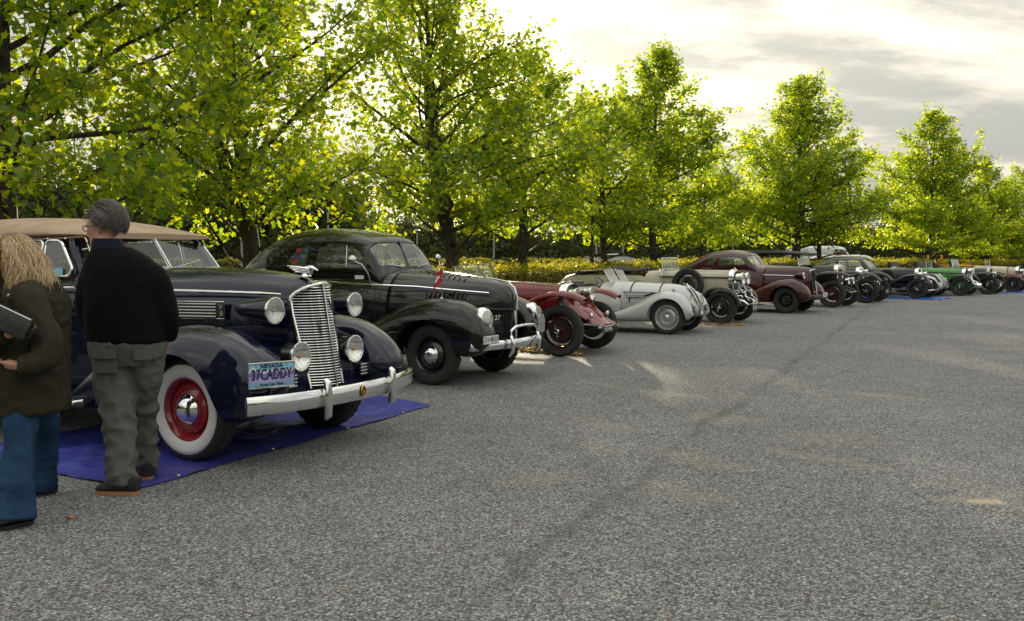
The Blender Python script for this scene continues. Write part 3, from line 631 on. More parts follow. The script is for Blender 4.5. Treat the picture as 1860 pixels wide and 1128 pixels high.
def bar_y(mb, pts, h, t, n=10):
    """Bumper blade: tall rounded section swept along pts (mostly across the car)."""
    rings = []
    for i, p in enumerate(pts):
        a = Vector(pts[max(0, i - 1)]); b = Vector(pts[min(len(pts) - 1, i + 1)]); tg = (b - a).normalized(); nrm = Vector((tg.y, -tg.x, 0)).normalized()
        if nrm.x < 0: nrm = -nrm
        ring = []
        for j in range(n):
            an = 2 * math.pi * j / n; c, s = math.cos(an), math.sin(an)
            ring.append(Vector(p) + nrm * (t / 2 * math.copysign(abs(c) ** 0.8, c)) + Vector((0, 0, h / 2 * math.copysign(abs(s) ** 0.7, s))))
        rings.append(ring)
    return mb.rings(rings)
def curve_pts(fx, y0, y1, z, n=25): return [(fx(y0 + (y1 - y0) * i / (n - 1)), y0 + (y1 - y0) * i / (n - 1), z) for i in range(n)]

from mathutils import noise as mnoise

# ------------------------------------------------------------------ navy convertible sedan, nearest car
def navy_convertible():
    t = thing('vintage_convertible', 'navy blue convertible with tan soft top and white wall tyres on a dark blue tarpaulin', 'car', (-2.00, 7.53, 0), R(-28))
    navy = paint('navy_paint', (0.0036, 0.0058, 0.024)); tan = mat('tan_canvas', (0.42, 0.31, 0.215), rough=0.92, var=0.14, vscale=5, bump=0.35, bscale=70, dirt=(0.30, 0.21, 0.14, 0.45), dscale=3)
    red = mat('red_wheel_paint', (0.32, 0.008, 0.014), rough=0.3, coat=0.9, var=0.1)
    ww = mat('white_wall_rubber', (0.74, 0.73, 0.70), rough=0.7, var=0.05, vscale=12, dirt=(0.45, 0.43, 0.39, 0.35), dscale=6)
    # wheels
    for x, y, s in ((0, -0.745, -1), (0, 0.745, 1), (-3.35, -0.76, -1), (-3.35, 0.76, 1)):
        w = wheel(t, x, y, 0.385, 0.185, 'disc', 0.60, red, CHROME, s, capr=0.112, tread=1, steer=R(-2) if x == 0 else 0)
        rim = 0.385 * 0.60; hw = 0.0925
        link('white_wall', shared('cadwall', lambda: MB().lathe([(rim + 0.006, -hw * 0.86), (rim + 0.03, -hw * 1.05), (rim + 0.07, -hw * 1.09), (rim + 0.097, -hw * 1.05), (rim + 0.102, -hw * 0.98)], 96).mesh('white_wall', 60)), w, m=ww)
        link('rim_band', shared('cadband', lambda: MB().tube([((rim * 0.74) * math.cos(2 * math.pi * i / 48), -0.066 + 0.030, (rim * 0.74) * math.sin(2 * math.pi * i / 48)) for i in range(48)], 0.007, 6, closed=True).mesh('rim_band', 60)), w, m=red)
    # hood prow and body
    hood = [(-1.16, 0.55, 1.405, 0.66, 3.0, 0.16), (-0.9, 0.55, 1.415, 0.60, 3.0, 0.17), (-0.5, 0.55, 1.412, 0.49, 3.0, 0.18), (-0.1, 0.52, 1.40, 0.40, 2.9, 0.18), (0.20, 0.50, 1.378, 0.325, 2.7, 0.17), (0.38, 0.48, 1.350, 0.268, 2.5, 0.12), (0.46, 0.50, 1.325, 0.240, 2.4, 0.08), (0.50, 0.52, 1.30, 0.215, 2.3, 0.06)]
    link('hood', loft(hood, 60, 56).mesh('hood', 40), t, m=navy)
    body = [(-4.55, 0.55, 0.80, 0.42, 2.6, 0.10), (-4.3, 0.42, 1.05, 0.66, 2.8, 0.16), (-3.7, 0.38, 1.30, 0.80, 5, 0.08), (-2.6, 0.36, 1.365, 0.84, 6, 0.08), (-1.7, 0.36, 1.37, 0.84, 6, 0.08), (-1.25, 0.36, 1.375, 0.80, 5, 0.10), (-0.95, 0.40, 1.37, 0.72, 3.4, 0.14)]
    me = loft(body, 72, 56).mesh('body', 40); inner = loft([(-3.3, 0.75, 1.6, 0.66, 4, 0.0), (-1.25, 0.75, 1.6, 0.68, 4, 0.0)], 10, 40).mesh('cut', 0)
    link('body', boolean(me, [inner, cyl_y(-3.35, 0.385, 0.45, -1.2, -0.58), cyl_y(-3.35, 0.385, 0.45, 0.58, 1.2)]), t, m=navy)
    MB().box((-2.3, 0, 0.86), (1.9, 1.36, 0.04)).build('floor_pan', CAVITY, t); seat(t, -1.95, 0.0, 0.98, 1.25, LEATHER_BROWN, 0.42); seat(t, -2.95, 0.0, 0.98, 1.25, LEATHER_BROWN, 0.42)
    steering(t, -1.38, -0.36, 1.30); MB().box((-1.18, 0, 1.32), (0.12, 1.25, 0.10), bev=0.03).build('dashboard', BLACKMETAL, t)
    # aprons between prow and fenders
    ap = [(-1.0, 0.34, 0.85, 0.66, 3.5, 0.05), (-0.2, 0.36, 0.86, 0.66, 3.2, 0.10), (0.4, 0.38, 0.82, 0.60, 2.8, 0.15), (0.62, 0.42, 0.70, 0.48, 2.4, 0.15)]
    me = loft(ap, 40, 40).mesh('front_apron', 40); link('front_apron', boolean(me, [cyl_y(0, 0.385, 0.47, -1.2, -0.52), cyl_y(0, 0.385, 0.47, 0.52, 1.2)]), t, m=navy)
    fk = [(-1.22, 0.33, 0.40, 0.13, 2.2, 0.1, 0.80), (-1.05, 0.32, 0.56, 0.18, 2.3, 0.12, 0.78), (-0.75, 0.30, 0.78, 0.235, 2.4, 0.15, 0.75), (-0.35, 0.30, 0.935, 0.265, 2.5, 0.16, 0.74), (0.05, 0.30, 1.0, 0.275, 2.5, 0.16, 0.735), (0.38, 0.31, 0.968, 0.268, 2.4, 0.14, 0.73), (0.60, 0.35, 0.875, 0.24, 2.3, 0.10, 0.725), (0.73, 0.44, 0.765, 0.185, 2.1, 0.05, 0.72), (0.79, 0.56, 0.66, 0.09, 2.0, 0.0, 0.715)]
    for s in (-1, 1): fender(t, fk, 0, 0.375, 0.43, navy, s, 0.56, 1.3)
    rk = [(-4.45, 0.40, 0.52, 0.12, 2.2, 0.1, 0.76), (-4.2, 0.34, 0.72, 0.2, 2.4, 0.1, 0.76), (-3.7, 0.31, 0.95, 0.25, 2.6, 0.1, 0.78), (-3.3, 0.31, 1.0, 0.26, 2.6, 0.12, 0.78), (-2.9, 0.31, 0.9, 0.24, 2.5, 0.12, 0.80), (-2.55, 0.32, 0.6, 0.16, 2.3, 0.1, 0.82)]
    for s in (-1, 1): fender(t, rk, -3.35, 0.375, 0.42, navy, s, 0.60, 1.3, 'rear_fender')
    for s in (-1, 1):
        b = MB(); b.box((-1.75, s * 0.90, 0.375), (1.75, 0.24, 0.05), bev=0.02).build('running_board', BLACKMETAL, t)
        MB().tube([(-2.6, s * 1.015, 0.385), (-1.0, s * 1.015, 0.385), (-0.92, s * 0.98, 0.40)], 0.016, 6).build('running_board_trim', CHROME, t)
        # chrome hood spear along the hood edge and belt moulding
        pts = []
        for x, y, z in ((-1.16, 0.662, 1.262), (-0.9, 0.598, 1.258), (-0.5, 0.490, 1.250), (-0.1, 0.397, 1.243), (0.25, 0.318, 1.236), (0.42, 0.276, 1.23)): pts.append((x, s * (y - 0.012), z - 0.012))
        MB().tube(pts, [0.014] * 5 + [0.006], 8).build('hood_strip', CHROME, t)
        MB().tube([(-3.6, s * 0.775, 1.19), (-2.6, s * 0.81, 1.235), (-1.7, s * 0.812, 1.245), (-1.27, s * 0.768, 1.255)], 0.011, 6).build('belt_moulding', CHROME, t)
        # louvre panel on the hood side
        lp = MB(); yaw = math.atan2(0.09, 0.5)
        o = link('louvre_panel', MB().box((0, 0, 0), (0.60, 0.012, 0.13), bev=0.004).mesh('louvre_panel'), t, (-0.33, s * 0.452, 1.088), (0, 0, s * -0.222), m=BLACKMETAL)
        for k in range(5): MB().box((-0.03, s * 0.010, 0.048 - k * 0.024), (0.52, 0.014, 0.010), bev=0.003).build('louvre_bar', CHROME, o)
        MB().tube([(-0.3, s * 0.008, -0.066), (0.3, s * 0.008, -0.066), (0.3, s * 0.008, 0.066), (-0.3, s * 0.008, 0.066)], 0.005, 6, closed=True).build('panel_frame', CHROME, o)
        decal(o, 'V', 0.06, (0.267, s * 0.0075, 0.026), (R(90), 0, 0 if s < 0 else math.pi), CHROME); decal(o, '8', 0.055, (0.272, s * 0.0075, -0.026), (R(90), 0, 0 if s < 0 else math.pi), CHROME)
        # lamps
        headlamp(t, (0.545, s * 0.475, 1.108), 0.098, navy, 0.40, bulb=BULB_W, taper=0.75, dome=0.30, pitch=R(1))
        MB().tube([(0.42, s * 0.26, 1.06), (0.40, s * 0.40, 1.06)], [0.05, 0.045], 10).build('lamp_arm', navy, t)
        headlamp(t, (0.655, s * 0.325, 0.760), 0.110, BLACKMETAL, 0.14, bulb=BULB_O, ribs=False, name='fog_lamp', taper=1.3, dome=0.10, rimw=0.09)
        MB().tube([(0.60, s * 0.325, 0.68), (0.60, s * 0.335, 0.50), (0.56, s * 0.35, 0.46)], [0.018, 0.022, 0.03], 8).build('lamp_bracket', BLACKMETAL, t)
        h = MB()
        o = MB().tube([(0.50, s * 0.46, 0.60), (0.60, s * 0.46, 0.60), (0.66, s * 0.45, 0.585)], [0.035, 0.05, 0.055], 12).build('horn', BLACKMETAL, t)
        for k in range(4): MB().box((0.668, s * 0.45, 0.628 - k * 0.026), (0.016, 0.135, 0.013), bev=0.004).build('horn_slat', CHROME, o)
        # soft-top side frames and windows
        quarter = [(-3.25, 1.33), (-3.2, 1.56), (-2.48, 1.63), (-2.48, 1.345)]; rear = [(-2.43, 1.345), (-2.43, 1.632), (-1.72, 1.638), (-1.72, 1.345)]; front = [(-1.68, 1.345), (-1.68, 1.638), (-1.50, 1.632), (-1.30, 1.40), (-1.34, 1.345)]
        for poly in (quarter, rear, front):
            def yy(z): return s * (0.772 - (z - 1.33) * 0.22)
            q = [(x, yy(z), z) for x, z in rounded(poly, 0.045, 3)]; pane(t, q, 0.005, GLASS, CHROME, 0.011)
        # windscreen post, painted
        MB().rings([[(-1.46 + dx, s * (0.655 + dy), 1.66), (-1.40 + dx, s * (0.655 + dy), 1.66), (-1.16 + dx, s * (0.72 + dy), 1.30), (-1.30 + dx, s * (0.72 + dy), 1.30)] for dx, dy in ((0, -0.03), (0.01, 0.025))]).build('windscreen_post', navy, t)
    # vee windscreen of two panes
    for s in (-1, 1):
        q = [(-1.055, s * 0.012, 1.405), (-1.285, s * 0.012, 1.70), (-1.345, s * 0.60, 1.66), (-1.155, s * 0.665, 1.395)]
        if s > 0: q = q[::-1]
        pane(t, q, 0.005, CLEAR, CHROME, 0.013, 'windscreen', 'windscreen_frame')
        MB().tube([(-1.09, s * 0.12, 1.415), (-1.12, s * 0.40, 1.47)], 0.005, 5).build('wiper', CHROME, t)
    # tan soft top: a stretched canvas over bows
    top = [(-3.62, 1.50, 1.58, 0.62, 3.0, 0.1), (-3.48, 1.42, 1.74, 0.68, 3.0, 0.22), (-3.1, 1.56, 1.832, 0.705, 3.0, 0.26), (-2.6, 1.60, 1.852, 0.71, 3.0, 0.28), (-2.1, 1.615, 1.84, 0.71, 3.0, 0.28), (-1.75, 1.63, 1.81, 0.70, 3.0, 0.26), (-1.48, 1.64, 1.765, 0.685, 2.8, 0.20), (-1.31, 1.645, 1.725, 0.67, 2.6, 0.12), (-1.24, 1.65, 1.70, 0.66, 2.6, 0.08)]
    me = loft(top, 60, 48).mesh('soft_top', 50)
    me = boolean(me, [loft([(-3.4, 1.2, 1.70, 0.62, 3, 0.1), (-2.4, 1.2, 1.80, 0.67, 3, 0.2), (-1.32, 1.2, 1.70, 0.64, 3, 0.15)], 20, 32).mesh('cut', 0)], smooth=50)
    st = link('soft_top', me, t, m=tan)
    for s in (-1, 1):
        MB().tube([(-3.3, s * 0.712, 1.606), (-2.6, s * 0.716, 1.628), (-1.6, s * 0.706, 1.645), (-1.28, s * 0.672, 1.66)], 0.009, 6).build('edge_binding', mat('tan_binding', (0.20, 0.13, 0.08), rough=0.9), st)
        for k in range(9): MB().lathe([(0.010, 0), (0.008, 0.006), (0.001, 0.008)], 10, 'y', (0, 0, 0)).build('stud', CHROME, st, loc=(-3.2 + k * 0.22, s * 0.712, 1.646), rot=(0, 0, 0 if s > 0 else math.pi))
    # grille: horizontal bars wrapped round the prow
    def gx(y, z): return 0.600 + (1.29 - z) * 0.165 - 0.13 * (abs(y) / 0.215) ** 2.4
    def gw(z): return (0.192 + 0.033 * min(1, max(0, (z - 0.52) / 0.55))) * (max(0.0, 1 - max(0, (z - 1.17) / 0.125) ** 2) ** 0.5)
    MB().rings([[(gx(y, z) - 0.028, y, z) for y in np.linspace(-gw(z), gw(z), 13)] for z in np.linspace(0.50, 1.275, 24)], cap=False, closed=False).build('grille_backing', UNDER, t)
    nb = 37
    for k in range(nb):
        z = 0.525 + k * (1.285 - 0.525) / nb; w = gw(z)
        if w < 0.03: continue
        bar_y(MB(), [(gx(y, z), y, z) for y in np.linspace(-w, w, 15)], 0.0088, 0.020, 6).build('grille_bar', CHROME, t)
    ed = [(gx(-gw(z), z) + 0.002, -gw(z), z) for z in np.linspace(0.50, 1.2945, 40)] + [(gx(gw(z), z) + 0.002, gw(z), z) for z in np.linspace(1.2945, 0.50, 40)]
    MB().tube(ed, 0.016, 8).build('grille_surround', CHROME, t); MB().tube([(gx(0, z) + 0.009, 0, z) for z in np.linspace(0.5, 1.29, 20)], 0.006, 6).build('grille_spine', CHROME, t)
    MB().prism([(0.668, -0.030, 1.185), (0.668, -0.020, 1.185), (0.690, 0.0, 1.10), (0.668, 0.020, 1.185), (0.668, 0.030, 1.185), (0.695, 0.0, 1.065)], (0.012, 0, 0)).build('vee_emblem', BLACKMETAL, t, smooth=0)
    # flying hood ornament
    orn = MB(); orn.lathe([(0.001, 0), (0.045, 0.004), (0.035, 0.02), (0.018, 0.04)], 16, 'z', (0.44, 0, 1.345)); orn.tube([(0.56, 0, 1.395), (0.50, 0, 1.415), (0.42, 0, 1.41), (0.33, 0, 1.40)], [0.006, 0.020, 0.018, 0.006], 10)
    for s in (-1, 1):
        for k in range(4): orn.tube([(0.49, s * 0.012, 1.405 - k * 0.010), (0.40, s * 0.035, 1.418 - k * 0.012), (0.30 + k * 0.025, s * 0.055, 1.43 - k * 0.016)], [0.007, 0.008, 0.003], 6)
    orn.build('hood_ornament', CHROME, t)
    # front bumper with two guards and a crest
    fx = lambda y: 0.955 - 0.21 * (abs(y) / 0.98) ** 2.3
    bp = bar_y(MB(), curve_pts(fx, -0.985, 0.985, 0.482, 31), 0.135, 0.045).build('front_bumper', CHROME, t)
    for s in (-1, 1):
        g = MB(); g.tube([(0.950, s * 0.40, 0.340), (0.968, s * 0.40, 0.352), (0.976, s * 0.40, 0.48), (0.968, s * 0.40, 0.595), (0.950, s * 0.40, 0.612)], [0.022, 0.031, 0.034, 0.030, 0.020], 10, flat=(0, 1, 0)); g.build('bumper_guard', CHROME, bp)
        MB().tube([(0.5, s * 0.42, 0.44), (0.93, s * 0.42, 0.47)], 0.02, 6).build('bumper_iron', BLACKMETAL, bp)
    cr = MB().lathe([(0.001, 0.006), (0.030, 0.005), (0.036, 0.0)], 24, 'x').build('crest', mat('crest_black', (0.02, 0.015, 0.01), rough=0.3), bp, loc=(0.981, 0.0, 0.482), scale=(1, 0.85, 1.25))
    gold = mat('crest_gold', (0.75, 0.50, 0.15), rough=0.3, metal=1.0)
    MB().tube([(0.007, 0.031 * math.cos(a), 0.031 * math.sin(a)) for a in np.linspace(0, 6.28, 20)[:-1]], 0.004, 5, closed=True).build('crest_ring', gold, cr)
    MB().prism([(0.006, -0.013, 0.012), (0.006, -0.011, -0.008), (0.006, 0, -0.02), (0.006, 0.011, -0.008), (0.006, 0.013, 0.012), (0.006, 0.005, 0.006), (0.006, 0, 0.016), (0.006, -0.005, 0.006)], (0.004, 0, 0)).build('crest_shield', gold, cr)
    # rear bumper
    bar_y(MB(), curve_pts(lambda y: -4.62 + 0.2 * (abs(y) / 0.9) ** 2, -0.9, 0.9, 0.48, 21), 0.12, 0.04).build('rear_bumper', CHROME, t)
    # licence plate on the near bumper end, turned towards the outside
    sky_b = mat('plate_sky_blue', (0.22, 0.52, 0.70), rough=0.35, var=0.1); pw, ph = 0.335, 0.168
    p = plate(t, (0.83, -0.83, 0.693), pw, ph, None, sky_b, None, yaw=R(-24), pitch=R(1), name='licence_plate', border=(STEEL, 0.006))
    rid = lambda amp, b0, ph_: [(b0 + amp * abs(math.sin(i * 1.7 + ph_)) * (0.6 + 0.4 * math.sin(i * 0.9 + ph_))) for i in range(15)]
    ys = np.linspace(-pw * 0.485, pw * 0.485, 15)
    for x_, hs, m_ in ((0.0046, rid(0.045, 0.022, 0.4), mat('plate_snow_white', (0.72, 0.74, 0.80), rough=0.4)), (0.0050, rid(0.038, 0.006, 0.4), mat('plate_mountain_purple', (0.22, 0.16, 0.45), rough=0.4)), (0.0054, rid(0.02, -0.02, 1.4), mat('plate_lilac', (0.42, 0.38, 0.66), rough=0.4))):
        MB().add([(x_, y, -0.052) for y in ys] + [(x_, y, h) for y, h in zip(ys, hs)], [(i, i + 1, 16 + i, 15 + i) for i in range(14)]).build('printed_mountains', m_, p, smooth=0)
    ink = mat('plate_dark_blue', (0.012, 0.016, 0.07), rough=0.4)
    def txt(s, size, y, z, wid, bold=0.0):
        me = text_mesh(s, size, 0.0015, bold=bold); xs = [v.co.x for v in me.vertices]; link('lettering', me, p, (0.0075, y, z), (R(90), 0, R(90)), m=ink, scale=(wid / (max(xs) - min(xs)), 1, 1))
    txt('NEVADA', 0.038, 0, 0.062, 0.165, 0.0006); txt('37CADDY', 0.105, 0, 0.002, 0.295, 0.0012); txt('Protect Lake Tahoe', 0.026, 0, -0.064, 0.17)
    for y in (-0.11, 0.11):
        for z in (0.066, -0.066): MB().lathe([(0.008, 0), (0.006, 0.004), (0.001, 0.005)], 8, 'x').build('plate_screw', STEEL, p, loc=(0.005, y, z))
    MB().tube([(0.80, -0.80, 0.50), (0.80, -0.81, 0.64)], 0.009, 6).build('plate_bracket', BLACKMETAL, t)
    # rally badges down the door
    cols = [(0.62, 0.72, 0.72), (0.25, 0.33, 0.70), (0.16, 0.42, 0.75), (0.25, 0.42, 0.18), (0.60, 0.70, 0.68)]; words = ['RALLY', 'INT', 'ALPS', '', 'TOUR']
    for k in range(5):
        z = 1.175 - k * 0.079; y = -0.838 - 0.002 * k; bg = mat('badge_%d' % k, cols[k], rough=0.35); 
        shape = [(-0.055, -0.024), (0.055, -0.024), (0.055, 0.014), (0.028, 0.016), (0.016, 0.028), (-0.016, 0.028), (-0.028, 0.016), (-0.055, 0.014)]
        o = MB().prism([(x, 0, zz) for x, zz in shape], (0, 0.004, 0)).build('rally_badge', bg, t, loc=(-1.315, y, z), rot=(0, 0, R(-5.5)), smooth=0)
        if words[k]: decal(o, words[k], 0.028, (0, -0.0015, -0.006), (R(90), 0, 0), WHITE if k in (1, 2) else ink)
        else: MB().prism([(-0.04, -0.001, -0.015), (0.045, -0.001, -0.015), (0.01, -0.001, 0.008), (-0.008, -0.001, -0.002), (-0.02, -0.001, 0.012)], (0, -0.001, 0)).build('badge_hills', mat('badge_green', (0.05, 0.16, 0.03), rough=0.4), o, smooth=0)
    MB().prism([(-1.52, -0.776, 1.355), (-1.40, -0.776, 1.355), (-1.40, -0.771, 1.40), (-1.44, -0.768, 1.415), (-1.50, -0.77, 1.405)], (0, -0.003, 0)).build('window_sticker', mat('sticker_blue', (0.20, 0.48, 0.68), rough=0.4), t, smooth=0)
    MB().tube([(-1.36, -0.845, 1.06), (-1.46, -0.86, 1.06), (-1.50, -0.84, 1.06)], 0.010, 6).build('door_handle', CHROME, t)
    UND = MB(); UND.box((-2.0, 0, 0.40), (4.6, 1.1, 0.12)); UND.build('chassis', UNDER, t); MB().tube([(0, -0.68, 0.37), (0, 0.68, 0.37)], 0.035, 8).build('front_axle', UNDER, t)
    return t
navy_convertible()
def tarpaulin():
    m = mat('blue_tarp', (0.040, 0.046, 0.27), rough=0.42, var=0.25, vscale=2.5, bump=0.5, bscale=14, spec=0.5)
    A, B, C_, D = Vector((-2.42, 5.97, 0)), Vector((-0.80, 9.32, 0)), Vector((-2.2, 10.6, 0)), Vector((-4.35, 7.05, 0)); n1, n2 = 150, 100; rg = np.random.default_rng(4)
    P1 = rg.random((34, 5)); vs = []
    for j in range(n2 + 1):
        for i in range(n1 + 1):
            u, v = i / n1, j / n2; p = A.lerp(B, u).lerp(D.lerp(C_, u), v); z = 0.006
            for a in P1:
                d = (a[0] * 2 - 1) * p.x + (a[1] * 2 - 1) * p.y; loc = math.exp(-(((u - a[3]) / 0.16) ** 2 + ((v - a[4]) / 0.2) ** 2)); z += 0.016 * loc * max(0, math.sin(d * 16 + a[2] * 6)) ** 2
            z += 0.010 * max(0, 1 - 5 * abs(mnoise.noise(Vector((p.x * 2.2, p.y * 2.2, 0.3))))) + 0.006 * max(0, 1 - 4 * abs(mnoise.noise(Vector((p.x * 5, p.y * 5, 4.3))))) + 0.007 * max(0, 1 - 30 * abs((u * 4) % 1 - 0.5)) + 0.007 * max(0, 1 - 30 * abs((v * 3) % 1 - 0.5))
            e = min(u, v, 1 - u, 1 - v); w = 0.018 * math.sin(u * 19) * (1 - min(1, v * 12)) + 0.012 * math.sin(v * 23) * (1 - min(1, u * 12))
            p = p + (B - A).normalized().cross(Vector((0, 0, 1))) * w; wd = math.exp(-((p.x + 2.4) ** 2 + (p.y - 6.8) ** 2) / 0.05); vs.append((p.x, p.y, z * (1 - 0.8 * wd)))
    fs = [(j * (n1 + 1) + i, j * (n1 + 1) + i + 1, (j + 1) * (n1 + 1) + i + 1, (j + 1) * (n1 + 1) + i) for j in range(n2) for i in range(n1)]
    mb = MB(); mb.add(vs, fs); t = thing('tarpaulin', 'dark blue plastic tarpaulin spread under the navy convertible', 'tarpaulin', (-2.42, 5.97, 0)); o = mb.build('sheet', m, t, smooth=60); o.location = (2.42, -5.97, 0)
    for k, (u, v) in enumerate([(0.012, 0.015), (0.1, 0.012), (0.36, 0.012), (0.62, 0.012), (0.86, 0.012), (0.015, 0.52), (0.015, 0.98)]):
        p = A.lerp(B, u).lerp(D.lerp(C_, u), v); MB().lathe([(0.016, 0), (0.014, 0.005), (0.007, 0.005), (0.007, 0.0)], 14, 'z').build('eyelet', STEEL, t, loc=(p.x + 2.42, p.y - 5.97, 0.014))
tarpaulin()

# ------------------------------------------------------------------ closed coupes with pontoon fenders
def closed_cabin(t, keys, m, side_wins, screens, belt=1.15, shell=0.03, glassm=None, frame=None, nx=84, nr=64):
    """Hollow cabin with real window openings; each opening gets a curved pane cut from the same shell."""
    outer = lambda: loft(keys, nx, nr).mesh('cabin', 30); inner = lambda d: loft(keys, 48, 48, shrink=d).mesh('cut', 0)
    cuts = []; panes = []
    for poly in side_wins:
        for s in (-1, 1): cuts.append(cut_prism_y(poly, s * 0.25, s * 1.4)); panes.append(('window_glass', cut_prism_y(poly, s * 0.25, s * 1.4)))
    for poly, x0, x1, nm in screens: cuts.append(cut_prism_x(poly, x0, x1)); panes.append((nm, cut_prism_x(poly, x0, x1)))
    me = boolean(outer(), [inner(shell)] + cuts, smooth=32); link('cabin', me, t, m=m)
    shellg = boolean(loft(keys, 60, 56, shrink=0.010).mesh('g', 0), [loft(keys, 60, 56, shrink=0.014).mesh('g', 0)], smooth=40)
    for nm, c in panes: link(nm, boolean(shellg.copy(), [c], 'INTERSECT', 40), t, m=glassm or GLASS)
def black_coupe():
    t = thing('vintage_coupe', 'glossy black coupe with a round mirror and a small red flag on its fender', 'car', (-0.58, 11.5, 0), R(-28))
    blk = paint('black_paint', (0.0045, 0.0052, 0.0060)); hw = mat('black_wheel', (0.010, 0.010, 0.012), rough=0.3, coat=0.8)
    for x, y, s in ((0, -0.715, -1), (0, 0.715, 1), (-2.84, -0.72, -1), (-2.84, 0.72, 1)): wheel(t, x, y, 0.358, 0.165, 'disc', 0.62, hw, CHROME, s, capr=0.105, tread=2, steer=R(-3) if x == 0 else 0)
    body = [(-4.05, 0.50, 0.66, 0.35, 2.4, 0.1), (-3.9, 0.42, 0.92, 0.58, 2.6, 0.15), (-3.5, 0.40, 1.14, 0.70, 2.9, 0.16), (-2.9, 0.39, 1.27, 0.76, 3.4, 0.14), (-2.2, 0.38, 1.33, 0.79, 4.0, 0.10), (-1.4, 0.38, 1.335, 0.80, 4.0, 0.10), (-0.95, 0.38, 1.34, 0.775, 3.6, 0.13), (-0.70, 0.40, 1.33, 0.73, 3.2, 0.16)]
    link('body', loft(body, 70, 56).mesh('body', 40), t, m=blk)
    hood = [(-0.86, 0.60, 1.345, 0.70, 3.2, 0.22), (-0.5, 0.60, 1.325, 0.62, 3.1, 0.22), (-0.1, 0.62, 1.285, 0.53, 3.0, 0.24), (0.25, 0.66, 1.245, 0.43, 2.8, 0.26), (0.5, 0.74, 1.20, 0.325, 2.5, 0.26), (0.62, 0.80, 1.14, 0.235, 2.3, 0.24), (0.685, 0.86, 1.05, 0.12, 2.1, 0.2)]
    link('hood', loft(hood, 60, 56).mesh('hood', 40), t, m=blk)
    cab = [(-3.55, 1.10, 1.16, 0.30, 2.2, 0.1), (-3.25, 1.10, 1.36, 0.52, 2.5, 0.2), (-2.95, 1.10, 1.60, 0.61, 2.8, 0.26), (-2.65, 1.10, 1.755, 0.665, 3.0, 0.28), (-2.3, 1.10, 1.835, 0.70, 3.1, 0.28), (-1.9, 1.10, 1.858, 0.715, 3.2, 0.27), (-1.5, 1.10, 1.835, 0.72, 3.2, 0.26), (-1.2, 1.10, 1.785, 0.715, 3.2, 0.24), (-1.04, 1.10, 1.735, 0.705, 3.1, 0.22), (-0.965, 1.10, 1.66, 0.69, 3.0, 0.18), (-0.86, 1.10, 1.45, 0.675, 3.0, 0.10), (-0.80, 1.10, 1.30, 0.66, 3.0, 0.04)]
    qwin = rounded([(-2.32, 1.375), (-2.16, 1.575), (-1.99, 1.655), (-1.93, 1.64), (-1.93, 1.365)], 0.07); dwin = rounded([(-1.77, 1.345), (-1.77, 1.655), (-1.46, 1.672), (-1.22, 1.62), (-1.06, 1.47), (-1.04, 1.36)], 0.06)
    wsn = [rounded([(s * 0.018, 1.375), (s * 0.018, 1.675), (s * 0.44, 1.665), (s * 0.565, 1.60), (s * 0.585, 1.385)], 0.05) for s in (-1, 1)]
    rw = [rounded([(s * 0.02, 1.42), (s * 0.02, 1.60), (s * 0.34, 1.59), (s * 0.36, 1.42)], 0.05) for s in (-1, 1)]
    closed_cabin(t, cab, blk, [qwin, dwin], [(w, -1.3, -0.5, 'windscreen') for w in wsn] + [(w, -3.6, -2.5, 'rear_window') for w in rw])
    for s in (-1, 1):
        MB().tube([(-1.31, s * 0.655, 1.365), (-1.33, s * 0.61, 1.63)], 0.008, 6).build('vent_window_bar', CHROME, t)
        MB().tube([(-0.80, s * 0.15, 1.365), (-0.85, s * 0.45, 1.40)], 0.006, 5).build('wiper', CHROME, t)
    MB().tube([(-0.845, 0, 1.345), (-0.97, 0, 1.69)], 0.012, 6).build('screen_divider', blk, t)
    seat(t, -1.75, 0, 1.0, 1.2, LEATHER_BROWN, 0.55); steering(t, -1.12, -0.33, 1.30); MB().box((-0.98, 0, 1.30), (0.1, 1.2, 0.12), bev=0.03).build('dashboard', BLACKMETAL, t); MB().box((-1.6, 0, 1.02), (2.2, 1.2, 0.03)).build('floor_pan', CAVITY, t)
    fk = [(-1.15, 0.36, 0.44, 0.10, 2.2, 0.1, 0.73), (-0.9, 0.34, 0.66, 0.17, 2.3, 0.12, 0.715), (-0.6, 0.33, 0.83, 0.215, 2.4, 0.15, 0.70), (-0.28, 0.33, 0.955, 0.245, 2.5, 0.16, 0.69), (0.07, 0.33, 1.013, 0.26, 2.5, 0.16, 0.68), (0.36, 0.34, 0.988, 0.26, 2.4, 0.14, 0.67), (0.56, 0.36, 0.90, 0.25, 2.3, 0.10, 0.655), (0.67, 0.42, 0.77, 0.21, 2.1, 0.05, 0.64), (0.725, 0.52, 0.64, 0.11, 2.0, 0.0, 0.63)]
    for s in (-1, 1): fender(t, fk, 0, 0.36, 0.415, blk, s, 0.53, 1.3)
    rk = [(-3.85, 0.40, 0.5, 0.10, 2.2, 0.1, 0.66), (-3.6, 0.36, 0.72, 0.18, 2.4, 0.1, 0.68), (-3.2, 0.34, 0.9, 0.23, 2.6, 0.1, 0.70), (-2.84, 0.34, 0.95, 0.24, 2.6, 0.12, 0.71), (-2.45, 0.34, 0.84, 0.22, 2.5, 0.12, 0.72), (-2.05, 0.35, 0.5, 0.12, 2.3, 0.1, 0.74)]
    for s in (-1, 1): fender(t, rk, -2.84, 0.36, 0.41, blk, s, 0.56, 1.3, 'rear_fender')
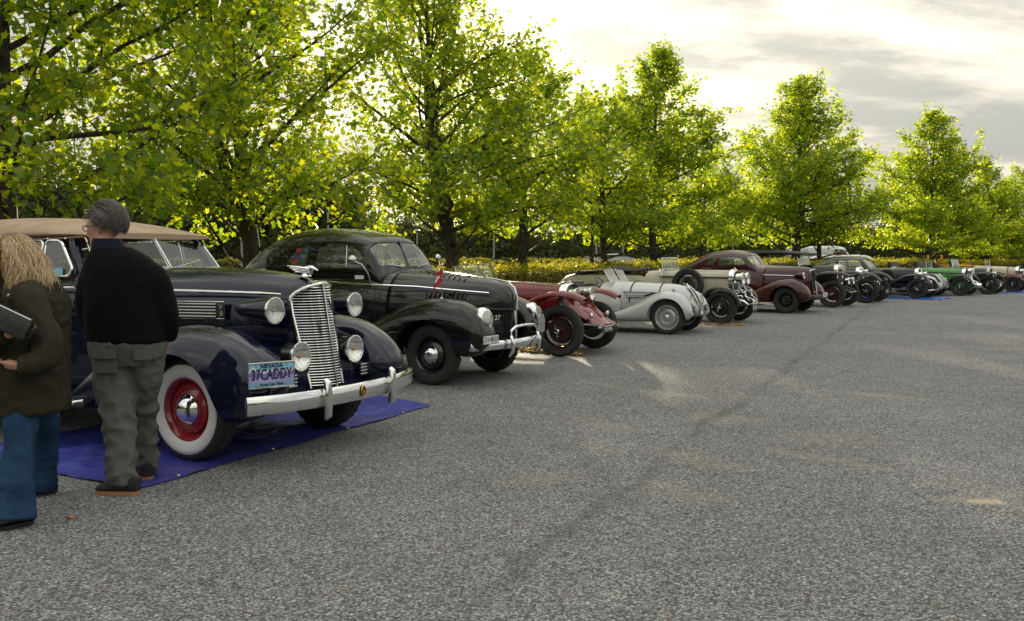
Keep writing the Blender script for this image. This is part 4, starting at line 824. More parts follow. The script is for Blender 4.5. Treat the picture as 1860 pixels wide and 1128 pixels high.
    # inner front panel carrying the upright grille
    gp = [(-0.4, 0.42, 0.86, 0.56, 3, 0.05), (0.2, 0.44, 0.87, 0.50, 2.8, 0.05), (0.5, 0.46, 0.865, 0.34, 2.4, 0.05), (0.62, 0.48, 0.86, 0.20, 2.2, 0.05), (0.665, 0.52, 0.84, 0.06, 2.0, 0.0)]
    me = loft(gp, 36, 36).mesh('front_panel', 40); link('front_panel', boolean(me, [cyl_y(0, 0.36, 0.42, -1.2, -0.47), cyl_y(0, 0.36, 0.42, 0.47, 1.2)]), t, m=blk)
    bars = mat('grille_black', (0.008, 0.009, 0.012), rough=0.3, coat=0.7)
    for s in (-1, 1):
        for k in range(14):
            u = (k + 1) / 15.0; y = 0.035 + 0.34 * u; x = 0.678 - 0.05 * u - 0.19 * u ** 2; z0 = 0.52 + 0.06 * u; z1 = 0.855 - 0.02 * u
            MB().tube([(x - 0.01, s * y, z0), (x + 0.006, s * y, (z0 + z1) / 2), (x, s * y, z1)], [0.007, 0.009, 0.008], 6).build('grille_bar', bars, t)
        MB().tube([(0.70, s * 0.02, 0.868), (0.655, s * 0.16, 0.872), (0.53, s * 0.33, 0.885), (0.44, s * 0.42, 0.90)], 0.009, 6).build('hood_lip', BLACKMETAL, t)
        # teardrop headlamp bezel and lens
        pr = [(-0.13 * 0 + 0.0, 0.125), (0.066, 0.105), (0.094, 0.04), (0.088, -0.035), (0.055, -0.10), (0.0, -0.165), (-0.055, -0.10), (-0.088, -0.035), (-0.094, 0.04), (-0.066, 0.105)]
        pr = rounded(pr, 0.04, 3); yaw = s * 0.20
        bz = MB(); rings = []
        for f, x in ((1.0, -0.04), (1.03, 0.0), (0.98, 0.028), (0.86, 0.042)): rings.append([(x - (0.14 * max(0, z) * 1.2) + 0.05 * min(0, z), y * f, z * f) for y, z in pr])
        bz.rings(rings); o = bz.build('headlamp', CHROME, t, loc=(0.640, s * 0.635, 0.785), rot=(0, R(-8), yaw), smooth=60, scale=(1.25, 1.18, 1.12))
        link('lens', MB().lathe([(0.078, 0.0), (0.070, 0.018), (0.045, 0.032), (0.001, 0.038)], 32, 'x').mesh('lens', 60), o, (0.034, 0, 0.0), m=LENS_RIB); link('reflector', MB().lathe([(0.080, 0.004), (0.079, -0.001), (0.001, -0.004)], 32, 'x').mesh('reflector', 60), o, (0.0345, 0, 0), m=REFLECTOR)
        MB().tube([(-3.5, s * 0.62, 1.06), (-2.6, s * 0.755, 1.17), (-1.57, s * 0.778, 1.187), (-0.82, s * 0.735, 1.155), (-0.33, s * 0.565, 1.135), (0.1, s * 0.468, 1.10), (0.52, s * 0.318, 1.066)], 0.011, 6).build('side_strip', CHROME, t)
        for k in range(9): MB().box((-0.20 + k * 0.055, s * (0.545 - 0.0135 * k), 1.03), (0.014, 0.022, 0.105), rot=(0, R(12), s * -0.24), bev=0.006).build('hood_louvre', blk, t)
        for k in range(8):
            for r_ in range(2): MB().box((-0.35 + k * 0.07, s * (0.13 + 0.12 * r_), 1.308 - 0.007 * k - 0.008 * r_), (0.018, 0.075, 0.011), rot=(0, R(22), 0), bev=0.004).build('top_louvre', blk, t)
        MB().box((-1.45, s * 0.83, 0.36), (1.5, 0.2, 0.05), bev=0.02).build('running_board', BLACKMETAL, t)
    MB().box((0.70, 0, 0.68), (0.03, 0.045, 0.36), rot=(0, R(-2), 0), bev=0.008).build('grille_centre', STEEL, t)
    MB().tube([(0.715, 0, 0.862), (0.722, 0, 1.02), (0.69, 0, 1.12), (0.60, 0, 1.19), (0.42, 0, 1.226), (0.25, 0, 1.246)], [0.014, 0.015, 0.013, 0.010, 0.007, 0.004], 8).build('nose_trim', CHROME, t)
    MB().box((0.722, 0, 0.875), (0.03, 0.05, 0.045), bev=0.008).build('hood_badge', STEEL, t)
    fx = lambda y: 0.80 - 0.22 * (abs(y) / 0.87) ** 2.2
    b = bar_y(MB(), curve_pts(fx, -0.865, 0.865, 0.478, 27), 0.105, 0.05).build('front_bumper', STEEL, t); b.data.materials.clear(); b.data.materials.append(CHROME)
    MB().lathe([(0.052, -0.005), (0.045, 0.014), (0.02, 0.03), (0.001, 0.034)], 16, 'y').build('bumper_end', CHROME, b, loc=(0.58, 0.865, 0.478), scale=(0.5, 1, 1))
    for s in (-1, 1):
        MB().tube([(0.80, s * 0.34, 0.335), (0.845, s * 0.34, 0.40), (0.85, s * 0.34, 0.50), (0.82, s * 0.34, 0.575)], [0.016, 0.028, 0.030, 0.022], 10).build('bumper_guard', CHROME, b)
    MB().tube([(0.82, -0.34, 0.55), (0.82, -0.34, 0.625), (0.83, -0.25, 0.675), (0.845, 0, 0.685), (0.83, 0.25, 0.675), (0.82, 0.34, 0.625), (0.82, 0.34, 0.55)], 0.017, 8).build('bumper_hoop', CHROME, b)
    MB().prism([(0.78, 0.42, 0.56), (0.78, 0.60, 0.56), (0.78, 0.61, 0.70), (0.78, 0.57, 0.78), (0.78, 0.47, 0.78), (0.78, 0.42, 0.70)], (0.02, 0, 0)).build('lamp_bracket', STEEL, t)
    bar_y(MB(), curve_pts(lambda y: -4.2 + 0.2 * (abs(y) / 0.85) ** 2, -0.85, 0.85, 0.48, 17), 0.10, 0.045).build('rear_bumper', CHROME, t)
    plate(t, (0.735, -0.655, 0.555), 0.30, 0.098, 'ZH·48559', WHITE, BLACKP, yaw=R(-6), border=(BLACKMETAL, 0.004))
    decal(t, '27', 0.075, (0.715, -0.47, 0.79), (R(90), 0, R(62)), WHITE, 'start_number', shear=0.1)
    decal(t, '88', 0.20, (-1.22, -0.8045, 0.88), (R(90), 0, 0), mat('faint_decal', (0.035, 0.035, 0.037), rough=0.5), 'door_number'); decal(t, 'Star', 0.075, (-0.52, -0.655, 1.06), (R(90), 0, R(12)), CHROME, 'hood_script', shear=0.3)
    for x, z, w in ((-1.02, 1.245, 0.13), (-2.55, 1.30, 0.10)):
        MB().box((x, -0.772 if x > -2 else -0.775, z), (w, 0.004, 0.045 if w > 0.12 else 0.07)).build('door_sticker', WHITE, t, smooth=0)
    cl = [(0.35, 0.03, 0.05), (0.02, 0.10, 0.16), (0.12, 0.03, 0.18), (0.05, 0.22, 0.40), (0.40, 0.06, 0.06), (0.02, 0.12, 0.05)]
    for k in range(6): MB().box((-2.10 + 0.115 * (k % 2) - 0.02 * (k // 2), -0.60 - 0.022 * (k // 2), 1.575 - 0.08 * (k // 2)), (0.085, 0.004, 0.055), rot=(R(-14), 0, 0)).build('window_sticker', mat('sticker_%d' % k, cl[k], rough=0.5), t, smooth=0)
    # door mirror on a curved arm
    MB().tube([(-0.865, -0.74, 1.16), (-0.875, -0.80, 1.30), (-0.93, -0.835, 1.40), (-1.03, -0.86, 1.44)], 0.008, 6).build('mirror_arm', STEEL, t)
    MB().lathe([(0.055, -0.01), (0.056, 0.0), (0.045, 0.02), (0.02, 0.034), (0.001, 0.038)], 24, 'x').build('door_mirror', STEEL, t, loc=(-1.05, -0.865, 1.455), rot=(0, 0, R(-35)))
    MB().tube([(-0.865, 0.74, 1.16), (-0.87, 0.80, 1.34), (-0.90, 0.83, 1.43)], 0.008, 6).build('mirror_arm', STEEL, t); MB().lathe([(0.055, -0.01), (0.056, 0.0), (0.045, 0.02), (0.001, 0.036)], 24, 'x').build('door_mirror', STEEL, t, loc=(-0.92, 0.835, 1.47))
    for y0 in (-0.778,): MB().tube([(-0.80, -0.764, 0.45), (-0.80, -0.772, 0.8), (-0.80, -0.755, 1.15)], 0.0035, 4).build('door_gap', UNDER, t)
    MB().box((-1.5, 0, 0.42), (3.8, 1.0, 0.12)).build('chassis', UNDER, t); MB().tube([(0, -0.66, 0.34), (0, 0.66, 0.34)], 0.035, 8).build('front_axle', UNDER, t)
    # red flag with a white cross, on a short staff fixed to the near fender
    f = thing('fender_flag', 'small red flag with a white cross on the black coupe fender', 'flag'); f.parent = None
    M = Matrix.Translation((-0.58, 11.5, 0)) @ Matrix.Rotation(R(-28), 4, 'Z'); f.matrix_world = M @ Matrix.Translation((0.08, -0.66, 1.005))
    MB().tube([(0, 0, 0), (0.01, 0, 0.39)], 0.006, 6).build('staff', STEEL, f); MB().lathe([(0.03, 0), (0.02, 0.012), (0.006, 0.02)], 14, 'z').build('staff_base', STEEL, f); MB().lathe([(0.001, 0.408), (0.011, 0.397), (0.001, 0.385)], 10, 'z', (0.01, 0, 0)).build('finial', CHROME, f)
    fm = mat('flag_red', (0.55, 0.018, 0.035), rough=0.8, var=0.15); nx, nz = 10, 10
    def fp(u, v): return (0.008 - u * (0.075 + 0.05 * v), 0.022 * math.sin(u * 6 + v * 2) - 0.03 * u, 0.380 - v * 0.175 - u * 0.125 - 0.02 * u * u)
    MB().add([fp(i / nx, j / nz) for j in range(nz + 1) for i in range(nx + 1)], [(j * (nx + 1) + i, j * (nx + 1) + i + 1, (j + 1) * (nx + 1) + i + 1, (j + 1) * (nx + 1) + i) for j in range(nz) for i in range(nx)]).build('cloth', fm, f, smooth=70)
    cross = MB()
    for (u0, u1, v0, v1) in ((0.42, 0.60, 0.28, 0.72), (0.28, 0.74, 0.43, 0.57)):
        for sy in (-0.003, 0.003):
            g = 5; cross.add([tuple(Vector(fp(u0 + (u1 - u0) * i / g, v0 + (v1 - v0) * j / g)) + Vector((0, sy * (1 if v0 > 0.3 else 1.15), 0))) for j in range(g + 1) for i in range(g + 1)], [(j * (g + 1) + i, j * (g + 1) + i + 1, (j + 1) * (g + 1) + i + 1, (j + 1) * (g + 1) + i) for j in range(g) for i in range(g)])
    cross.build('white_cross', WHITE, f, smooth=70)
black_coupe()
def maroon_coupe():
    t = thing('vintage_coupe', 'maroon coupe with a tall black grille and plain black wheels', 'car', (7.48, 24.78, 0), R(-33))
    mr = paint('maroon_paint', (0.050, 0.0062, 0.0078)); blk = mat('satin_black', (0.012, 0.012, 0.013), rough=0.45)
    for x, y, s in ((0, -0.70, -1), (0, 0.70, 1), (-2.86, -0.72, -1), (-2.86, 0.72, 1)): wheel(t, x, y, 0.335, 0.19, 'slot', 0.58, blk, None, s, tread=1)
    body = [(-4.1, 0.46, 0.62, 0.35, 2.4, 0.1), (-3.95, 0.38, 0.88, 0.58, 2.6, 0.15), (-3.4, 0.36, 1.10, 0.72, 2.9, 0.16), (-2.8, 0.35, 1.18, 0.77, 3.4, 0.14), (-2.0, 0.34, 1.21, 0.79, 4.0, 0.10), (-1.3, 0.34, 1.21, 0.79, 4.0, 0.10), (-0.85, 0.34, 1.22, 0.75, 3.6, 0.13), (-0.65, 0.38, 1.21, 0.70, 3.2, 0.16)]
    link('body', loft(body, 60, 48).mesh('body', 40), t, m=mr)
    hood = [(-0.85, 0.50, 1.235, 0.64, 3.0, 0.25), (-0.4, 0.50, 1.225, 0.54, 2.9, 0.26), (0.0, 0.50, 1.21, 0.44, 2.8, 0.26), (0.25, 0.46, 1.195, 0.36, 2.6, 0.24), (0.40, 0.44, 1.165, 0.29, 2.4, 0.18), (0.48, 0.44, 1.10, 0.22, 2.2, 0.1)]
    link('hood', loft(hood, 50, 48).mesh('hood', 40), t, m=mr)
    cab = [(-3.35, 0.98, 1.03, 0.30, 2.2, 0.1), (-3.0, 0.98, 1.20, 0.52, 2.5, 0.2), (-2.72, 0.98, 1.36, 0.60, 2.8, 0.26), (-2.42, 0.98, 1.51, 0.655, 3.0, 0.28), (-2.05, 0.98, 1.615, 0.69, 3.1, 0.28), (-1.65, 0.98, 1.638, 0.70, 3.2, 0.26), (-1.35, 0.98, 1.615, 0.70, 3.2, 0.25), (-1.15, 0.98, 1.56, 0.69, 3.1, 0.22), (-1.05, 0.98, 1.48, 0.68, 3.0, 0.18), (-0.92, 0.98, 1.30, 0.665, 3.0, 0.10), (-0.84, 0.98, 1.19, 0.65, 3.0, 0.04)]
    q = rounded([(-2.30, 1.235), (-2.16, 1.39), (-2.03, 1.44), (-1.95, 1.42), (-2.0, 1.225)], 0.06); d = rounded([(-1.88, 1.22), (-1.86, 1.43), (-1.48, 1.475), (-1.27, 1.43), (-1.11, 1.27), (-1.10, 1.23)], 0.05)
    ws = [rounded([(s * 0.015, 1.245), (s * 0.015, 1.50), (s * 0.44, 1.49), (s * 0.56, 1.42), (s * 0.58, 1.255)], 0.05) for s in (-1, 1)]
    closed_cabin(t, cab, mr, [q, d], [(w, -1.4, -0.5, 'windscreen') for w in ws], nx=64, nr=52)
    seat(t, -1.75, 0, 0.9, 1.2, CAVITY, 0.5); MB().box((-1.6, 0, 0.90), (2.0, 1.2, 0.03)).build('floor_pan', CAVITY, t); steering(t, -1.2, -0.33, 1.18)
    fk = [(-1.10, 0.30, 0.36, 0.10, 2.2, 0.1, 0.73), (-0.85, 0.28, 0.56, 0.16, 2.3, 0.12, 0.71), (-0.5, 0.27, 0.74, 0.21, 2.4, 0.15, 0.70), (-0.15, 0.27, 0.86, 0.24, 2.5, 0.16, 0.69), (0.12, 0.27, 0.885, 0.25, 2.5, 0.16, 0.68), (0.38, 0.29, 0.80, 0.24, 2.4, 0.14, 0.67), (0.53, 0.33, 0.67, 0.2, 2.2, 0.08, 0.66), (0.60, 0.42, 0.55, 0.10, 2.0, 0.0, 0.65)]
    for s in (-1, 1): fender(t, fk, 0, 0.335, 0.385, mr, s, 0.50, 1.3, nx=50, nr=36)
    rk = [(-3.85, 0.36, 0.46, 0.10, 2.2, 0.1, 0.66), (-3.55, 0.32, 0.68, 0.18, 2.4, 0.1, 0.68), (-3.2, 0.30, 0.83, 0.23, 2.6, 0.1, 0.70), (-2.86, 0.30, 0.87, 0.24, 2.6, 0.12, 0.71), (-2.45, 0.30, 0.76, 0.22, 2.5, 0.12, 0.72), (-2.05, 0.31, 0.46, 0.12, 2.3, 0.1, 0.74)]
    for s in (-1, 1): fender(t, rk, -2.86, 0.335, 0.38, mr, s, 0.54, 1.3, 'rear_fender', nx=40, nr=30)
    ap = [(-0.6, 0.34, 0.72, 0.58, 3, 0.05), (0.2, 0.36, 0.72, 0.52, 2.8, 0.05), (0.44, 0.38, 0.66, 0.36, 2.4, 0.05)]
    link('front_apron', boolean(loft(ap, 24, 30).mesh('a', 40), [cyl_y(0, 0.335, 0.40, -1.2, -0.46), cyl_y(0, 0.335, 0.40, 0.46, 1.2)]), t, m=mr)
    gx = lambda y, z: 0.53 + (1.11 - z) * 0.10 - 0.10 * (abs(y) / 0.19) ** 2.2
    gw = lambda z: 0.115 + 0.075 * (z - 0.44) / 0.67
    link('grille_backing', loft([(0.40, 0.44, 1.13, 0.185, 2.6, 0.0), (0.505, 0.44, 1.09, 0.15, 2.4, 0.0)], 8, 32).mesh('gb', 40), t, m=UNDER)
    for k in range(16):
        z = 0.47 + k * 0.039; bar_y(MB(), [(gx(y, z), y, z) for y in np.linspace(-gw(z), gw(z), 9)], 0.013, 0.014, 6).build('grille_bar', blk, t)
    MB().tube([(gx(gw(z), z) + 0.004, -gw(z), z) for z in np.linspace(0.44, 1.08, 12)] + [(gx(y, 1.115), y, 1.115 + 0.02 * (1 - abs(y) / 0.15)) for y in np.linspace(-0.15, 0.15, 9)] + [(gx(gw(z), z) + 0.004, gw(z), z) for z in np.linspace(1.08, 0.44, 12)], 0.011, 6).build('grille_surround', CHROME, t)
    MB().box((0.56, 0, 1.03), (0.015, 0.09, 0.02), bev=0.004).build('grille_badge', CHROME, t)
    for s in (-1, 1):
        headlamp(t, (0.36, s * 0.40, 0.965), 0.088, mr, 0.26, taper=0.8, dome=0.25); MB().tube([(0.22, s * 0.25, 0.93), (0.22, s * 0.38, 0.95)], 0.04, 8).build('lamp_arm', mr, t)
        MB().tube([(-0.85, s * 0.618, 0.985), (-0.35, s * 0.50, 0.975), (0.1, s * 0.398, 0.965)], 0.009, 6).build('hood_strip', CHROME, t)
        MB().lathe([(0.03, 0), (0.026, 0.02), (0.001, 0.03)], 14, 'x').build('indicator', ORANGELAMP, t, loc=(0.62, s * 0.36, 0.545)); MB().box((-1.45, s * 0.82, 0.32), (1.5, 0.2, 0.05), bev=0.02).build('running_board', BLACKMETAL, t)
        MB().lathe([(0.035, 0.0), (0.03, 0.02), (0.001, 0.026)], 12, 'x').build('door_mirror', BLACKMETAL, t, loc=(-1.12, s * 0.70, 1.26))
    fx = lambda y: 0.75 - 0.2 * (abs(y) / 0.8) ** 2.2
    b = bar_y(MB(), curve_pts(fx, -0.80, 0.80, 0.43, 21), 0.12, 0.05).build('front_bumper', mat('grey_bumper', (0.06, 0.06, 0.06), rough=0.35, metal=0.6), t)
    plate(t, (0.79, 0.05, 0.47), 0.40, 0.11, 'KV 31', WHITE, BLACKP)
    for s in (-1, 1): MB().lathe([(0.012, 0), (0.001, 0.012)], 8, 'x').build('bumper_bolt', CHROME, b, loc=(fx(0.5) + 0.025, s * 0.5, 0.43))
    MB().box((-1.5, 0, 0.38), (3.8, 1.0, 0.12)).build('chassis', UNDER, t); MB().tube([(0, -0.6, 0.33), (0, 0.6, 0.33)], 0.03, 8).build('front_axle', UNDER, t)
maroon_coupe()

# ------------------------------------------------------------------ open vintage cars with separate wings
def arc_path(r, a0, a1, cx=0.0, cz=0.0, n=9): return [(cx + r * math.cos(R(a0 + (a1 - a0) * i / (n - 1))), cz + r * math.sin(R(a0 + (a1 - a0) * i / (n - 1)))) for i in range(n)]
def vintage(label, loc, deg, pm, wm, r=0.36, tw=0.14, rimf=0.66, wheelm=None, spokem=None, track=0.70, wb=2.9, hood=(-1.4, 0.10), hz=(1.17, 1.15), hwid=(0.48, 0.27), zb=0.50,
            body_end=-3.9, body_z=1.12, body_w=0.66, rad=None, radm=None, radh=None, lamps=None, screen=None, wing='cycle', wpath=None, wingw=0.26, spare=None, top=None, plate_=None, irons=True, belt=None, straps=None, low_lamps=None, badge=None, two_tone=None, name='vintage_tourer', seats=None, nsp=44, cap=None, tonneau=None, side_lamps=None, apron=None):
    t = thing(name, label, 'car', (loc[0], loc[1], 0), R(-deg)); wheelm = wheelm or BLACKMETAL; radm = radm or CHROME
    for x, s in ((0, -1), (0, 1), (-wb, -1), (-wb, 1)): wheel(t, x, s * track, r, tw, 'wire', rimf, wheelm, cap, s, spoke_mat=spokem, tread=1, nsp=nsp)
    for x in (0, -wb): MB().tube([(x, -track + 0.05, r), (x, track - 0.05, r)], 0.035, 8).build('axle', UNDER, t)
    for s in (-1, 1): MB().lathe([(r * 0.50, -0.02), (r * 0.52, 0.05), (0.04, 0.06)], 28, 'y').build('brake_drum', wheelm, t, loc=(0, s * (track - 0.07), r), rot=(0, 0, 0 if s < 0 else math.pi))
    x0, x1 = hood; f = rad if rad is not None else x1
    hk = [(x0, zb, hz[0], hwid[0], 3.6, 0.10), ((x0 * 2 + x1) / 3, zb, hz[0] * 0.67 + hz[1] * 0.33 + 0.004, hwid[0] * 0.70 + hwid[1] * 0.30, 3.6, 0.12), ((x0 + x1 * 2) / 3, zb, hz[0] * 0.33 + hz[1] * 0.67 + 0.004, hwid[0] * 0.33 + hwid[1] * 0.67, 3.4, 0.12), (x1, zb, hz[1], hwid[1], 3.2, 0.10)]
    h = link('hood', loft(hk, 36, 44).mesh('hood', 40), t, m=pm)
    for s in (-1, 1):
        if belt:
            pts = [(x0 + (x1 - x0) * u, s * ((hwid[0] * (1 - u) + hwid[1] * u) * 0.985 + 0.004), (hz[0] * (1 - u) + hz[1] * u) - 0.155) for u in np.linspace(0, 1, 8)]
            bar = MB(); bar.tube(pts, 0.020, 6); bar.build('hood_moulding', belt, h)
        MB().tube([(x0 + (x1 - x0) * u, s * ((hwid[0] * (1 - u) + hwid[1] * u) * 0.62), (hz[0] * (1 - u) + hz[1] * u) - 0.020) for u in np.linspace(0.02, 0.98, 8)], 0.004, 4).build('hood_hinge', STEEL if pm != BLACKMETAL else BLACKMETAL, h)
        for k in range(10):
            u = 0.18 + 0.07 * k; y = (hwid[0] * (1 - u) + hwid[1] * u); MB().box((x0 + (x1 - x0) * u, s * (y + 0.001), (hz[0] + zb) / 2 - 0.03), (0.012, 0.014, (hz[1] - zb) * 0.32), rot=(0, 0, s * -0.14), bev=0.004).build('hood_louvre', pm, h)
    if straps:
        for u in straps:
            w_ = hwid[0] * (1 - u) + hwid[1] * u; z_ = hz[0] * (1 - u) + hz[1] * u; pts = []
            for a in np.linspace(-0.25, math.pi + 0.25, 25):
                c, s_ = math.cos(a), math.sin(a); pts.append((x0 + (x1 - x0) * u, (w_ + 0.006) * math.copysign(abs(c) ** 0.55, c), (z_ + zb) / 2 + 0.006 + ((z_ - zb) / 2 + 0.004) * math.copysign(abs(s_) ** 0.55, s_)))
            MB().tube(pts, 0.012, 5).build('hood_strap', FABRIC_BLACK, h)
    bk = [(body_end, 0.62, body_z - 0.30, body_w * 0.45, 2.8, 0.1), (body_end + 0.35, 0.52, body_z - 0.10, body_w * 0.85, 3.2, 0.1), (body_end + 1.0, 0.46, body_z - 0.02, body_w, 4, 0.06), (x0 - 0.5, 0.46, body_z, body_w, 4, 0.06), (x0 + 0.06, 0.48, hz[0] + 0.012, hwid[0] + 0.02, 3.6, 0.10)]
    me = loft(bk, 50, 44).mesh('body', 40)
    if top != 'saloon':
        me = boolean(me, [loft([(body_end + 0.75, 0.62, body_z + 0.3, body_w - 0.10, 5, 0.0), (x0 - 0.30, 0.62, body_z + 0.3, body_w - 0.08, 5, 0.0)], 8, 32).mesh('cut', 0)])
    link('body', me, t, m=pm)
    if top != 'saloon':
        sm = seats or mat('black_leather', (0.02, 0.018, 0.017), rough=0.5, var=0.3); seat(t, x0 - 0.85, 0, 0.78, body_w * 1.6, sm, 0.46); steering(t, x0 - 0.32, -0.30, body_z + 0.02, 0.20)
        MB().tube([(body_end + 0.7, -body_w + 0.05, body_z - 0.03), (x0 - 0.35, -body_w + 0.045, body_z + 0.005)], 0.016, 6).build('cockpit_roll', sm, t); MB().tube([(body_end + 0.7, body_w - 0.05, body_z - 0.03), (x0 - 0.35, body_w - 0.045, body_z + 0.005)], 0.016, 6).build('cockpit_roll', sm, t)
    if tonneau: MB().rings([[(x, -w_, z_ - 0.02), (x, -w_ * 0.8, z_ + 0.02), (x, 0, z_ + 0.04), (x, w_ * 0.8, z_ + 0.02), (x, w_, z_ - 0.02), (x, 0, z_ - 0.03)] for x, w_, z_ in tonneau]).build('tonneau_cover', FABRIC_BLACK, t, smooth=60)
    MB().box((-wb / 2, 0, 0.44), (wb + 0.6, 0.75, 0.14), bev=0.03).build('chassis', UNDER, t)
    # radiator: plated shell, dark core, filler cap
    rh = radh or (hz[1] - 0.62); rw = hwid[1] + 0.025; zt = hz[1] + 0.02; zc = zt - rh
    out = rounded([(-rw * 0.92, zc), (rw * 0.92, zc), (rw, zt - 0.13), (rw * 0.66, zt - 0.02), (0, zt + 0.015), (-rw * 0.66, zt - 0.02), (-rw, zt - 0.13)], 0.06, 4); inn = [(y * 0.84, zc + 0.03 + (z - zc) * 0.84) for y, z in out]
    rg = MB().rings([[(f - 0.06, y * 0.98, z) for y, z in out], [(f + 0.035, y, z) for y, z in out], [(f + 0.055, (y + yi) / 2, (z + zi) / 2) for (y, z), (yi, zi) in zip(out, inn)], [(f + 0.035, y, z) for y, z in inn], [(f + 0.01, y, z) for y, z in inn]], cap=False).build('radiator_shell', radm, t, smooth=45)
    MB().prism([(f + 0.008, y, z) for y, z in inn], (0.012, 0, 0)).build('radiator_core', mat('radiator_core', (0.03, 0.03, 0.032), rough=0.5, metal=0.5, var=0.4, vscale=60), rg, smooth=0)
    for k in range(9):
        y = -rw * 0.7 + k * rw * 1.4 / 8; MB().box((f + 0.027, y, zc + rh * 0.48), (0.008, 0.008, rh * 0.74)).build('radiator_slat', STEEL if radm == CHROME else BLACKMETAL, rg)
    MB().lathe([(0.036, 0), (0.036, 0.014), (0.018, 0.02), (0.016, 0.035), (0.001, 0.04)], 14, 'z').build('filler_cap', CHROME, rg, loc=(f + 0.0, 0, zt + 0.008))
    if badge: MB().lathe([(0.035, 0), (0.03, 0.006), (0.001, 0.008)], 16, 'x').build('badge', badge, rg, loc=(f + 0.05, 0, zt - 0.04))
    # front wings
    for s in (-1, 1):
        p = wpath or arc_path(r + 0.07, 158, 18, 0, r)
        wg = arc_wing(t, p, s * (track + 0.0), wingw, 0.012, wm, 'front_wing', crown=0.035, skirt=0.03, flare=(lambda u: 0.55 + 0.45 * math.sin(math.pi * min(1, 0.12 + u * 0.8))) if wing == 'cycle' else (lambda u: 0.75 + 0.25 * math.sin(math.pi * u)))
        MB().tube([(0, s * (track - 0.08), r), (-0.02, s * (track - 0.06), r + 0.2), (0, s * track, r * 2 + 0.06)], 0.010, 5).build('wing_stay', BLACKMETAL, wg)
        arc_wing(t, arc_path(r + 0.08, 175, 5, -wb, r) if wing == 'cycle' else [(-wb + 0.62, r * 0.75), (-wb + 0.40, r + 0.26), (-wb, r * 2 + 0.09), (-wb - 0.40, r + 0.28), (-wb - 0.55, r * 0.9)], s * track, wingw, 0.012, wm, 'rear_wing', crown=0.035, skirt=0.03)
        if wing != 'cycle': MB().box((-wb / 2 - 0.1, s * (track - 0.02), r * 0.92), (wb - 1.5, 0.24, 0.035), bev=0.012).build('running_board', BLACKMETAL, t)
        if irons:
            MB().tube([(f - 0.15, s * 0.33, 0.56), (f + 0.12, s * 0.35, 0.56), (f + 0.33, s * 0.36, 0.49), (f + 0.42, s * 0.36, 0.42)], [0.035, 0.034, 0.026, 0.022], 8).build('dumb_iron', radm if irons == 'bright' else BLACKMETAL, t)
            MB().tube([(f + 0.42, s * 0.36, 0.405), (0.05, s * 0.36, r + 0.02), (-0.55, s * 0.36, 0.42)], [0.018, 0.028, 0.018], 6).build('leaf_spring', BLACKMETAL, t)
        if lamps:
            lx, ly, lz, lr, lm = lamps; headlamp(t, (lx, s * ly, lz), lr, lm, lr * 1.35, ribs=False, taper=1.15, dome=0.14)
            MB().tube([(lx - 0.05, s * ly, lz - lr), (lx - 0.08, s * ly * 0.95, lz - lr - 0.12), (f, s * 0.27, lz - lr - 0.16)], 0.014, 6).build('lamp_bracket', lm if lm != CHROME else STEEL, t)
        if low_lamps:
            lx, ly, lz, lr = low_lamps; headlamp(t, (lx, s * ly, lz), lr, CHROME, lr * 1.1, ribs=False, name='spot_lamp', taper=1.1, dome=0.14)
            MB().tube([(lx - 0.03, s * ly, lz), (lx - 0.08, s * ly, 0.50)], 0.010, 5).build('lamp_bracket', STEEL, t)
        if side_lamps: MB().lathe([(0.001, -0.07), (0.03, -0.03), (0.036, 0.0), (0.026, 0.012), (0.001, 0.016)], 14, 'x').build('side_lamp', CHROME, t, loc=(side_lamps[0], s * side_lamps[1], side_lamps[2]))
    if lamps: MB().tube([(lamps[0] - 0.06, -lamps[1], lamps[2] - lamps[3] - 0.03), (lamps[0] - 0.06, lamps[1], lamps[2] - lamps[3] - 0.03)], 0.011, 6).build('lamp_bar', STEEL, t)
    if irons: MB().tube([(f + 0.40, -0.37, 0.43), (f + 0.40, 0.37, 0.43)], 0.016, 6).build('front_tie_bar', STEEL, t)
    if screen:
        sx, sw, sz0, sz1, rake = screen; q = [(sx, -sw, sz0), (sx, sw, sz0), (sx - rake, sw, sz1), (sx - rake, -sw, sz1)]
        pane(t, q, 0.006, CLEAR, CHROME, 0.011, 'windscreen', 'windscreen_frame')
        for s in (-1, 1): MB().tube([(sx + 0.02, s * (sw + 0.005), sz0 - 0.08), (sx - rake, s * (sw + 0.005), sz1 + 0.005)], 0.013, 6).build('windscreen_post', CHROME, t)
    if spare:
        for s in (-1, 1): wheel(t, spare[0], s * spare[1], r, tw, 'wire', rimf, wheelm, cap, s, z=spare[2], spoke_mat=spokem, name='spare_wheel', tilt=(0, 0.5, 0 if s < 0 else math.pi), nsp=nsp)
    if plate_: plate(t, plate_[0], plate_[1], plate_[2], plate_[3], plate_[4], plate_[5], border=(STEEL, 0.004))
    return t
CREAM = paint('cream_paint', (0.50, 0.46, 0.36)); BLK = paint('black_paint_2', (0.006, 0.006, 0.007)); BLK2 = paint('deep_black_paint', (0.008, 0.009, 0.012)); GREEN = paint('green_paint', (0.045, 0.27, 0.03)); DKGREY = paint('slate_paint', (0.018, 0.024, 0.028)); PALE = paint('pale_cream_paint', (0.58, 0.50, 0.38)); REDP = paint('red_paint', (0.16, 0.008, 0.014)); REDSP = mat('red_spokes', (0.10, 0.008, 0.012), rough=0.4, coat=0.5); GRNSP = mat('green_spokes', (0.04, 0.26, 0.03), rough=0.4, coat=0.5)
SILVERP = mat('silver_paint', (0.50, 0.515, 0.52), rough=0.36, metal=0.2, coat=0.8, var=0.04, vscale=2.0, rvar=0.02)
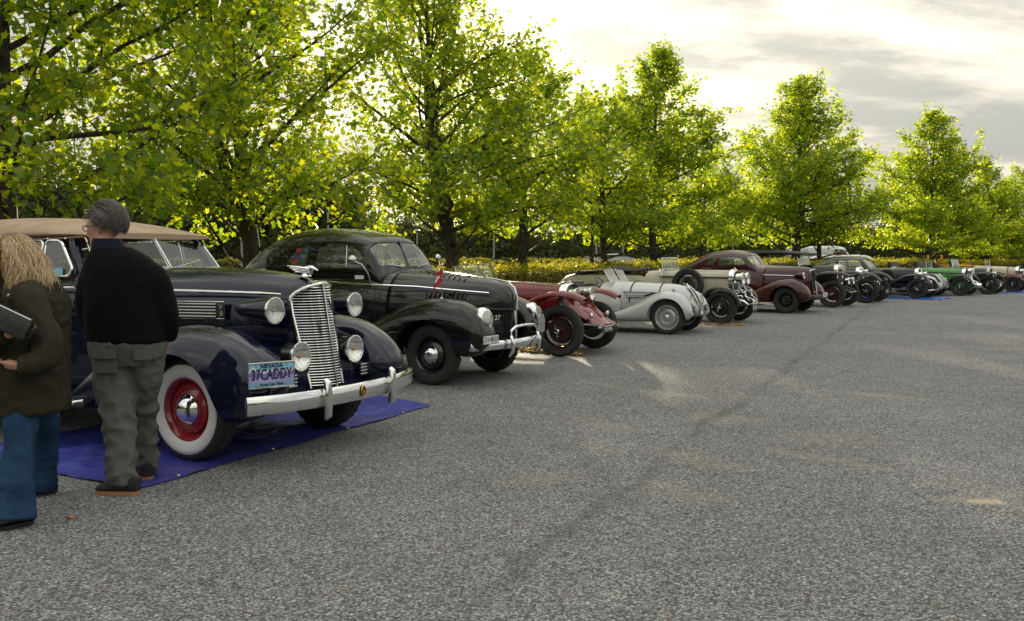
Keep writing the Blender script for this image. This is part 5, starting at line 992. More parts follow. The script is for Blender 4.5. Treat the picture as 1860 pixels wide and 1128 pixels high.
# red open tourer with swept wings and a curved apron
rt = vintage('open dark red tourer with a low curved windscreen beside the black coupe', (1.02, 14.51), 27, REDP, REDP, r=0.385, tw=0.15, rimf=0.70, wheelm=BLACKMETAL, spokem=REDSP, track=0.70, wb=2.95, hood=(-1.5, -0.16), hz=(1.10, 1.05), hwid=(0.50, 0.27), body_end=-3.8, body_z=1.12, rad=-0.14, lamps=(0.115, 0.30, 0.905, 0.105, CHROME), wing='flow', wpath=[(-1.0, 0.42), (-0.72, 0.60), (-0.47, 0.80), (-0.22, 0.905), (0.02, 0.945), (0.22, 0.925), (0.42, 0.845)], wingw=0.30, screen=None, irons=False, radh=0.40)
for s in (-1, 1):   # apron between wing and frame, sweeping down to the number plate
    ap = MB(); rings = []
    for u in np.linspace(0, 1, 14): x = 0.02 + 0.50 * u ** 1.3; z = 0.84 - 0.42 * u ** 0.9; yo = 0.60 - 0.24 * math.sin(u * 1.57); rings.append([(x, s * 0.16, z), (x + 0.02, s * (0.16 + yo) / 2, z + 0.03), (x - 0.02 * (1 - u), s * yo, z - 0.01), (x - 0.02, s * yo, z - 0.025), (x - 0.02, s * 0.16, z - 0.03)])
    ap.rings(rings); ap.build('front_apron', REDP, rt, smooth=50)
    MB().lathe([(0.001, -0.06), (0.04, -0.02), (0.045, 0.0), (0.03, 0.014), (0.001, 0.02)], 16, 'x').build('side_lamp', CHROME, rt, loc=(0.37, s * 0.33, 0.60))
    MB().tube([(-0.95, s * 0.52, 0.5), (0.5, s * 0.36, 0.44)], 0.04, 6).build('frame_rail', BLACKMETAL, rt)
me_ = loft([(-0.2, 0.50, 0.82, 0.26, 3, 0), (0.2, 0.46, 0.70, 0.24, 2.8, 0), (0.5, 0.38, 0.46, 0.28, 2.4, 0)], 20, 28).mesh('n', 40); link('nose_panel', me_, rt, m=REDP)
MB().tube([(0.50, -0.40, 0.42), (0.50, 0.40, 0.42)], 0.018, 6).build('front_tie_bar', CHROME, rt); plate(rt, (0.545, -0.10, 0.385), 0.42, 0.095, 'DCA 906', BLACKP, WHITE)
for k in range(4):   # windscreen of four curved panels
    a0, a1 = -0.60 + k * 0.30, -0.60 + (k + 1) * 0.30; xx = lambda y: -1.50 - 0.55 * (abs(y) / 0.6) ** 2 * 0.5; top_ = lambda y: 1.375 - 0.05 * (y / 0.6) ** 2
    pane(rt, [(xx(a0), a0, 1.12), (xx(a1), a1, 1.12), (xx(a1) - 0.10, a1 * 0.96, top_(a1)), (xx(a0) - 0.10, a0 * 0.96, top_(a0))], 0.005, CLEAR, None, name='windscreen')
    MB().tube([(xx(a0), a0, 1.11), (xx(a0) - 0.10, a0 * 0.96, top_(a0))], 0.007, 5).build('windscreen_post', STEEL, rt)
MB().tube([(xx(y) - 0.10, y * 0.96, top_(y)) for y in np.linspace(-0.6, 0.6, 15)], 0.006, 5).build('windscreen_frame', STEEL, rt)
MB().box((-1.3, -0.05, 1.20), (0.004, 0.05, 0.12), rot=(0, 0, 0.4)).build('flag_sticker', mat('sticker_green', (0.02, 0.22, 0.08), rough=0.5), rt, smooth=0)
# cream tourer with big lamps
al = vintage('cream open tourer with two huge chrome headlamps and a side mounted spare wheel', (4.88, 20.94), 30, CREAM, BLK, r=0.365, tw=0.135, rimf=0.70, track=0.70, wb=3.1, hood=(-1.5, 0.08), hz=(1.175, 1.16), hwid=(0.46, 0.25), body_end=-4.2, body_z=1.14, rad=0.10, lamps=(0.35, 0.19, 0.985, 0.135, CHROME), screen=(-1.42, 0.52, 1.19, 1.44, 0.02), wing='cycle', wpath=arc_path(0.435, 165, 12, 0, 0.365), wingw=0.24, spare=(-0.77, 0.62, 0.845), irons='bright', belt=BLACKMETAL, low_lamps=(0.42, 0.24, 0.66, 0.075), plate_=((0.56, 0.02, 0.34), 0.34, 0.13, '801 KPD', BLACKP, WHITE), tonneau=[(-3.7, 0.5, 1.08), (-3.0, 0.62, 1.14), (-2.2, 0.64, 1.15), (-1.85, 0.6, 1.16)], side_lamps=(0.26, 0.45, 0.90))
plate(al, (0.565, 0.02, 0.455), 0.36, 0.075, '3-818', WHITE, BLACKP, name='rally_plate')
for s in (-1, 1): MB().tube([(0.10, s * 0.08, 0.98), (0.52, s * 0.30, 0.50)], 0.009, 5).build('cross_stay', CHROME, al)
MB().tube([(-1.46, -0.56, 1.20), (-1.40, -0.60, 1.05), (-1.42, -0.60, 0.95)], 0.012, 6).build('horn_tube', CHROME, al)
# black tourer with its black top raised
vintage('black tourer with raised black canvas top and red wire wheels', (9.58, 27.39), 35, BLK, BLK, r=0.385, tw=0.14, rimf=0.68, wheelm=BLACKMETAL, spokem=REDSP, track=0.72, wb=3.2, hood=(-1.6, -0.05), hz=(1.22, 1.20), hwid=(0.48, 0.28), body_end=-4.3, body_z=1.18, rad=-0.02, lamps=None, low_lamps=(0.34, 0.24, 0.755, 0.105), screen=(-1.05, 0.52, 1.20, 1.50, 0.05), wing='flow', wpath=[(-1.05, 0.45), (-0.75, 0.74), (-0.45, 0.92), (-0.1, 1.0), (0.25, 0.99), (0.5, 0.90)], wingw=0.27, side_lamps=(-0.2, 0.5, 1.0))
_t = bpy.data.objects[[o.name for o in bpy.data.objects if o.get('label', '').startswith('black tourer with raised')][0]]
link('canvas_top', boolean(loft([(-4.2, 1.16, 1.45, 0.58, 3.5, 0.1), (-3.6, 1.30, 1.60, 0.64, 3.5, 0.12), (-2.8, 1.48, 1.64, 0.66, 3.5, 0.12), (-1.8, 1.50, 1.635, 0.66, 3.5, 0.12), (-1.1, 1.49, 1.585, 0.65, 3.2, 0.10), (-0.78, 1.48, 1.53, 0.63, 3.0, 0.06)], 40, 36).mesh('top', 50), [loft([(-4.0, 1.0, 1.42, 0.5, 3, 0), (-0.9, 1.0, 1.53, 0.6, 3, 0)], 6, 28).mesh('c', 0)]), _t, m=FABRIC_BLACK)
for s in (-1, 1):
    for x in (-1.9, -2.8, -3.6): MB().tube([(x, s * 0.6, 1.15), (x + 0.03, s * 0.62, 1.52)], 0.012, 6).build('hood_bow', STEEL, _t)
link('radiator_muff', loft([(-0.12, 1.00, 1.24, 0.25, 2.2, 0.1), (0.12, 1.02, 1.20, 0.20, 2.2, 0.1)], 10, 24).mesh('muff', 50), _t, m=mat('cream_cloth', (0.5, 0.46, 0.38), rough=0.9, bump=0.4))
# black tourer with bright lamps
vintage('black open car with a bright radiator and two tall chrome headlamps', (11.47, 29.82), 35, BLK2, BLK, r=0.39, tw=0.15, rimf=0.66, track=0.72, wb=3.2, hood=(-1.8, -0.42), hz=(1.12, 1.10), hwid=(0.48, 0.28), body_end=-4.3, body_z=1.10, rad=-0.38, lamps=(-0.22, 0.30, 0.93, 0.115, CHROME), low_lamps=(0.16, 0.28, 0.62, 0.07), screen=None, wing='flow', wpath=[(-1.0, 0.42), (-0.75, 0.65), (-0.45, 0.86), (-0.05, 0.93), (0.25, 0.86), (0.46, 0.68)], wingw=0.28, plate_=((0.44, 0.1, 0.36), 0.40, 0.12, 'GO 62', BLACKP, WHITE), irons='bright')
# black saloon
sal = vintage('black saloon with a long bonnet and a low rounded roof on a bright blue sheet', (14.26, 32.52), 37, BLK2, BLK2, r=0.345, tw=0.15, rimf=0.66, track=0.72, wb=3.1, hood=(-1.6, -0.16), hz=(1.04, 1.02), hwid=(0.50, 0.27), body_end=-4.3, body_z=1.04, body_w=0.74, rad=-0.14, lamps=(0.06, 0.30, 0.80, 0.12, CHROME), top='saloon', wing='flow', wpath=[(-1.35, 0.30), (-1.0, 0.42), (-0.65, 0.65), (-0.3, 0.80), (0.0, 0.83), (0.25, 0.76), (0.42, 0.55)], wingw=0.30, spare=(-1.02, 0.66, 0.66), name='vintage_saloon', plate_=((0.42, 0.35, 0.30), 0.22, 0.12, 'A 12', BLACKP, WHITE), low_lamps=(0.25, 0.2, 0.55, 0.07))
closed_cabin(sal, [(-4.0, 0.82, 0.9, 0.4, 2.4, 0.1), (-3.7, 0.82, 1.15, 0.56, 2.6, 0.2), (-3.3, 0.82, 1.34, 0.64, 2.9, 0.24), (-2.8, 0.82, 1.445, 0.67, 3.1, 0.24), (-2.3, 0.82, 1.45, 0.68, 3.2, 0.22), (-2.0, 0.82, 1.42, 0.67, 3.2, 0.2), (-1.86, 0.82, 1.33, 0.66, 3.2, 0.16), (-1.62, 0.82, 1.02, 0.62, 3, 0.04)], BLK2, [rounded([(-3.45, 1.09), (-3.3, 1.24), (-2.85, 1.31), (-2.85, 1.09)], 0.05), rounded([(-2.72, 1.09), (-2.72, 1.32), (-2.15, 1.32), (-1.95, 1.26), (-1.90, 1.09)], 0.05)], [(rounded([(-0.5, 1.08), (0.5, 1.08), (0.47, 1.34), (-0.47, 1.34)], 0.05), -2.2, -1.4, 'windscreen'), (rounded([(-0.3, 1.12), (0.3, 1.12), (0.27, 1.26), (-0.27, 1.26)], 0.05), -4.2, -3.0, 'rear_window')], nx=40, nr=40)
MB().tube(curve_pts(lambda y: 0.40 - 0.1 * y * y, -0.75, 0.75, 0.30, 9), 0.026, 8).build('front_bumper', CHROME, sal)
# green car with green wire wheels and a polished blower
gc = vintage('bright green open car with green wire wheels and a polished cylinder between them', (16.83, 34.83), 37, GREEN, BLK, r=0.345, tw=0.14, rimf=0.66, wheelm=BLACKMETAL, spokem=GRNSP, track=0.70, wb=3.0, hood=(-1.4, 0.0), hz=(1.02, 0.97), hwid=(0.48, 0.27), body_end=-3.9, body_z=0.98, rad=0.02, lamps=(0.28, 0.17, 0.90, 0.115, CHROME), screen=(-1.25, 0.45, 1.02, 1.27, 0.03), wing='cycle', wpath=arc_path(0.42, 160, 15, 0, 0.345), wingw=0.24, irons='bright', belt=BLACKMETAL)
MB().lathe([(0.001, -0.20), (0.085, -0.19), (0.09, -0.10), (0.09, 0.10), (0.085, 0.19), (0.001, 0.20)], 24, 'x').build('blower', CHROME, gc, loc=(0.40, 0, 0.37)); MB().tube([(0.30, -0.1, 0.42), (0.16, -0.12, 0.85)], 0.03, 8).build('blower_pipe', CHROME, gc); MB().tube([(0.30, 0.1, 0.42), (0.16, 0.12, 0.85)], 0.03, 8).build('blower_pipe', CHROME, gc); MB().box((0.28, 0, 0.37), (0.2, 0.22, 0.16), bev=0.03).build('blower_case', GREEN, gc)
# slate tourer with cream radiator cowl
sl = vintage('dark slate tourer with black wire wheels between the green car and the pale cream car', (18.46, 36.02), 38, DKGREY, DKGREY, r=0.37, tw=0.14, rimf=0.68, track=0.72, wb=3.1, hood=(-1.5, -0.12), hz=(1.03, 0.98), hwid=(0.50, 0.29), body_end=-4.0, body_z=1.04, rad=-0.08, radm=PALE, lamps=(0.10, 0.26, 0.76, 0.10, CHROME), screen=(-1.3, 0.5, 1.05, 1.32, 0.06), wing='flow', wpath=[(-0.7, 0.55), (-0.4, 0.78), (0.0, 0.83), (0.3, 0.75)], wingw=0.26, plate_=((0.30, 0.1, 0.36), 0.4, 0.11, None, WHITE, WHITE))
# pale cream car with red wings
pc = vintage('pale cream car with bonnet straps and red wings at the right edge', (20.47, 38.04), 38, PALE, REDP, r=0.315, tw=0.14, rimf=0.64, track=0.66, wb=2.7, hood=(-1.2, 0.06), hz=(1.05, 1.00), hwid=(0.46, 0.26), body_end=-3.5, body_z=1.02, rad=0.08, lamps=(0.30, 0.24, 0.84, 0.10, CHROME), screen=(-1.05, 0.42, 1.05, 1.30, 0.04), wing='cycle', wpath=arc_path(0.40, 150, 25, 0, 0.315), wingw=0.22, straps=(0.25, 0.75))

# ------------------------------------------------------------------ silver streamlined sports cars
def silver_sports(label, loc, deg, plate_text):
    t = thing('sports_car', label, 'car', (loc[0], loc[1], 0), R(-deg))
    rimm = mat('silver_wheel', (0.50, 0.51, 0.52), rough=0.3, metal=0.5, coat=0.7)
    for x, y, s in ((0, -0.58, -1), (0, 0.58, 1), (-2.4, -0.60, -1), (-2.4, 0.60, 1)): wheel(t, x, y, 0.325, 0.145, 'disc', 0.70, rimm, None, s, tread=1)
    for s in (-1, 1):
        k = MB(); k.lathe([(0.05, 0.0), (0.045, -0.03), (0.02, -0.045), (0.001, -0.047)], 20, 'y')
        for a in (0.5, 2.6, 4.7): k.box((0.05 * math.cos(a), -0.035, 0.05 * math.sin(a)), (0.05, 0.014, 0.02), rot=(0, -a, 0), bev=0.005)
        k.build('wheel_nut', CHROME, t, loc=(0, s * 0.61, 0.325), rot=(0, 0, 0 if s < 0 else math.pi))
    hk = [(-1.30, 0.34, 1.00, 0.56, 3.0, 0.22), (-0.9, 0.33, 0.985, 0.52, 2.9, 0.22), (-0.5, 0.32, 0.965, 0.45, 2.8, 0.20), (-0.1, 0.32, 0.945, 0.37, 2.6, 0.16), (0.15, 0.32, 0.90, 0.30, 2.4, 0.12), (0.32, 0.33, 0.76, 0.235, 2.2, 0.06), (0.42, 0.36, 0.58, 0.17, 2.1, 0.0), (0.47, 0.42, 0.50, 0.06, 2, 0)]
    link('hood', loft(hk, 60, 48).mesh('hood', 40), t, m=SILVERP)
    bk = [(-3.3, 0.36, 0.50, 0.3, 2.4, 0.1), (-3.0, 0.32, 0.80, 0.52, 2.6, 0.15), (-2.4, 0.30, 0.93, 0.62, 3.0, 0.15), (-1.7, 0.28, 0.95, 0.66, 3.4, 0.12), (-1.2, 0.28, 0.985, 0.62, 3.0, 0.20), (-1.0, 0.28, 0.985, 0.56, 3.0, 0.22)]
    me = boolean(loft(bk, 50, 44).mesh('b', 40), [loft([(-2.3, 0.5, 1.2, 0.48, 4, 0), (-1.42, 0.5, 1.2, 0.52, 4, 0)], 8, 28).mesh('c', 0)]); link('body', me, t, m=SILVERP)
    seat(t, -1.95, 0, 0.62, 0.95, mat('black_leather', (0.02, 0.018, 0.017), rough=0.5, var=0.3), 0.35); steering(t, -1.5, -0.25, 0.92, 0.18)
    # flowing wings: front fender runs back into the sill
    fk = [(-1.45, 0.24, 0.30, 0.08, 2.2, 0.1, 0.60), (-1.0, 0.23, 0.42, 0.16, 2.3, 0.15, 0.585), (-0.6, 0.23, 0.585, 0.20, 2.4, 0.18, 0.57), (-0.3, 0.23, 0.74, 0.215, 2.4, 0.18, 0.56), (-0.04, 0.23, 0.825, 0.22, 2.4, 0.17, 0.55), (0.2, 0.24, 0.79, 0.21, 2.3, 0.14, 0.54), (0.37, 0.28, 0.66, 0.18, 2.2, 0.08, 0.53), (0.46, 0.36, 0.48, 0.09, 2, 0, 0.525)]
    rk = [(-3.2, 0.30, 0.4, 0.1, 2.2, 0.1, 0.52), (-2.9, 0.26, 0.66, 0.18, 2.3, 0.15, 0.56), (-2.4, 0.25, 0.80, 0.21, 2.4, 0.18, 0.58), (-2.0, 0.25, 0.66, 0.18, 2.4, 0.15, 0.60), (-1.6, 0.25, 0.35, 0.1, 2.2, 0.1, 0.62)]
    for s in (-1, 1):
        fender(t, fk, 0, 0.325, 0.365, SILVERP, s, 0.42, 1.2, nx=52, nr=36); fender(t, rk, -2.4, 0.325, 0.365, SILVERP, s, 0.45, 1.2, 'rear_fender', nx=36, nr=28)
        # faired headlamp
        o = MB().lathe([(0.105, -0.10), (0.112, 0.0), (0.10, 0.016), (0.092, 0.004)], 30, 'x').build('headlamp', SILVERP, t, loc=(0.375, s * 0.335, 0.655), rot=(0, R(-14), s * 0.10)); link('lens', MB().lathe([(0.094, 0.006), (0.07, 0.03), (0.001, 0.042)], 28, 'x').mesh('lens', 60), o, m=LENS_RIB); link('reflector', MB().lathe([(0.094, 0.002), (0.05, -0.03), (0.001, -0.04)], 28, 'x').mesh('r', 60), o, m=REFLECTOR)
        MB().lathe([(0.001, -0.06), (0.035, -0.02), (0.04, 0.0), (0.001, 0.03)], 14, 'x').build('side_lamp', SILVERP, t, loc=(0.1, s * 0.52, 0.845))
        # kidney grilles
        kd = [(0.012, 0.93), (0.075, 0.90), (0.10, 0.80), (0.10, 0.62), (0.085, 0.44), (0.055, 0.36), (0.014, 0.38)]; kd = rounded(kd, 0.035, 3); kx = lambda z: 0.205 + (0.93 - z) * 0.50
        def kp(y, z, dx=0.0): return (pchip(np.array([0.34, 0.5, 0.65, 0.8, 0.94]), np.array([0.475, 0.465, 0.405, 0.315, 0.17]), np.clip(z, 0.34, 0.94)) + 0.012 + dx - abs(y) * 0.12, s * y, z)
        MB().add([kp(y, z) for y, z in kd], [tuple(range(len(kd)))]).build('grille_mesh', mat('kidney_mesh', (0.05, 0.05, 0.052), rough=0.35, metal=0.6, var=0.5, vscale=80), t, smooth=0)
        MB().tube([kp(y, z, 0.004) for y, z in kd], 0.009, 6, closed=True).build('grille_surround', CHROME, t)
        for k in range(5): MB().tube([kp(0.025 + 0.016 * k, z, 0.006) for z in np.linspace(0.42, 0.88, 8)], 0.003, 4).build('grille_slat', STEEL, t)
        # side vent
        yv = lambda x: s * (0.487 + (-0.35 - x) * 0.16)
        o = MB().prism([(-0.92, yv(-0.92) - s * 0.015, 0.80), (-0.22, yv(-0.22), 0.79), (-0.42, yv(-0.42), 0.72), (-0.62, yv(-0.62), 0.685), (-0.86, yv(-0.86), 0.69)], (0, s * 0.012, 0)).build('side_vent', BLACKMETAL, t, smooth=0)
        for k in range(3): MB().tube([(-0.88, yv(-0.88) + s * 0.012, 0.77 - 0.03 * k), (-0.40 - 0.06 * k, yv(-0.40 - 0.06 * k) + s * 0.014, 0.77 - 0.028 * k)], 0.005, 5).build('vent_bar', CHROME, o)
        # half windscreens
        pane(t, [(-1.22, s * 0.06, 0.985), (-1.22, s * 0.50, 0.965), (-1.36, s * 0.48, 1.20), (-1.36, s * 0.06, 1.23)], 0.005, CLEAR, CHROME, 0.010, 'windscreen', 'windscreen_frame')
        decal(t, plate_text, 0.12, (0.475, s * 0.40, 0.48), (R(90), 0, R(86)), WHITE, 'number'); MB().box((0.462, s * 0.40, 0.48), (0.01, 0.21, 0.115), rot=(0, 0, 0), bev=0.003).build('number_panel', BLACKP, t)
    for u in (-0.82, -0.26):
        w_ = float(pchip(np.array([-1.3, -0.9, -0.5, -0.1]), np.array([0.56, 0.52, 0.45, 0.37]), u)); pts = []
        zt_ = float(pchip(np.array([-1.3, -0.9, -0.5, -0.1]), np.array([1.0, 0.985, 0.965, 0.945]), u))
        for a in np.linspace(-0.12, math.pi + 0.12, 29):
            c, s_ = math.cos(a), math.sin(a); z = (zt_ + 0.33) / 2 + (zt_ - 0.33) / 2 * math.copysign(abs(s_) ** 0.7, s_); tt = (z - 0.33) / (zt_ - 0.33); pts.append((u, (w_ * math.copysign(abs(c) ** 0.7, c)) * (1 - 0.21 * max(tt, 0) ** 1.5) * 1.008, z + 0.004))
        MB().tube(pts, 0.013, 5).build('hood_strap', mat('brown_strap', (0.025, 0.016, 0.012), rough=0.6), t)
    decal(t, '22', 0.10, (-1.22, -0.605, 0.77), (R(90), 0, R(4)), WHITE, 'start_number'); MB().lathe([(0.085, 0), (0.085, -0.003), (0.001, -0.004)], 20, 'y').build('number_roundel', BLACKP, t, loc=(-1.22, -0.597, 0.78), scale=(1.15, 1, 0.6))
    MB().box((-1.2, 0, 0.27), (2.6, 0.9, 0.08)).build('chassis', UNDER, t)
    return t
silver_sports('pale silver open sports car with leather bonnet straps beside the dark red tourer', (3.24, 18.28), 28, 'P5')
_s2 = silver_sports('silver sports car half hidden between the black saloon and the green car', (15.45, 34.35), 37, 'JX'); _s2.scale = (1, 1, 0.87)
def blue_sheet(label, x, y, rz, w, d):
    m = mat('bright_blue_plastic', (0.03, 0.16, 0.60), rough=0.4, var=0.2, vscale=3, bump=0.4, bscale=8); mb = MB(); n1, n2 = 36, 16; rg = random.Random(int(x * 10)); ph = [rg.random() * 6 for _ in range(6)]
    vs = [(-w / 2 + w * i / n1, -d / 2 + d * j / n2, 0.012 + 0.022 * max(0, math.sin(i * 0.9 + ph[0]) * math.sin(j * 0.8 + ph[1])) + 0.01 * max(0, math.sin(i * 2.3 + j + ph[2]))) for j in range(n2 + 1) for i in range(n1 + 1)]
    mb.add(vs, [(j * (n1 + 1) + i, j * (n1 + 1) + i + 1, (j + 1) * (n1 + 1) + i + 1, (j + 1) * (n1 + 1) + i) for j in range(n2) for i in range(n1)])
    mb.build('ground_sheet', m, None, smooth=60, loc=(x, y, 0), rot=(0, 0, R(rz)), label=label, cat='sheet')
blue_sheet('bright blue plastic sheet crumpled under the black saloon', 13.3, 32.9, -37, 3.6, 1.9); blue_sheet('dark blue sheet under the pale cream car at the right edge', 20.1, 38.1, -38, 1.9, 1.9)

# ------------------------------------------------------------------ people
from mathutils import noise as mnoise
SKIN = mat('skin', (0.46, 0.235, 0.165), rough=0.5, var=0.12, vscale=22, bump=0.15, bscale=160)
def remesh(mb, voxel=0.011, smooth=5, folds=None):
    """Fuse overlapping closed shapes into one continuous surface; optional cloth folds pushed along the normals."""
    me = mb.mesh('r', 0); o = bpy.data.objects.new('tmp', me); COL.objects.link(o)
    m = o.modifiers.new('r', 'REMESH'); m.mode = 'VOXEL'; m.voxel_size = voxel
    s = o.modifiers.new('s', 'SMOOTH'); s.iterations = smooth; s.factor = 0.5
    out = evalmesh(o); bpy.data.objects.remove(o)
    if folds:
        co = [v.co.copy() for v in out.vertices]; nr = [v.normal.copy() for v in out.vertices]
        for v, c, n in zip(out.vertices, co, nr): v.co = c + n * folds(c)
    return finish(out, 80)
def ellrings(mb, rows, n=28, p=2.3):
    """rows: (z, cx, cy, half x, half y)."""
    mb.rings([[(cx + hx * math.copysign(abs(math.cos(a)) ** (2 / p), math.cos(a)), cy + hy * math.copysign(abs(math.sin(a)) ** (2 / p), math.sin(a)), z) for a in [2 * math.pi * j / n for j in range(n)]] for z, cx, cy, hx, hy in rows]); return mb
def smooth_pts(pts, rad, k=5):
    n = len(pts); X = np.arange(n, dtype=float); q = np.linspace(0, n - 1, (n - 1) * k + 1); P = [pchip(X, [p[i] for p in pts], q) for i in range(3)]; r = pchip(X, rad, q)
    return [(P[0][i], P[1][i], P[2][i]) for i in range(len(q))], [float(v) for v in r]
def limb(mb, pts, rad, n=18):
    p, r = smooth_pts(pts, rad); mb.tube(p, r, n); return mb
def ball(mb, c, r, n=16):
    rx, ry, rz = r if isinstance(r, tuple) else (r, r, r); k = n // 2
    rings = [[(c[0] + rx * math.sin(math.pi * i / k) * math.cos(2 * math.pi * j / n), c[1] + ry * math.sin(math.pi * i / k) * math.sin(2 * math.pi * j / n), c[2] + rz * math.cos(math.pi * i / k)) for j in range(n)] for i in range(1, k)]
    return mb.rings(rings)
def head_parts(mb, c, rot, s=1.0):
    """Skull, jaw, nose, brow, lips, ears; local face direction +y, turned by rot."""
    M = Matrix.Translation(c) @ rot.to_4x4(); t = MB()
    ball(t, (0, -0.012, 0.028), (0.074, 0.096, 0.092), 24); ellrings(t, [(-0.118, 0, 0.055, 0.020, 0.022), (-0.105, 0, 0.045, 0.040, 0.045), (-0.075, 0, 0.030, 0.054, 0.066), (-0.03, 0, 0.018, 0.063, 0.080), (0.02, 0, 0.012, 0.069, 0.086), (0.06, 0, 0.0, 0.066, 0.082), (0.085, 0, -0.01, 0.05, 0.06)], 24)
    t.tube([(0, 0.088, 0.018), (0, 0.102, -0.005), (0, 0.116, -0.028), (0, 0.104, -0.040)], [0.008, 0.011, 0.015, 0.010], 10); ball(t, (0.012, 0.100, -0.034), 0.009, 10); ball(t, (-0.012, 0.100, -0.034), 0.009, 10)
    t.tube([(-0.026, 0.084, -0.066), (0, 0.096, -0.063), (0.026, 0.084, -0.066)], [0.004, 0.008, 0.004], 8); t.tube([(-0.022, 0.082, -0.076), (0, 0.093, -0.077), (0.022, 0.082, -0.076)], [0.004, 0.009, 0.004], 8)
    t.tube([(-0.05, 0.070, 0.030), (-0.025, 0.090, 0.034), (0, 0.088, 0.028), (0.025, 0.090, 0.034), (0.05, 0.070, 0.030)], [0.008, 0.010, 0.009, 0.010, 0.008], 8); ball(t, (0, 0.072, -0.102), (0.022, 0.018, 0.016), 12)
    for sx in (-1, 1): t.tube([(sx * 0.070, -0.002, 0.024), (sx * 0.082, -0.018, 0.024), (sx * 0.083, -0.022, 0.0), (sx * 0.077, -0.012, -0.026), (sx * 0.069, 0.0, -0.030)], [0.007, 0.010, 0.011, 0.009, 0.006], 8); ball(t, (sx * 0.072, -0.010, 0.0), (0.008, 0.014, 0.024), 10)
    mb.add([M @ (Vector(v) * s) for v in t.v], t.f); return M
def hand(mb, wrist, d, palm, s=1.0, curl=0.5, side=1):
    """Palm and five separate fingers; d: pointing direction, palm: palm normal, side: thumb side sign."""
    d = Vector(d).normalized(); pn = Vector(palm); pn = (pn - d * pn.dot(d)).normalized(); lat = d.cross(pn).normalized() * side; w = Vector(wrist)
    def P(a, b, c): return w + (d * a + lat * b + pn * c) * s
    mb.tube([P(-0.02, 0, 0), P(0.03, 0, 0), P(0.085, 0, 0.004)], [0.024 * s, 0.031 * s, 0.030 * s], 12); mb.tube([P(0.02, -0.02, 0), P(0.085, -0.028, 0.003)], [0.018 * s, 0.015 * s], 8); mb.tube([P(0.02, 0.02, 0), P(0.088, 0.028, 0.003)], [0.018 * s, 0.015 * s], 8)
    for b, ln in ((0.031, 0.070), (0.011, 0.080), (-0.010, 0.074), (-0.030, 0.058)):
        pts = [P(0.08, b, 0.002)]; a = 0.12; q = Vector((0.08, 0.002))
        for k, f in enumerate((0.45, 0.32, 0.23)):
            q = q + Vector((math.cos(a), math.sin(a))) * ln * f; pts.append(P(q.x, b * (1 + 0.05 * k), q.y)); a += curl
        mb.tube(pts, [0.0095 * s, 0.009 * s, 0.0082 * s, 0.0068 * s], 8)
    mb.tube([P(0.02, 0.022, 0.004), P(0.048, 0.046, 0.014), P(0.075, 0.056, 0.024), P(0.095, 0.058, 0.034)], [0.014 * s, 0.0115 * s, 0.010 * s, 0.008 * s], 8)
def shoe(par, p, d, upper, sole, L=0.285, w=0.048, name='shoe'):
    a = math.atan2(d[1], d[0]); o = link(name, loft([(-0.11, 0.02, 0.105, w * 0.78, 2.4, 0.2), (-0.06, 0.018, 0.115, w * 0.95, 2.4, 0.25), (0.0, 0.018, 0.105, w * 0.95, 2.4, 0.3), (0.06, 0.018, 0.082, w * 1.05, 2.4, 0.3), (0.12, 0.018, 0.068, w * 1.05, 2.4, 0.25), (0.155, 0.022, 0.055, w * 0.85, 2.2, 0.2), (0.172, 0.025, 0.04, w * 0.4, 2.0, 0.0)], 30, 24).mesh('shoe', 60), par, p, (0, 0, a), m=upper)
    sp = [(-0.118, 0.0), (-0.10, 0.036), (-0.03, 0.040), (0.05, 0.052), (0.12, 0.050), (0.165, 0.028), (0.180, 0.0)]; poly = [(x, y * w / 0.048) for x, y in sp] + [(x, -y * w / 0.048) for x, y in sp[-2:0:-1]]; poly = rounded(poly, 0.02, 3)
    MB().prism([(x, y, 0.001) for x, y in poly], (0, 0, 0.023)).build('sole', sole, o, smooth=30); return o
def strands(name, par, m, paths, r=0.0018, n=3):
    mb = MB()
    for p in paths: mb.tube(p, [r * (0.9 if i == 0 else 1.0) * (1 - 0.6 * i / (len(p) - 1)) for i in range(len(p))], n, cap=False)
    return link(name, mb.mesh(name, 80, fix=False), par, m=m)
def hairmat(name, c1, c2):
    m = bpy.data.materials.new(name); m.use_nodes = True; nt = m.node_tree; b = nt.nodes['Principled BSDF']; N = nt.nodes.new; L = nt.links.new
    g = N('ShaderNodeNewGeometry'); x = N('ShaderNodeMix'); x.data_type = 'RGBA'; L(g.outputs['Random Per Island'], x.inputs[0]); x.inputs[6].default_value = (*c1, 1); x.inputs[7].default_value = (*c2, 1); L(x.outputs[2], b.inputs['Base Color'])
    b.inputs['Roughness'].default_value = 0.42; b.inputs['Specular IOR Level'].default_value = 0.6; return m
def folds(amp, sx, sy, sz, amp2=0.004):
    def f(c): return amp * mnoise.fractal(Vector((c.x * sx, c.y * sy, c.z * sz)), 1.0, 2.0, 4) + amp2 * mnoise.noise(Vector((c.x * 30, c.y * 30, c.z * 22)))
    return f
def cloth(name, base, var=0.14, rough=0.9, weave=220, dirt=None): return mat(name, base, rough=rough, var=var, vscale=7, bump=0.25, bscale=weave, sheen=0.0, spec=0.15, dirt=dirt, dscale=6)
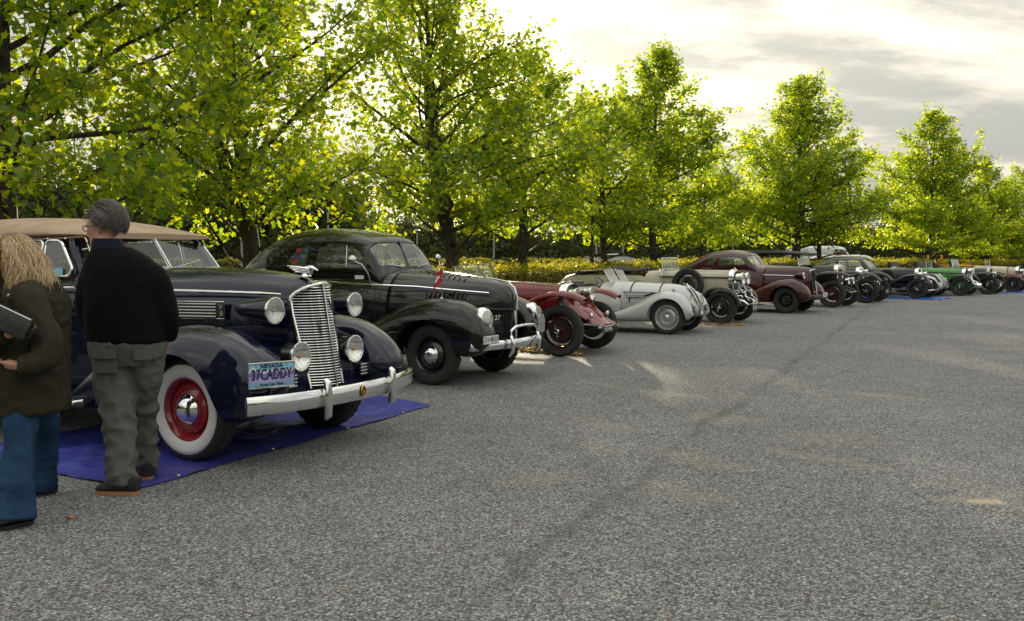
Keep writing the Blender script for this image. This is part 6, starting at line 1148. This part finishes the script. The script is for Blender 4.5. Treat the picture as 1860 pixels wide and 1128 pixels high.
def man():
    t = thing('person', 'person in a black sweater and grey cargo trousers seen from behind, hands in pockets', 'person', (-2.505, 6.05, 0))
    knit = cloth('black_knit', (0.0048, 0.0048, 0.0056), 0.2); grey = cloth('grey_cotton', (0.105, 0.108, 0.098), 0.12); navyc = cloth('navy_collar', (0.012, 0.015, 0.030))
    hc = Vector((-0.130, 0.03, 1.688)); hrot = Matrix.Rotation(R(80), 3, 'Z') @ Matrix.Rotation(R(-6), 3, 'X')
    # continuous body: head, neck, trunk, arms, legs, hands in the pockets
    b = MB(); M = head_parts(b, hc, hrot, 1.12); limb(b, [(-0.13, 0.015, 1.66), (-0.115, 0.0, 1.58), (-0.08, 0.0, 1.50)], [0.060, 0.062, 0.075])
    ellrings(b, [(0.80, 0.0, 0.03, 0.17, 0.11), (0.92, 0.0, 0.03, 0.20, 0.13), (1.1, 0.0, 0.02, 0.20, 0.14), (1.3, -0.01, 0.01, 0.20, 0.13), (1.45, -0.04, 0.0, 0.17, 0.10), (1.52, -0.07, 0.0, 0.09, 0.07)])
    limb(b, [(-0.20, 0.0, 1.43), (-0.255, 0.03, 1.17), (-0.225, 0.10, 0.95)], [0.05, 0.042, 0.030]); limb(b, [(0.19, 0.0, 1.43), (0.265, 0.03, 1.17), (0.205, 0.14, 0.98)], [0.05, 0.042, 0.030])
    hand(b, (-0.225, 0.10, 0.95), (0.10, 0.35, -1), (1, 0, 0.2), 1.0, 0.35, -1); hand(b, (0.205, 0.14, 0.98), (-0.15, 0.30, -1), (-1, 0, 0.2), 1.0, 0.35, 1)
    limb(b, [(-0.085, 0.0, 0.84), (-0.04, -0.06, 0.5), (0.030, -0.17, 0.08)], [0.10, 0.065, 0.045]); limb(b, [(0.09, 0.06, 0.84), (0.035, 0.16, 0.5), (-0.005, 0.27, 0.08)], [0.10, 0.065, 0.045])
    link('body', remesh(b, 0.0062, 3), t, m=SKIN)
    # sweater
    s = MB(); ellrings(s, [(0.945, 0.0, 0.02, 0.236, 0.168), (0.965, 0.0, 0.02, 0.255, 0.178), (1.0, 0.0, 0.02, 0.262, 0.176), (1.10, 0.0, 0.01, 0.258, 0.174), (1.22, -0.005, 0.0, 0.248, 0.165), (1.34, -0.010, 0.0, 0.248, 0.156), (1.43, -0.02, 0.0, 0.240, 0.152), (1.49, -0.035, 0.0, 0.208, 0.132), (1.535, -0.055, 0.0, 0.158, 0.112), (1.57, -0.08, 0.0, 0.110, 0.095)], 40)
    limb(s, [(-0.13, 0.0, 1.43), (-0.205, 0.0, 1.37), (-0.245, 0.01, 1.24), (-0.255, 0.04, 1.12), (-0.225, 0.10, 0.965)], [0.070, 0.084, 0.078, 0.072, 0.052]); limb(s, [(0.08, 0.0, 1.43), (0.175, 0.0, 1.38), (0.240, 0.01, 1.25), (0.270, 0.03, 1.12), (0.235, 0.12, 0.965)], [0.070, 0.086, 0.080, 0.074, 0.056])
    sw = link('sweater', remesh(s, 0.0105, 14, folds(0.012, 3, 3, 3.2, 0.0012)), t, m=knit)
    ellrings(MB(), [(1.53, -0.085, 0.004, 0.118, 0.105), (1.565, -0.095, 0.004, 0.104, 0.098), (1.605, -0.108, 0.008, 0.088, 0.088), (1.622, -0.112, 0.009, 0.078, 0.080)], 28).build('shirt_collar', navyc, t, smooth=60)
    # trousers
    p = MB(); ellrings(p, [(0.80, 0.0, 0.03, 0.19, 0.15), (0.86, 0.0, 0.03, 0.235, 0.172), (0.93, 0.0, 0.025, 0.250, 0.175), (0.985, 0.0, 0.02, 0.238, 0.168)], 36)
    limb(p, [(-0.085, 0.02, 0.88), (-0.080, 0.0, 0.74), (-0.040, -0.05, 0.53), (-0.01, -0.10, 0.33), (0.030, -0.165, 0.045)], [0.138, 0.130, 0.110, 0.097, 0.092], 24); limb(p, [(0.10, 0.05, 0.88), (0.085, 0.07, 0.74), (0.040, 0.15, 0.53), (0.015, 0.21, 0.33), (-0.005, 0.275, 0.045)], [0.135, 0.122, 0.102, 0.090, 0.086], 24)
    def ridge(v): return 1 - 2.2 * abs(mnoise.noise(v))
    def tf(c):
        k = 0.55 + math.exp(-((c.z - 0.48) / 0.15) ** 2) + 1.2 * math.exp(-((c.z - 0.16) / 0.15) ** 2)
        return 0.0125 * k * ridge(Vector((c.x * 6 + c.z * 4, c.y * 6, c.z * 8 - c.x * 7))) + 0.007 * ridge(Vector((c.x * 13 - c.z * 5, c.y * 13, c.z * 11 + c.x * 8 + 7))) - 0.009
    tr = link('trousers', remesh(p, 0.0085, 6, tf), t, m=grey)
    def flap(cx, z, w, h, y): 
        g = MB(); n = 8; vs = []
        for dz, dy in ((0, 0.0), (0, -0.012), (-h, -0.014), (-h, 0.0)):
            for i in range(n + 1): x = cx + w * (i / n - 0.5); vs.append((x, y + 0.9 * (x / 0.30) ** 2 * 0.06 + dy, z + dz - (0.008 if dz < 0 and 0 < i < n else 0)))
        fs = [(r * (n + 1) + i, r * (n + 1) + i + 1, ((r + 1) % 4) * (n + 1) + i + 1, ((r + 1) % 4) * (n + 1) + i) for r in range(4) for i in range(n)]
        g.add(vs, fs); g.build('pocket_flap', grey, tr, smooth=40)
    flap(-0.075, 0.925, 0.17, 0.055, -0.158); flap(0.165, 0.915, 0.11, 0.055, -0.148); MB().box((-0.075, -0.138, 0.83), (0.155, 0.018, 0.13), rot=(R(-6), 0, 0), bev=0.008).build('back_pocket', grey, tr); MB().box((-0.178, -0.03, 0.64), (0.02, 0.12, 0.17), rot=(0, R(-10), R(8)), bev=0.008).build('cargo_pocket', grey, tr)
    blk = mat('black_suede', (0.014, 0.014, 0.015), rough=0.85, var=0.3, vscale=30, bump=0.2); gum = mat('gum_sole', (0.36, 0.17, 0.075), rough=0.7, var=0.15, vscale=20)
    shoe(t, (0.030, -0.185, 0), (-0.97, 0.10), blk, gum); shoe(t, (0.0, 0.265, 0), (-0.55, 0.83), blk, gum)
    # hair swept back over a close cap
    hm = hairmat('grey_hair', (0.022, 0.018, 0.016), (0.24, 0.215, 0.19)); rg = np.random.default_rng(2); paths = []
    def onskull(v, f): v = Vector((v.x / 0.082, (v.y + 0.014) / 0.104, (v.z - 0.030) / 0.104)).normalized(); return Vector((v.x * 0.082 * f, v.y * 0.104 * f - 0.014, v.z * 0.104 * f + 0.030))
    for i in range(2600):
        z = rg.random() * 1.35 - 0.35; a = rg.random() * 6.283; q = math.sqrt(max(0, 1 - z * z)); v = Vector((q * math.cos(a) * 0.08, q * math.sin(a) * 0.1, z * 0.1 + 0.03))
        if v.y > 0.045 and v.z < 0.075: continue
        if v.y > -0.050 and v.z < 0.030: continue
        f0 = 1.0 + 0.02 * rg.random(); f1 = 1.09 + 0.16 * rg.random() + 0.10 * max(0, v.z / 0.1); p_ = []; d = Vector((0.15 * rg.normal(), -1.0, -0.35 - 0.5 * max(0, -v.y * 8)))
        cur = onskull(v, f0); st = 0.017 + 0.006 * rg.random()
        for k in range(6): 
            p_.append(M @ (onskull(cur, f0 + (f1 - f0) * min(1, k / 2.5)) * 1.10)); cur = onskull(cur + d.normalized() * st + Vector(rg.normal(size=3)) * 0.0016, 1.0); d.z -= 0.18
        if min((M.inverted() @ x).z for x in p_) < -0.085: p_ = p_[:4]
        paths.append(p_)
    strands('hair', t, hm, paths, 0.0017)
    cap = MB(); n = 26; rings = []
    for i in range(1, 13):
        zz = math.cos(math.pi * i / 13 * 0.66); q = math.sqrt(1 - zz * zz); rings.append([M @ (Vector((q * math.cos(2 * math.pi * j / n) * 0.081, q * math.sin(2 * math.pi * j / n) * 0.102 - 0.018 - 0.022 * max(0, 1 - zz) * (1 if math.sin(2 * math.pi * j / n) > 0 else 0.2), zz * 0.103 + 0.030)) * 1.15) for j in range(n)])
    cap.rings(rings); cap.build('hair_underlayer', mat('grey_hair_base', (0.035, 0.030, 0.027), rough=0.7, var=0.4, vscale=60, bump=0.5, bscale=120), t, smooth=80)
    # glasses
    g = MB(); 
    for sx in (-1, 1):
        g.tube([M @ Vector((1.08 * sx * (0.034 + 0.026 * math.cos(a)), 0.120 - 0.012 * abs(math.cos(a)) * 0.5, 0.012 + 0.020 * math.sin(a))) for a in np.linspace(0, 6.283, 18)[:-1]], 0.0028, 6, closed=True); g.tube([M @ Vector((sx * 0.066, 0.108, 0.016)), M @ Vector((sx * 0.094, 0.05, 0.018)), M @ Vector((sx * 0.097, -0.02, 0.014))], 0.0026, 6)
        e = MB(); ball(e, tuple(M @ Vector((sx * 0.036, 0.083, 0.013))), 0.0135, 12); e.build('eye', mat('eye_white', (0.7, 0.68, 0.65), rough=0.2), t)
    g.tube([M @ Vector((-0.010, 0.121, 0.016)), M @ Vector((0.010, 0.121, 0.016))], 0.0026, 6); g.build('glasses', BLACKMETAL, t)
    bd = MB(); ball(bd, tuple(M @ Vector((0, 0.078, -0.112))), (0.038, 0.032, 0.028), 14); bd.build('beard', mat('grey_beard', (0.38, 0.35, 0.32), rough=0.8, bump=0.8, bscale=150), t)
man()
def woman():
    t = thing('person', 'person with wavy blond hair in a dark olive jacket and flared jeans', 'person', (-2.92, 5.50, 0))
    olive = cloth('olive_waxed_cotton', (0.026, 0.023, 0.013), 0.22, 0.72, 90, dirt=(0.018, 0.016, 0.010, 0.5)); denim = cloth('blue_denim', (0.016, 0.045, 0.100), 0.25, 0.9, 300, dirt=(0.055, 0.12, 0.21, 0.5)); denim2 = denim
    dark = cloth('dark_collar', (0.012, 0.013, 0.016)); hc = Vector((-0.015, 0.0, 1.515)); hrot = Matrix.Rotation(R(100), 3, 'Z') @ Matrix.Rotation(R(-28), 3, 'X')
    b = MB(); M = head_parts(b, hc, hrot, 0.96); limb(b, [(0.01, 0.0, 1.47), (0.06, 0.0, 1.39), (0.10, 0.0, 1.30)], [0.050, 0.052, 0.08])
    ellrings(b, [(0.76, 0.08, -0.03, 0.11, 0.15), (0.9, 0.08, -0.02, 0.11, 0.15), (1.1, 0.11, 0.0, 0.10, 0.13), (1.25, 0.12, 0.0, 0.10, 0.15), (1.36, 0.09, 0.0, 0.06, 0.08)])
    limb(b, [(0.17, -0.16, 1.30), (0.32, -0.25, 0.96), (0.20, -0.36, 0.905)], [0.04, 0.035, 0.025]); limb(b, [(0.04, 0.15, 1.30), (-0.12, -0.10, 1.00), (0.16, -0.36, 1.085)], [0.04, 0.035, 0.025])
    hand(b, (0.165, -0.365, 1.088), (0.86, -0.12, 0.30), (-0.2, 0.8, 0.5), 0.92, 0.55, -1); hand(b, (0.20, -0.36, 0.905), (-1, 0.1, 0.1), (0, 0.4, 1), 0.9, 0.5, 1)
    limb(b, [(0.10, -0.12, 0.78), (0.13, -0.25, 0.48), (0.15, -0.34, 0.08)], [0.08, 0.05, 0.036]); limb(b, [(0.10, 0.05, 0.78), (0.03, 0.22, 0.48), (-0.10, 0.38, 0.08)], [0.08, 0.05, 0.036])
    link('body', remesh(b, 0.0060, 3), t, m=SKIN)
    j = MB(); ellrings(j, [(0.605, 0.085, -0.05, 0.205, 0.232), (0.63, 0.085, -0.05, 0.21, 0.235), (0.80, 0.095, -0.04, 0.198, 0.225), (0.98, 0.11, -0.02, 0.182, 0.212), (1.12, 0.12, 0.0, 0.175, 0.205), (1.25, 0.125, 0.0, 0.165, 0.205), (1.34, 0.105, 0.0, 0.130, 0.165), (1.40, 0.075, 0.0, 0.095, 0.110), (1.425, 0.055, 0.0, 0.075, 0.085)], 40)
    limb(j, [(0.11, -0.08, 1.32), (0.17, -0.17, 1.26), (0.26, -0.235, 1.12), (0.315, -0.265, 1.00), (0.300, -0.300, 0.93), (0.245, -0.345, 0.91), (0.20, -0.36, 0.905)], [0.075, 0.090, 0.088, 0.082, 0.076, 0.064, 0.058], 22); limb(j, [(0.05, 0.11, 1.34), (-0.05, 0.06, 1.18), (-0.12, -0.10, 1.01), (-0.02, -0.26, 1.03), (0.125, -0.345, 1.075)], [0.08, 0.085, 0.075, 0.062, 0.048], 20)
    def jf(c): return 0.009 * (1 - 2.2 * abs(mnoise.noise(Vector((c.x * 6 + c.z * 3, c.y * 6, c.z * 5 - c.x * 4))))) + 0.006 * (1 - 2.2 * abs(mnoise.noise(Vector((c.x * 11, c.y * 11 + 3, c.z * 13 + c.x * 7))))) - 0.006
    jk = link('jacket', remesh(j, 0.0095, 8, jf), t, m=olive)
    c = MB(); ellrings(c, [(1.335, 0.10, 0.0, 0.132, 0.150), (1.375, 0.085, 0.0, 0.110, 0.122), (1.42, 0.06, 0.0, 0.092, 0.100), (1.435, 0.055, 0.0, 0.082, 0.090)], 28); c.build('collar', dark, jk, smooth=60)
    MB().box((0.10, -0.225, 1.29), (0.10, 0.012, 0.06), rot=(R(-30), R(18), 0), bev=0.005).build('collar_tab', olive, jk); MB().lathe([(0.009, 0), (0.007, -0.004), (0.001, -0.005)], 12, 'y').build('press_stud', STEEL, jk, loc=(0.085, -0.238, 1.29))
    MB().tube([(0.085 + 0.202 * math.cos(a), -0.05 + 0.228 * math.sin(a), 0.612) for a in np.linspace(0, 6.283, 40)[:-1]], 0.008, 6, closed=True).build('hem_seam', olive, jk)
    p = MB(); ellrings(p, [(0.60, 0.10, -0.06, 0.14, 0.17), (0.70, 0.09, -0.05, 0.15, 0.19), (0.80, 0.09, -0.03, 0.14, 0.18)], 30)
    limb(p, [(0.10, -0.13, 0.74), (0.115, -0.20, 0.58), (0.125, -0.26, 0.44), (0.135, -0.31, 0.26), (0.145, -0.35, 0.045)], [0.105, 0.096, 0.080, 0.088, 0.108], 22); limb(p, [(0.09, 0.05, 0.74), (0.07, 0.14, 0.58), (0.03, 0.24, 0.44), (-0.02, 0.31, 0.26), (-0.075, 0.365, 0.06)], [0.100, 0.092, 0.078, 0.082, 0.100], 22)
    link('jeans', remesh(p, 0.0090, 5, folds(0.011, 5, 5, 9, 0.0015)), t, m=denim)
    lea = mat('black_shoe_leather', (0.010, 0.010, 0.011), rough=0.25, coat=0.5, var=0.2); shoe(t, (0.135, -0.36, 0), (-0.62, -0.62), lea, BLACKMETAL, w=0.043); shoe(t, (-0.09, 0.37, 0), (-0.7, -0.45), lea, BLACKMETAL, w=0.043)
    # long waves
    hm = hairmat('blond_hair', (0.32, 0.205, 0.10), (0.74, 0.57, 0.34)); rg = np.random.default_rng(9); paths = []
    for i in range(3800):
        z = rg.random() * 1.2 - 0.2; a = rg.random() * 6.283; q = math.sqrt(max(0, 1 - z * z)); v = Vector((q * math.cos(a) * 0.076, q * math.sin(a) * 0.098 - 0.012, z * 0.096 + 0.028))
        if v.y > 0.05 and v.z < 0.06: continue
        r0 = M @ (v * 1.0); out = (r0 - hc).normalized(); lock = mnoise.noise(Vector((v.x * 30, v.y * 30, v.z * 30))); lk = int((lock + 1) * 20)
        right = out.x > -0.25; L_ = (0.20 if right else 0.22) + 0.10 * rg.random() + 0.05 * lock; n = 15; p_ = []
        sx = (0.075 + 0.075 * rg.random()) if right else -(0.03 + 0.05 * rg.random()); sy = out.y * (0.05 + 0.04 * rg.random()); ph = lk * 1.7 + rg.normal() * 0.16; fr = 15 + lk % 6; am = 0.010 + 0.008 * abs(lock)
        for k in range(n):
            u = k / (n - 1); w = 1 - (1 - u) ** 1.8; x = r0.x + sx * w + out.x * 0.028 * math.sin(min(1, u * 1.6) * math.pi * 0.5); y = r0.y + sy * w + out.y * 0.028 * math.sin(min(1, u * 1.6) * math.pi * 0.5)
            zz = r0.z + 0.030 * math.sin(min(1, u * 2.2) * math.pi) * max(0, out.z) - L_ * u ** 1.25 * (1.0 + 0.55 * max(0, out.z)); a2 = am * min(1, u * 2.5)
            p_.append((x + a2 * math.sin(u * fr + ph), y + a2 * math.cos(u * fr + ph), zz + 0.3 * a2 * math.sin(u * fr * 0.7 + ph)))
        paths.append(p_)
    strands('hair', t, hm, paths, 0.0018, 3)
    cap = MB(); n = 24; rings = []
    for i in range(1, 12):
        zz = math.cos(math.pi * i / 12 * 0.62); q = math.sqrt(1 - zz * zz); rings.append([M @ Vector((q * math.cos(2 * math.pi * k / n) * 0.078, q * math.sin(2 * math.pi * k / n) * 0.10 - 0.022, zz * 0.098 + 0.030)) for k in range(n)])
    cap.rings(rings); cap.build('hair_underlayer', mat('blond_hair_base', (0.16, 0.105, 0.06), rough=0.7, var=0.4, vscale=50, bump=0.5, bscale=120), t, smooth=80)
    for sx in (-1, 1): e = MB(); ball(e, tuple(M @ (Vector((sx * 0.032, 0.074, 0.012)) * 0.96)), 0.012, 12); e.build('eye', mat('eye_white', (0.7, 0.68, 0.65), rough=0.2), t)
    cl = thing('clutch_bag', 'small black leather clutch bag held by the blond person', 'bag', (-2.92 + 0.185, 5.50 - 0.40, 1.150)); cl.rotation_euler = (R(-12), R(24), R(-6))
    bl = mat('black_bag_leather', (0.016, 0.015, 0.014), rough=0.38, var=0.3, vscale=12, bump=0.35, bscale=60)
    MB().box((0, 0, 0), (0.235, 0.045, 0.13), bev=0.018).build('pouch', bl, cl); MB().box((0, -0.024, 0.022), (0.238, 0.012, 0.09), bev=0.005).build('flap', bl, cl); MB().tube([(-0.10, -0.03, 0.058), (0.11, -0.03, 0.058)], 0.004, 6).build('zip', STEEL, cl)
    MB().tube([(0.112, 0, 0.05), (0.135, 0, 0.02), (0.13, 0, -0.03), (0.112, 0, -0.05)], 0.006, 6).build('strap', bl, cl)
woman()

# ------------------------------------------------------------------ background vehicles, posts and small things
def leaf_litter(label, pts, n, seed):
    rg = np.random.default_rng(seed); A, B, C_, D = [np.array(p) for p in pts]; u = rg.random((n, 1)); v = rg.random((n, 1)); P2 = (A * (1 - u) + B * u) * (1 - v) + (D * (1 - u) + C_ * u) * v + rg.normal(size=(n, 2)) * 0.03
    P = np.concatenate([P2, 0.008 + 0.02 * rg.random((n, 1))], axis=1); NN = rg.normal(size=(n, 3)) * 0.45 + np.array([0, 0, 1.0])
    m = MATS.get('fallen_leaf') or leafmat('fallen_leaf', (0.42, 0.24, 0.08), (0.62, 0.44, 0.20), (0.5, 0.3, 0.1), (0.6, 0.45, 0.2), trans=0.2)
    link('leaf_litter', leaf_mesh('leaf_litter', P, NN, 0.030, OVAL), m=m, kind='stuff', label=label)
leaf_litter('patch of dry orange leaves between the black coupe and the red tourer', [(0.12, 14.55), (1.05, 13.95), (1.0, 15.3), (0.2, 16.4)], 2600, 3)
leaf_litter('scatter of dry leaves under the cream tourer', [(4.1, 20.2), (4.9, 19.9), (5.2, 20.3), (4.3, 20.7)], 350, 4)
dl = leaf_mesh('dry_leaf', [(0, 0, 0.012)], np.array([[0.2, 0.1, 1.0]]), 0.036, OVAL6); dm = mat('dry_leaf', (0.34, 0.17, 0.08), rough=0.8, var=0.3, vscale=20)
link('dry_leaf', dl, None, (-2.54, 5.32, 0), m=dm, label='single curled brown leaf on the asphalt beside the olive jacket person', cat='leaf')
POSTM = mat('grey_post', (0.32, 0.33, 0.34), rough=0.5, metal=0.3, var=0.15)
def lamp_post(x, y, h, label, r=0.045, m=None, head=True):
    t = thing('lamp_post', label, 'lamp post', (x, y, 0), 0, 'posts along the access road'); m = m or POSTM
    MB().tube([(0, 0, -0.05), (0, 0, 0.5), (0, 0, h)], [r * 1.3, r, r * 0.85], 10).build('pole', m, t); MB().lathe([(r * 2.2, 0), (r * 2.2, 0.05), (r * 1.2, 0.10)], 12, 'z').build('base', m, t)
    if head: MB().lathe([(0.02, h - 0.02), (0.16, h + 0.02), (0.17, h + 0.05), (0.10, h + 0.10), (0.001, h + 0.12)], 16, 'z').build('lamp_head', m, t)
for px, d, ty, lab in ((30, 20, 345, 'grey post beside the nearest trunk above the tan soft top'), (440, 40, 428, 'thin grey post left of the second trunk'), (597, 42, 384, 'tall grey post above the roof of the black coupe'), (758, 46, 421, 'grey lamp post just right of the black coupe roof'), (897, 46, 408, 'grey post between the two trunks behind the black coupe'), (1083, 47, 437, 'short grey lamp post beside the dark post'), (1131, 47, 432, 'thin grey post in front of the white trailer'), (1331, 50, 440, 'thin grey post right of the slim young maple')):
    lamp_post((px - 930) / 1700 * d, d, 1.52 + (462 - ty) / 1700 * d, lab, 0.045, head=(px not in (30, 597, 440, 1131, 1331)))
lamp_post(2.56, 29.9, 2.75, 'dark thick post rising from the hedge left of the white trailer', 0.055, BLACKMETAL, False)
VANW = mat('white_van_paint', (0.72, 0.73, 0.74), rough=0.35, coat=0.6, var=0.05); TINT = mat('tinted_glass', (0.03, 0.035, 0.04), rough=0.08, coat=1.0)
def trailer():
    t = thing('trailer', 'low white trailer with a dark roof edge behind the far hedge', 'trailer', (5.15, 47.2, 0), R(2), scale=(0.85, 0.85, 1.0))
    link('body', loft([(-1.62, 0.35, 1.50, 0.9, 8, 0.0), (0.6, 0.35, 1.55, 0.9, 8, 0.0), (1.15, 0.35, 1.42, 0.88, 5, 0.0), (1.55, 0.35, 1.02, 0.8, 4, 0.0), (1.72, 0.4, 0.75, 0.6, 3, 0)], 40, 36).mesh('b', 40), t, m=VANW)
    MB().tube([(-1.62, -0.92, 1.44), (0.6, -0.92, 1.49), (1.15, -0.9, 1.36), (1.5, -0.84, 1.05)], 0.045, 6).build('roof_edge', BLACKMETAL, t); MB().tube([(-0.7, -0.915, 0.5), (-0.7, -0.915, 1.2), (0.5, -0.915, 1.2), (0.5, -0.915, 0.5)], 0.010, 4).build('door_outline', POSTM, t)
    for s in (-1, 1): wheel(t, 0.0, s * 0.85, 0.32, 0.18, 'slot', 0.6, STEEL, None, s)
trailer()
def modern(kind, label, x, y, deg, top_sign=False):
    t = thing('van' if kind == 'van' else 'estate_car', label, 'van' if kind == 'van' else 'car', (x, y, 0), R(-deg))
    if kind == 'van':
        link('body', loft([(-3.3, 0.35, 2.02, 0.95, 9, 0.02), (-0.6, 0.35, 2.08, 0.96, 9, 0.03), (0.15, 0.35, 2.0, 0.95, 6, 0.06), (0.7, 0.35, 1.35, 0.93, 5, 0.10), (1.3, 0.35, 1.05, 0.88, 4, 0.1), (1.5, 0.4, 0.8, 0.8, 4, 0.05)], 50, 40).mesh('b', 40), t, m=VANW)
        MB().prism([(0.30, -0.72, 1.90), (0.74, -0.78, 1.32), (0.74, 0.78, 1.32), (0.30, 0.72, 1.90)], (0.03, 0, 0.03)).build('windscreen', TINT, t, smooth=0); MB().prism([(-0.45, -0.935, 1.35), (0.55, -0.93, 1.30), (0.12, -0.915, 1.82), (-0.45, -0.92, 1.86)], (0, -0.015, 0)).build('side_window', TINT, t, smooth=0)
        MB().box((-1.8, -0.965, 1.55), (0.5, 0.01, 0.12)).build('side_lettering', mat('faded_red', (0.5, 0.15, 0.13), rough=0.5), t)
        for xx in (0.75, -2.4):
            for s in (-1, 1): wheel(t, xx, s * 0.85, 0.34, 0.2, 'slot', 0.6, STEEL, None, s)
    else:
        link('body', loft([(-3.3, 0.35, 0.95, 0.80, 5, 0.05), (-1.5, 0.32, 0.98, 0.86, 6, 0.06), (-0.4, 0.32, 0.96, 0.86, 6, 0.06), (0.55, 0.32, 0.86, 0.82, 4, 0.08), (0.8, 0.4, 0.7, 0.7, 4, 0.05)], 40, 36).mesh('b', 40), t, m=VANW)
        closed_cabin(t, [(-3.15, 0.85, 1.25, 0.70, 5, 0.12), (-2.9, 0.85, 1.44, 0.73, 5, 0.16), (-1.5, 0.85, 1.50, 0.75, 5, 0.18), (-0.95, 0.85, 1.44, 0.74, 5, 0.18), (-0.2, 0.85, 0.98, 0.70, 4, 0.05)], VANW, [[(-2.9, 1.0), (-2.8, 1.36), (-1.85, 1.38), (-1.85, 1.0)], [(-1.75, 1.0), (-1.75, 1.38), (-1.05, 1.36), (-0.6, 1.0)]], [([(-0.6, 1.0), (0.6, 1.0), (0.54, 1.38), (-0.54, 1.38)], -1.3, 0.0, 'windscreen')], nx=30, nr=32)
        for xx in (0, -2.6):
            for s in (-1, 1): wheel(t, xx, s * 0.76, 0.32, 0.2, 'slot', 0.6, STEEL, None, s)
        if top_sign:
            b = MB(); b.box((-1.7, 0, 1.60), (0.30, 1.0, 0.17), bev=0.03); o = b.build('light_bar', BLACKMETAL, t); o.rotation_euler[2] = 0
            MB().box((-1.72, -0.515, 1.62), (0.24, 0.01, 0.10)).build('sign_panel', mat('sign_red', (0.60, 0.02, 0.05), rough=0.4), o); decal(o, 'CARS', 0.085, (-1.72, -0.523, 1.62), (R(90), 0, 0), WHITE)
            MB().box((-1.54, 0.0, 1.62), (0.01, 0.7, 0.10)).build('sign_panel', mat('sign_red', (0.60, 0.02, 0.05), rough=0.4), o); decal(o, 'CARS', 0.085, (-1.533, 0.0, 1.62), (R(90), 0, R(90)), WHITE)
            for s in (-1, 1): MB().lathe([(0.001, -0.06), (0.07, -0.05), (0.07, 0.05), (0.001, 0.06)], 14, 'z').build('beacon', WHITE, o, loc=(-1.6, s * 0.40, 1.66))
    return t
modern('van', 'white van parked behind the broad maple beyond the black tourer', 21.6, 62.0, 8)
modern('car', 'white estate car with a red sign on its roof bar behind the black saloon', 18.6, 48.4, 40, True)
modern('car', 'white hatchback with a rounded roof just right of the estate car', 21.7, 54.5, 20)
YEL = mat('yellow_enamel', (0.72, 0.38, 0.02), rough=0.45, var=0.12)
for k, (px, lab) in enumerate(((1684, 'left one of two yellow posts behind the green car'), (1709, 'right one of two yellow posts behind the green car'))):
    d = 43.5 + k; t = thing('marker_post', lab, 'post', ((px - 930) / 1700 * d, d, 0), 0, 'yellow marker posts'); MB().tube([(0, 0, 0), (0, 0, 1.44)], 0.055, 10).build('shaft', YEL, t); MB().lathe([(0.06, 1.44), (0.045, 1.48), (0.001, 1.49)], 10, 'z').build('cap', YEL, t)
    for j in range(3): MB().lathe([(0.058, 0.9 + 0.15 * j), (0.058, 0.96 + 0.15 * j)], 10, 'z').build('band', BLACKMETAL, t)
def tractor():
    t = thing('garden_tractor', 'small yellow tractor with a dark hoop behind the slate tourer', 'tractor', (21.3, 44.2, 0), R(-38))
    link('bonnet', loft([(-0.2, 0.5, 1.05, 0.30, 5, 0.05), (0.7, 0.5, 1.0, 0.27, 4, 0.1), (0.9, 0.55, 0.9, 0.22, 3, 0.05)], 20, 28).mesh('b', 40), t, m=YEL); MB().box((-0.75, 0, 0.72), (0.9, 0.7, 0.25), bev=0.06).build('platform', YEL, t); seat(t, -0.75, 0, 0.92, 0.5, YEL, 0.38)
    MB().tube([(-1.1, -0.36, 0.7), (-1.12, -0.36, 1.38), (-1.12, -0.26, 1.47), (-1.12, 0.26, 1.47), (-1.12, 0.36, 1.38), (-1.1, 0.36, 0.7)], 0.035, 8).build('roll_bar', mat('oxide_red', (0.09, 0.018, 0.015), rough=0.6), t); steering(t, -0.28, 0, 1.12, 0.17)
    for x, r in ((0.55, 0.30), (-0.95, 0.46)):
        for s in (-1, 1): wheel(t, x, s * 0.48, r, 0.2, 'slot', 0.55, YEL, None, s, tread=2)
tractor()
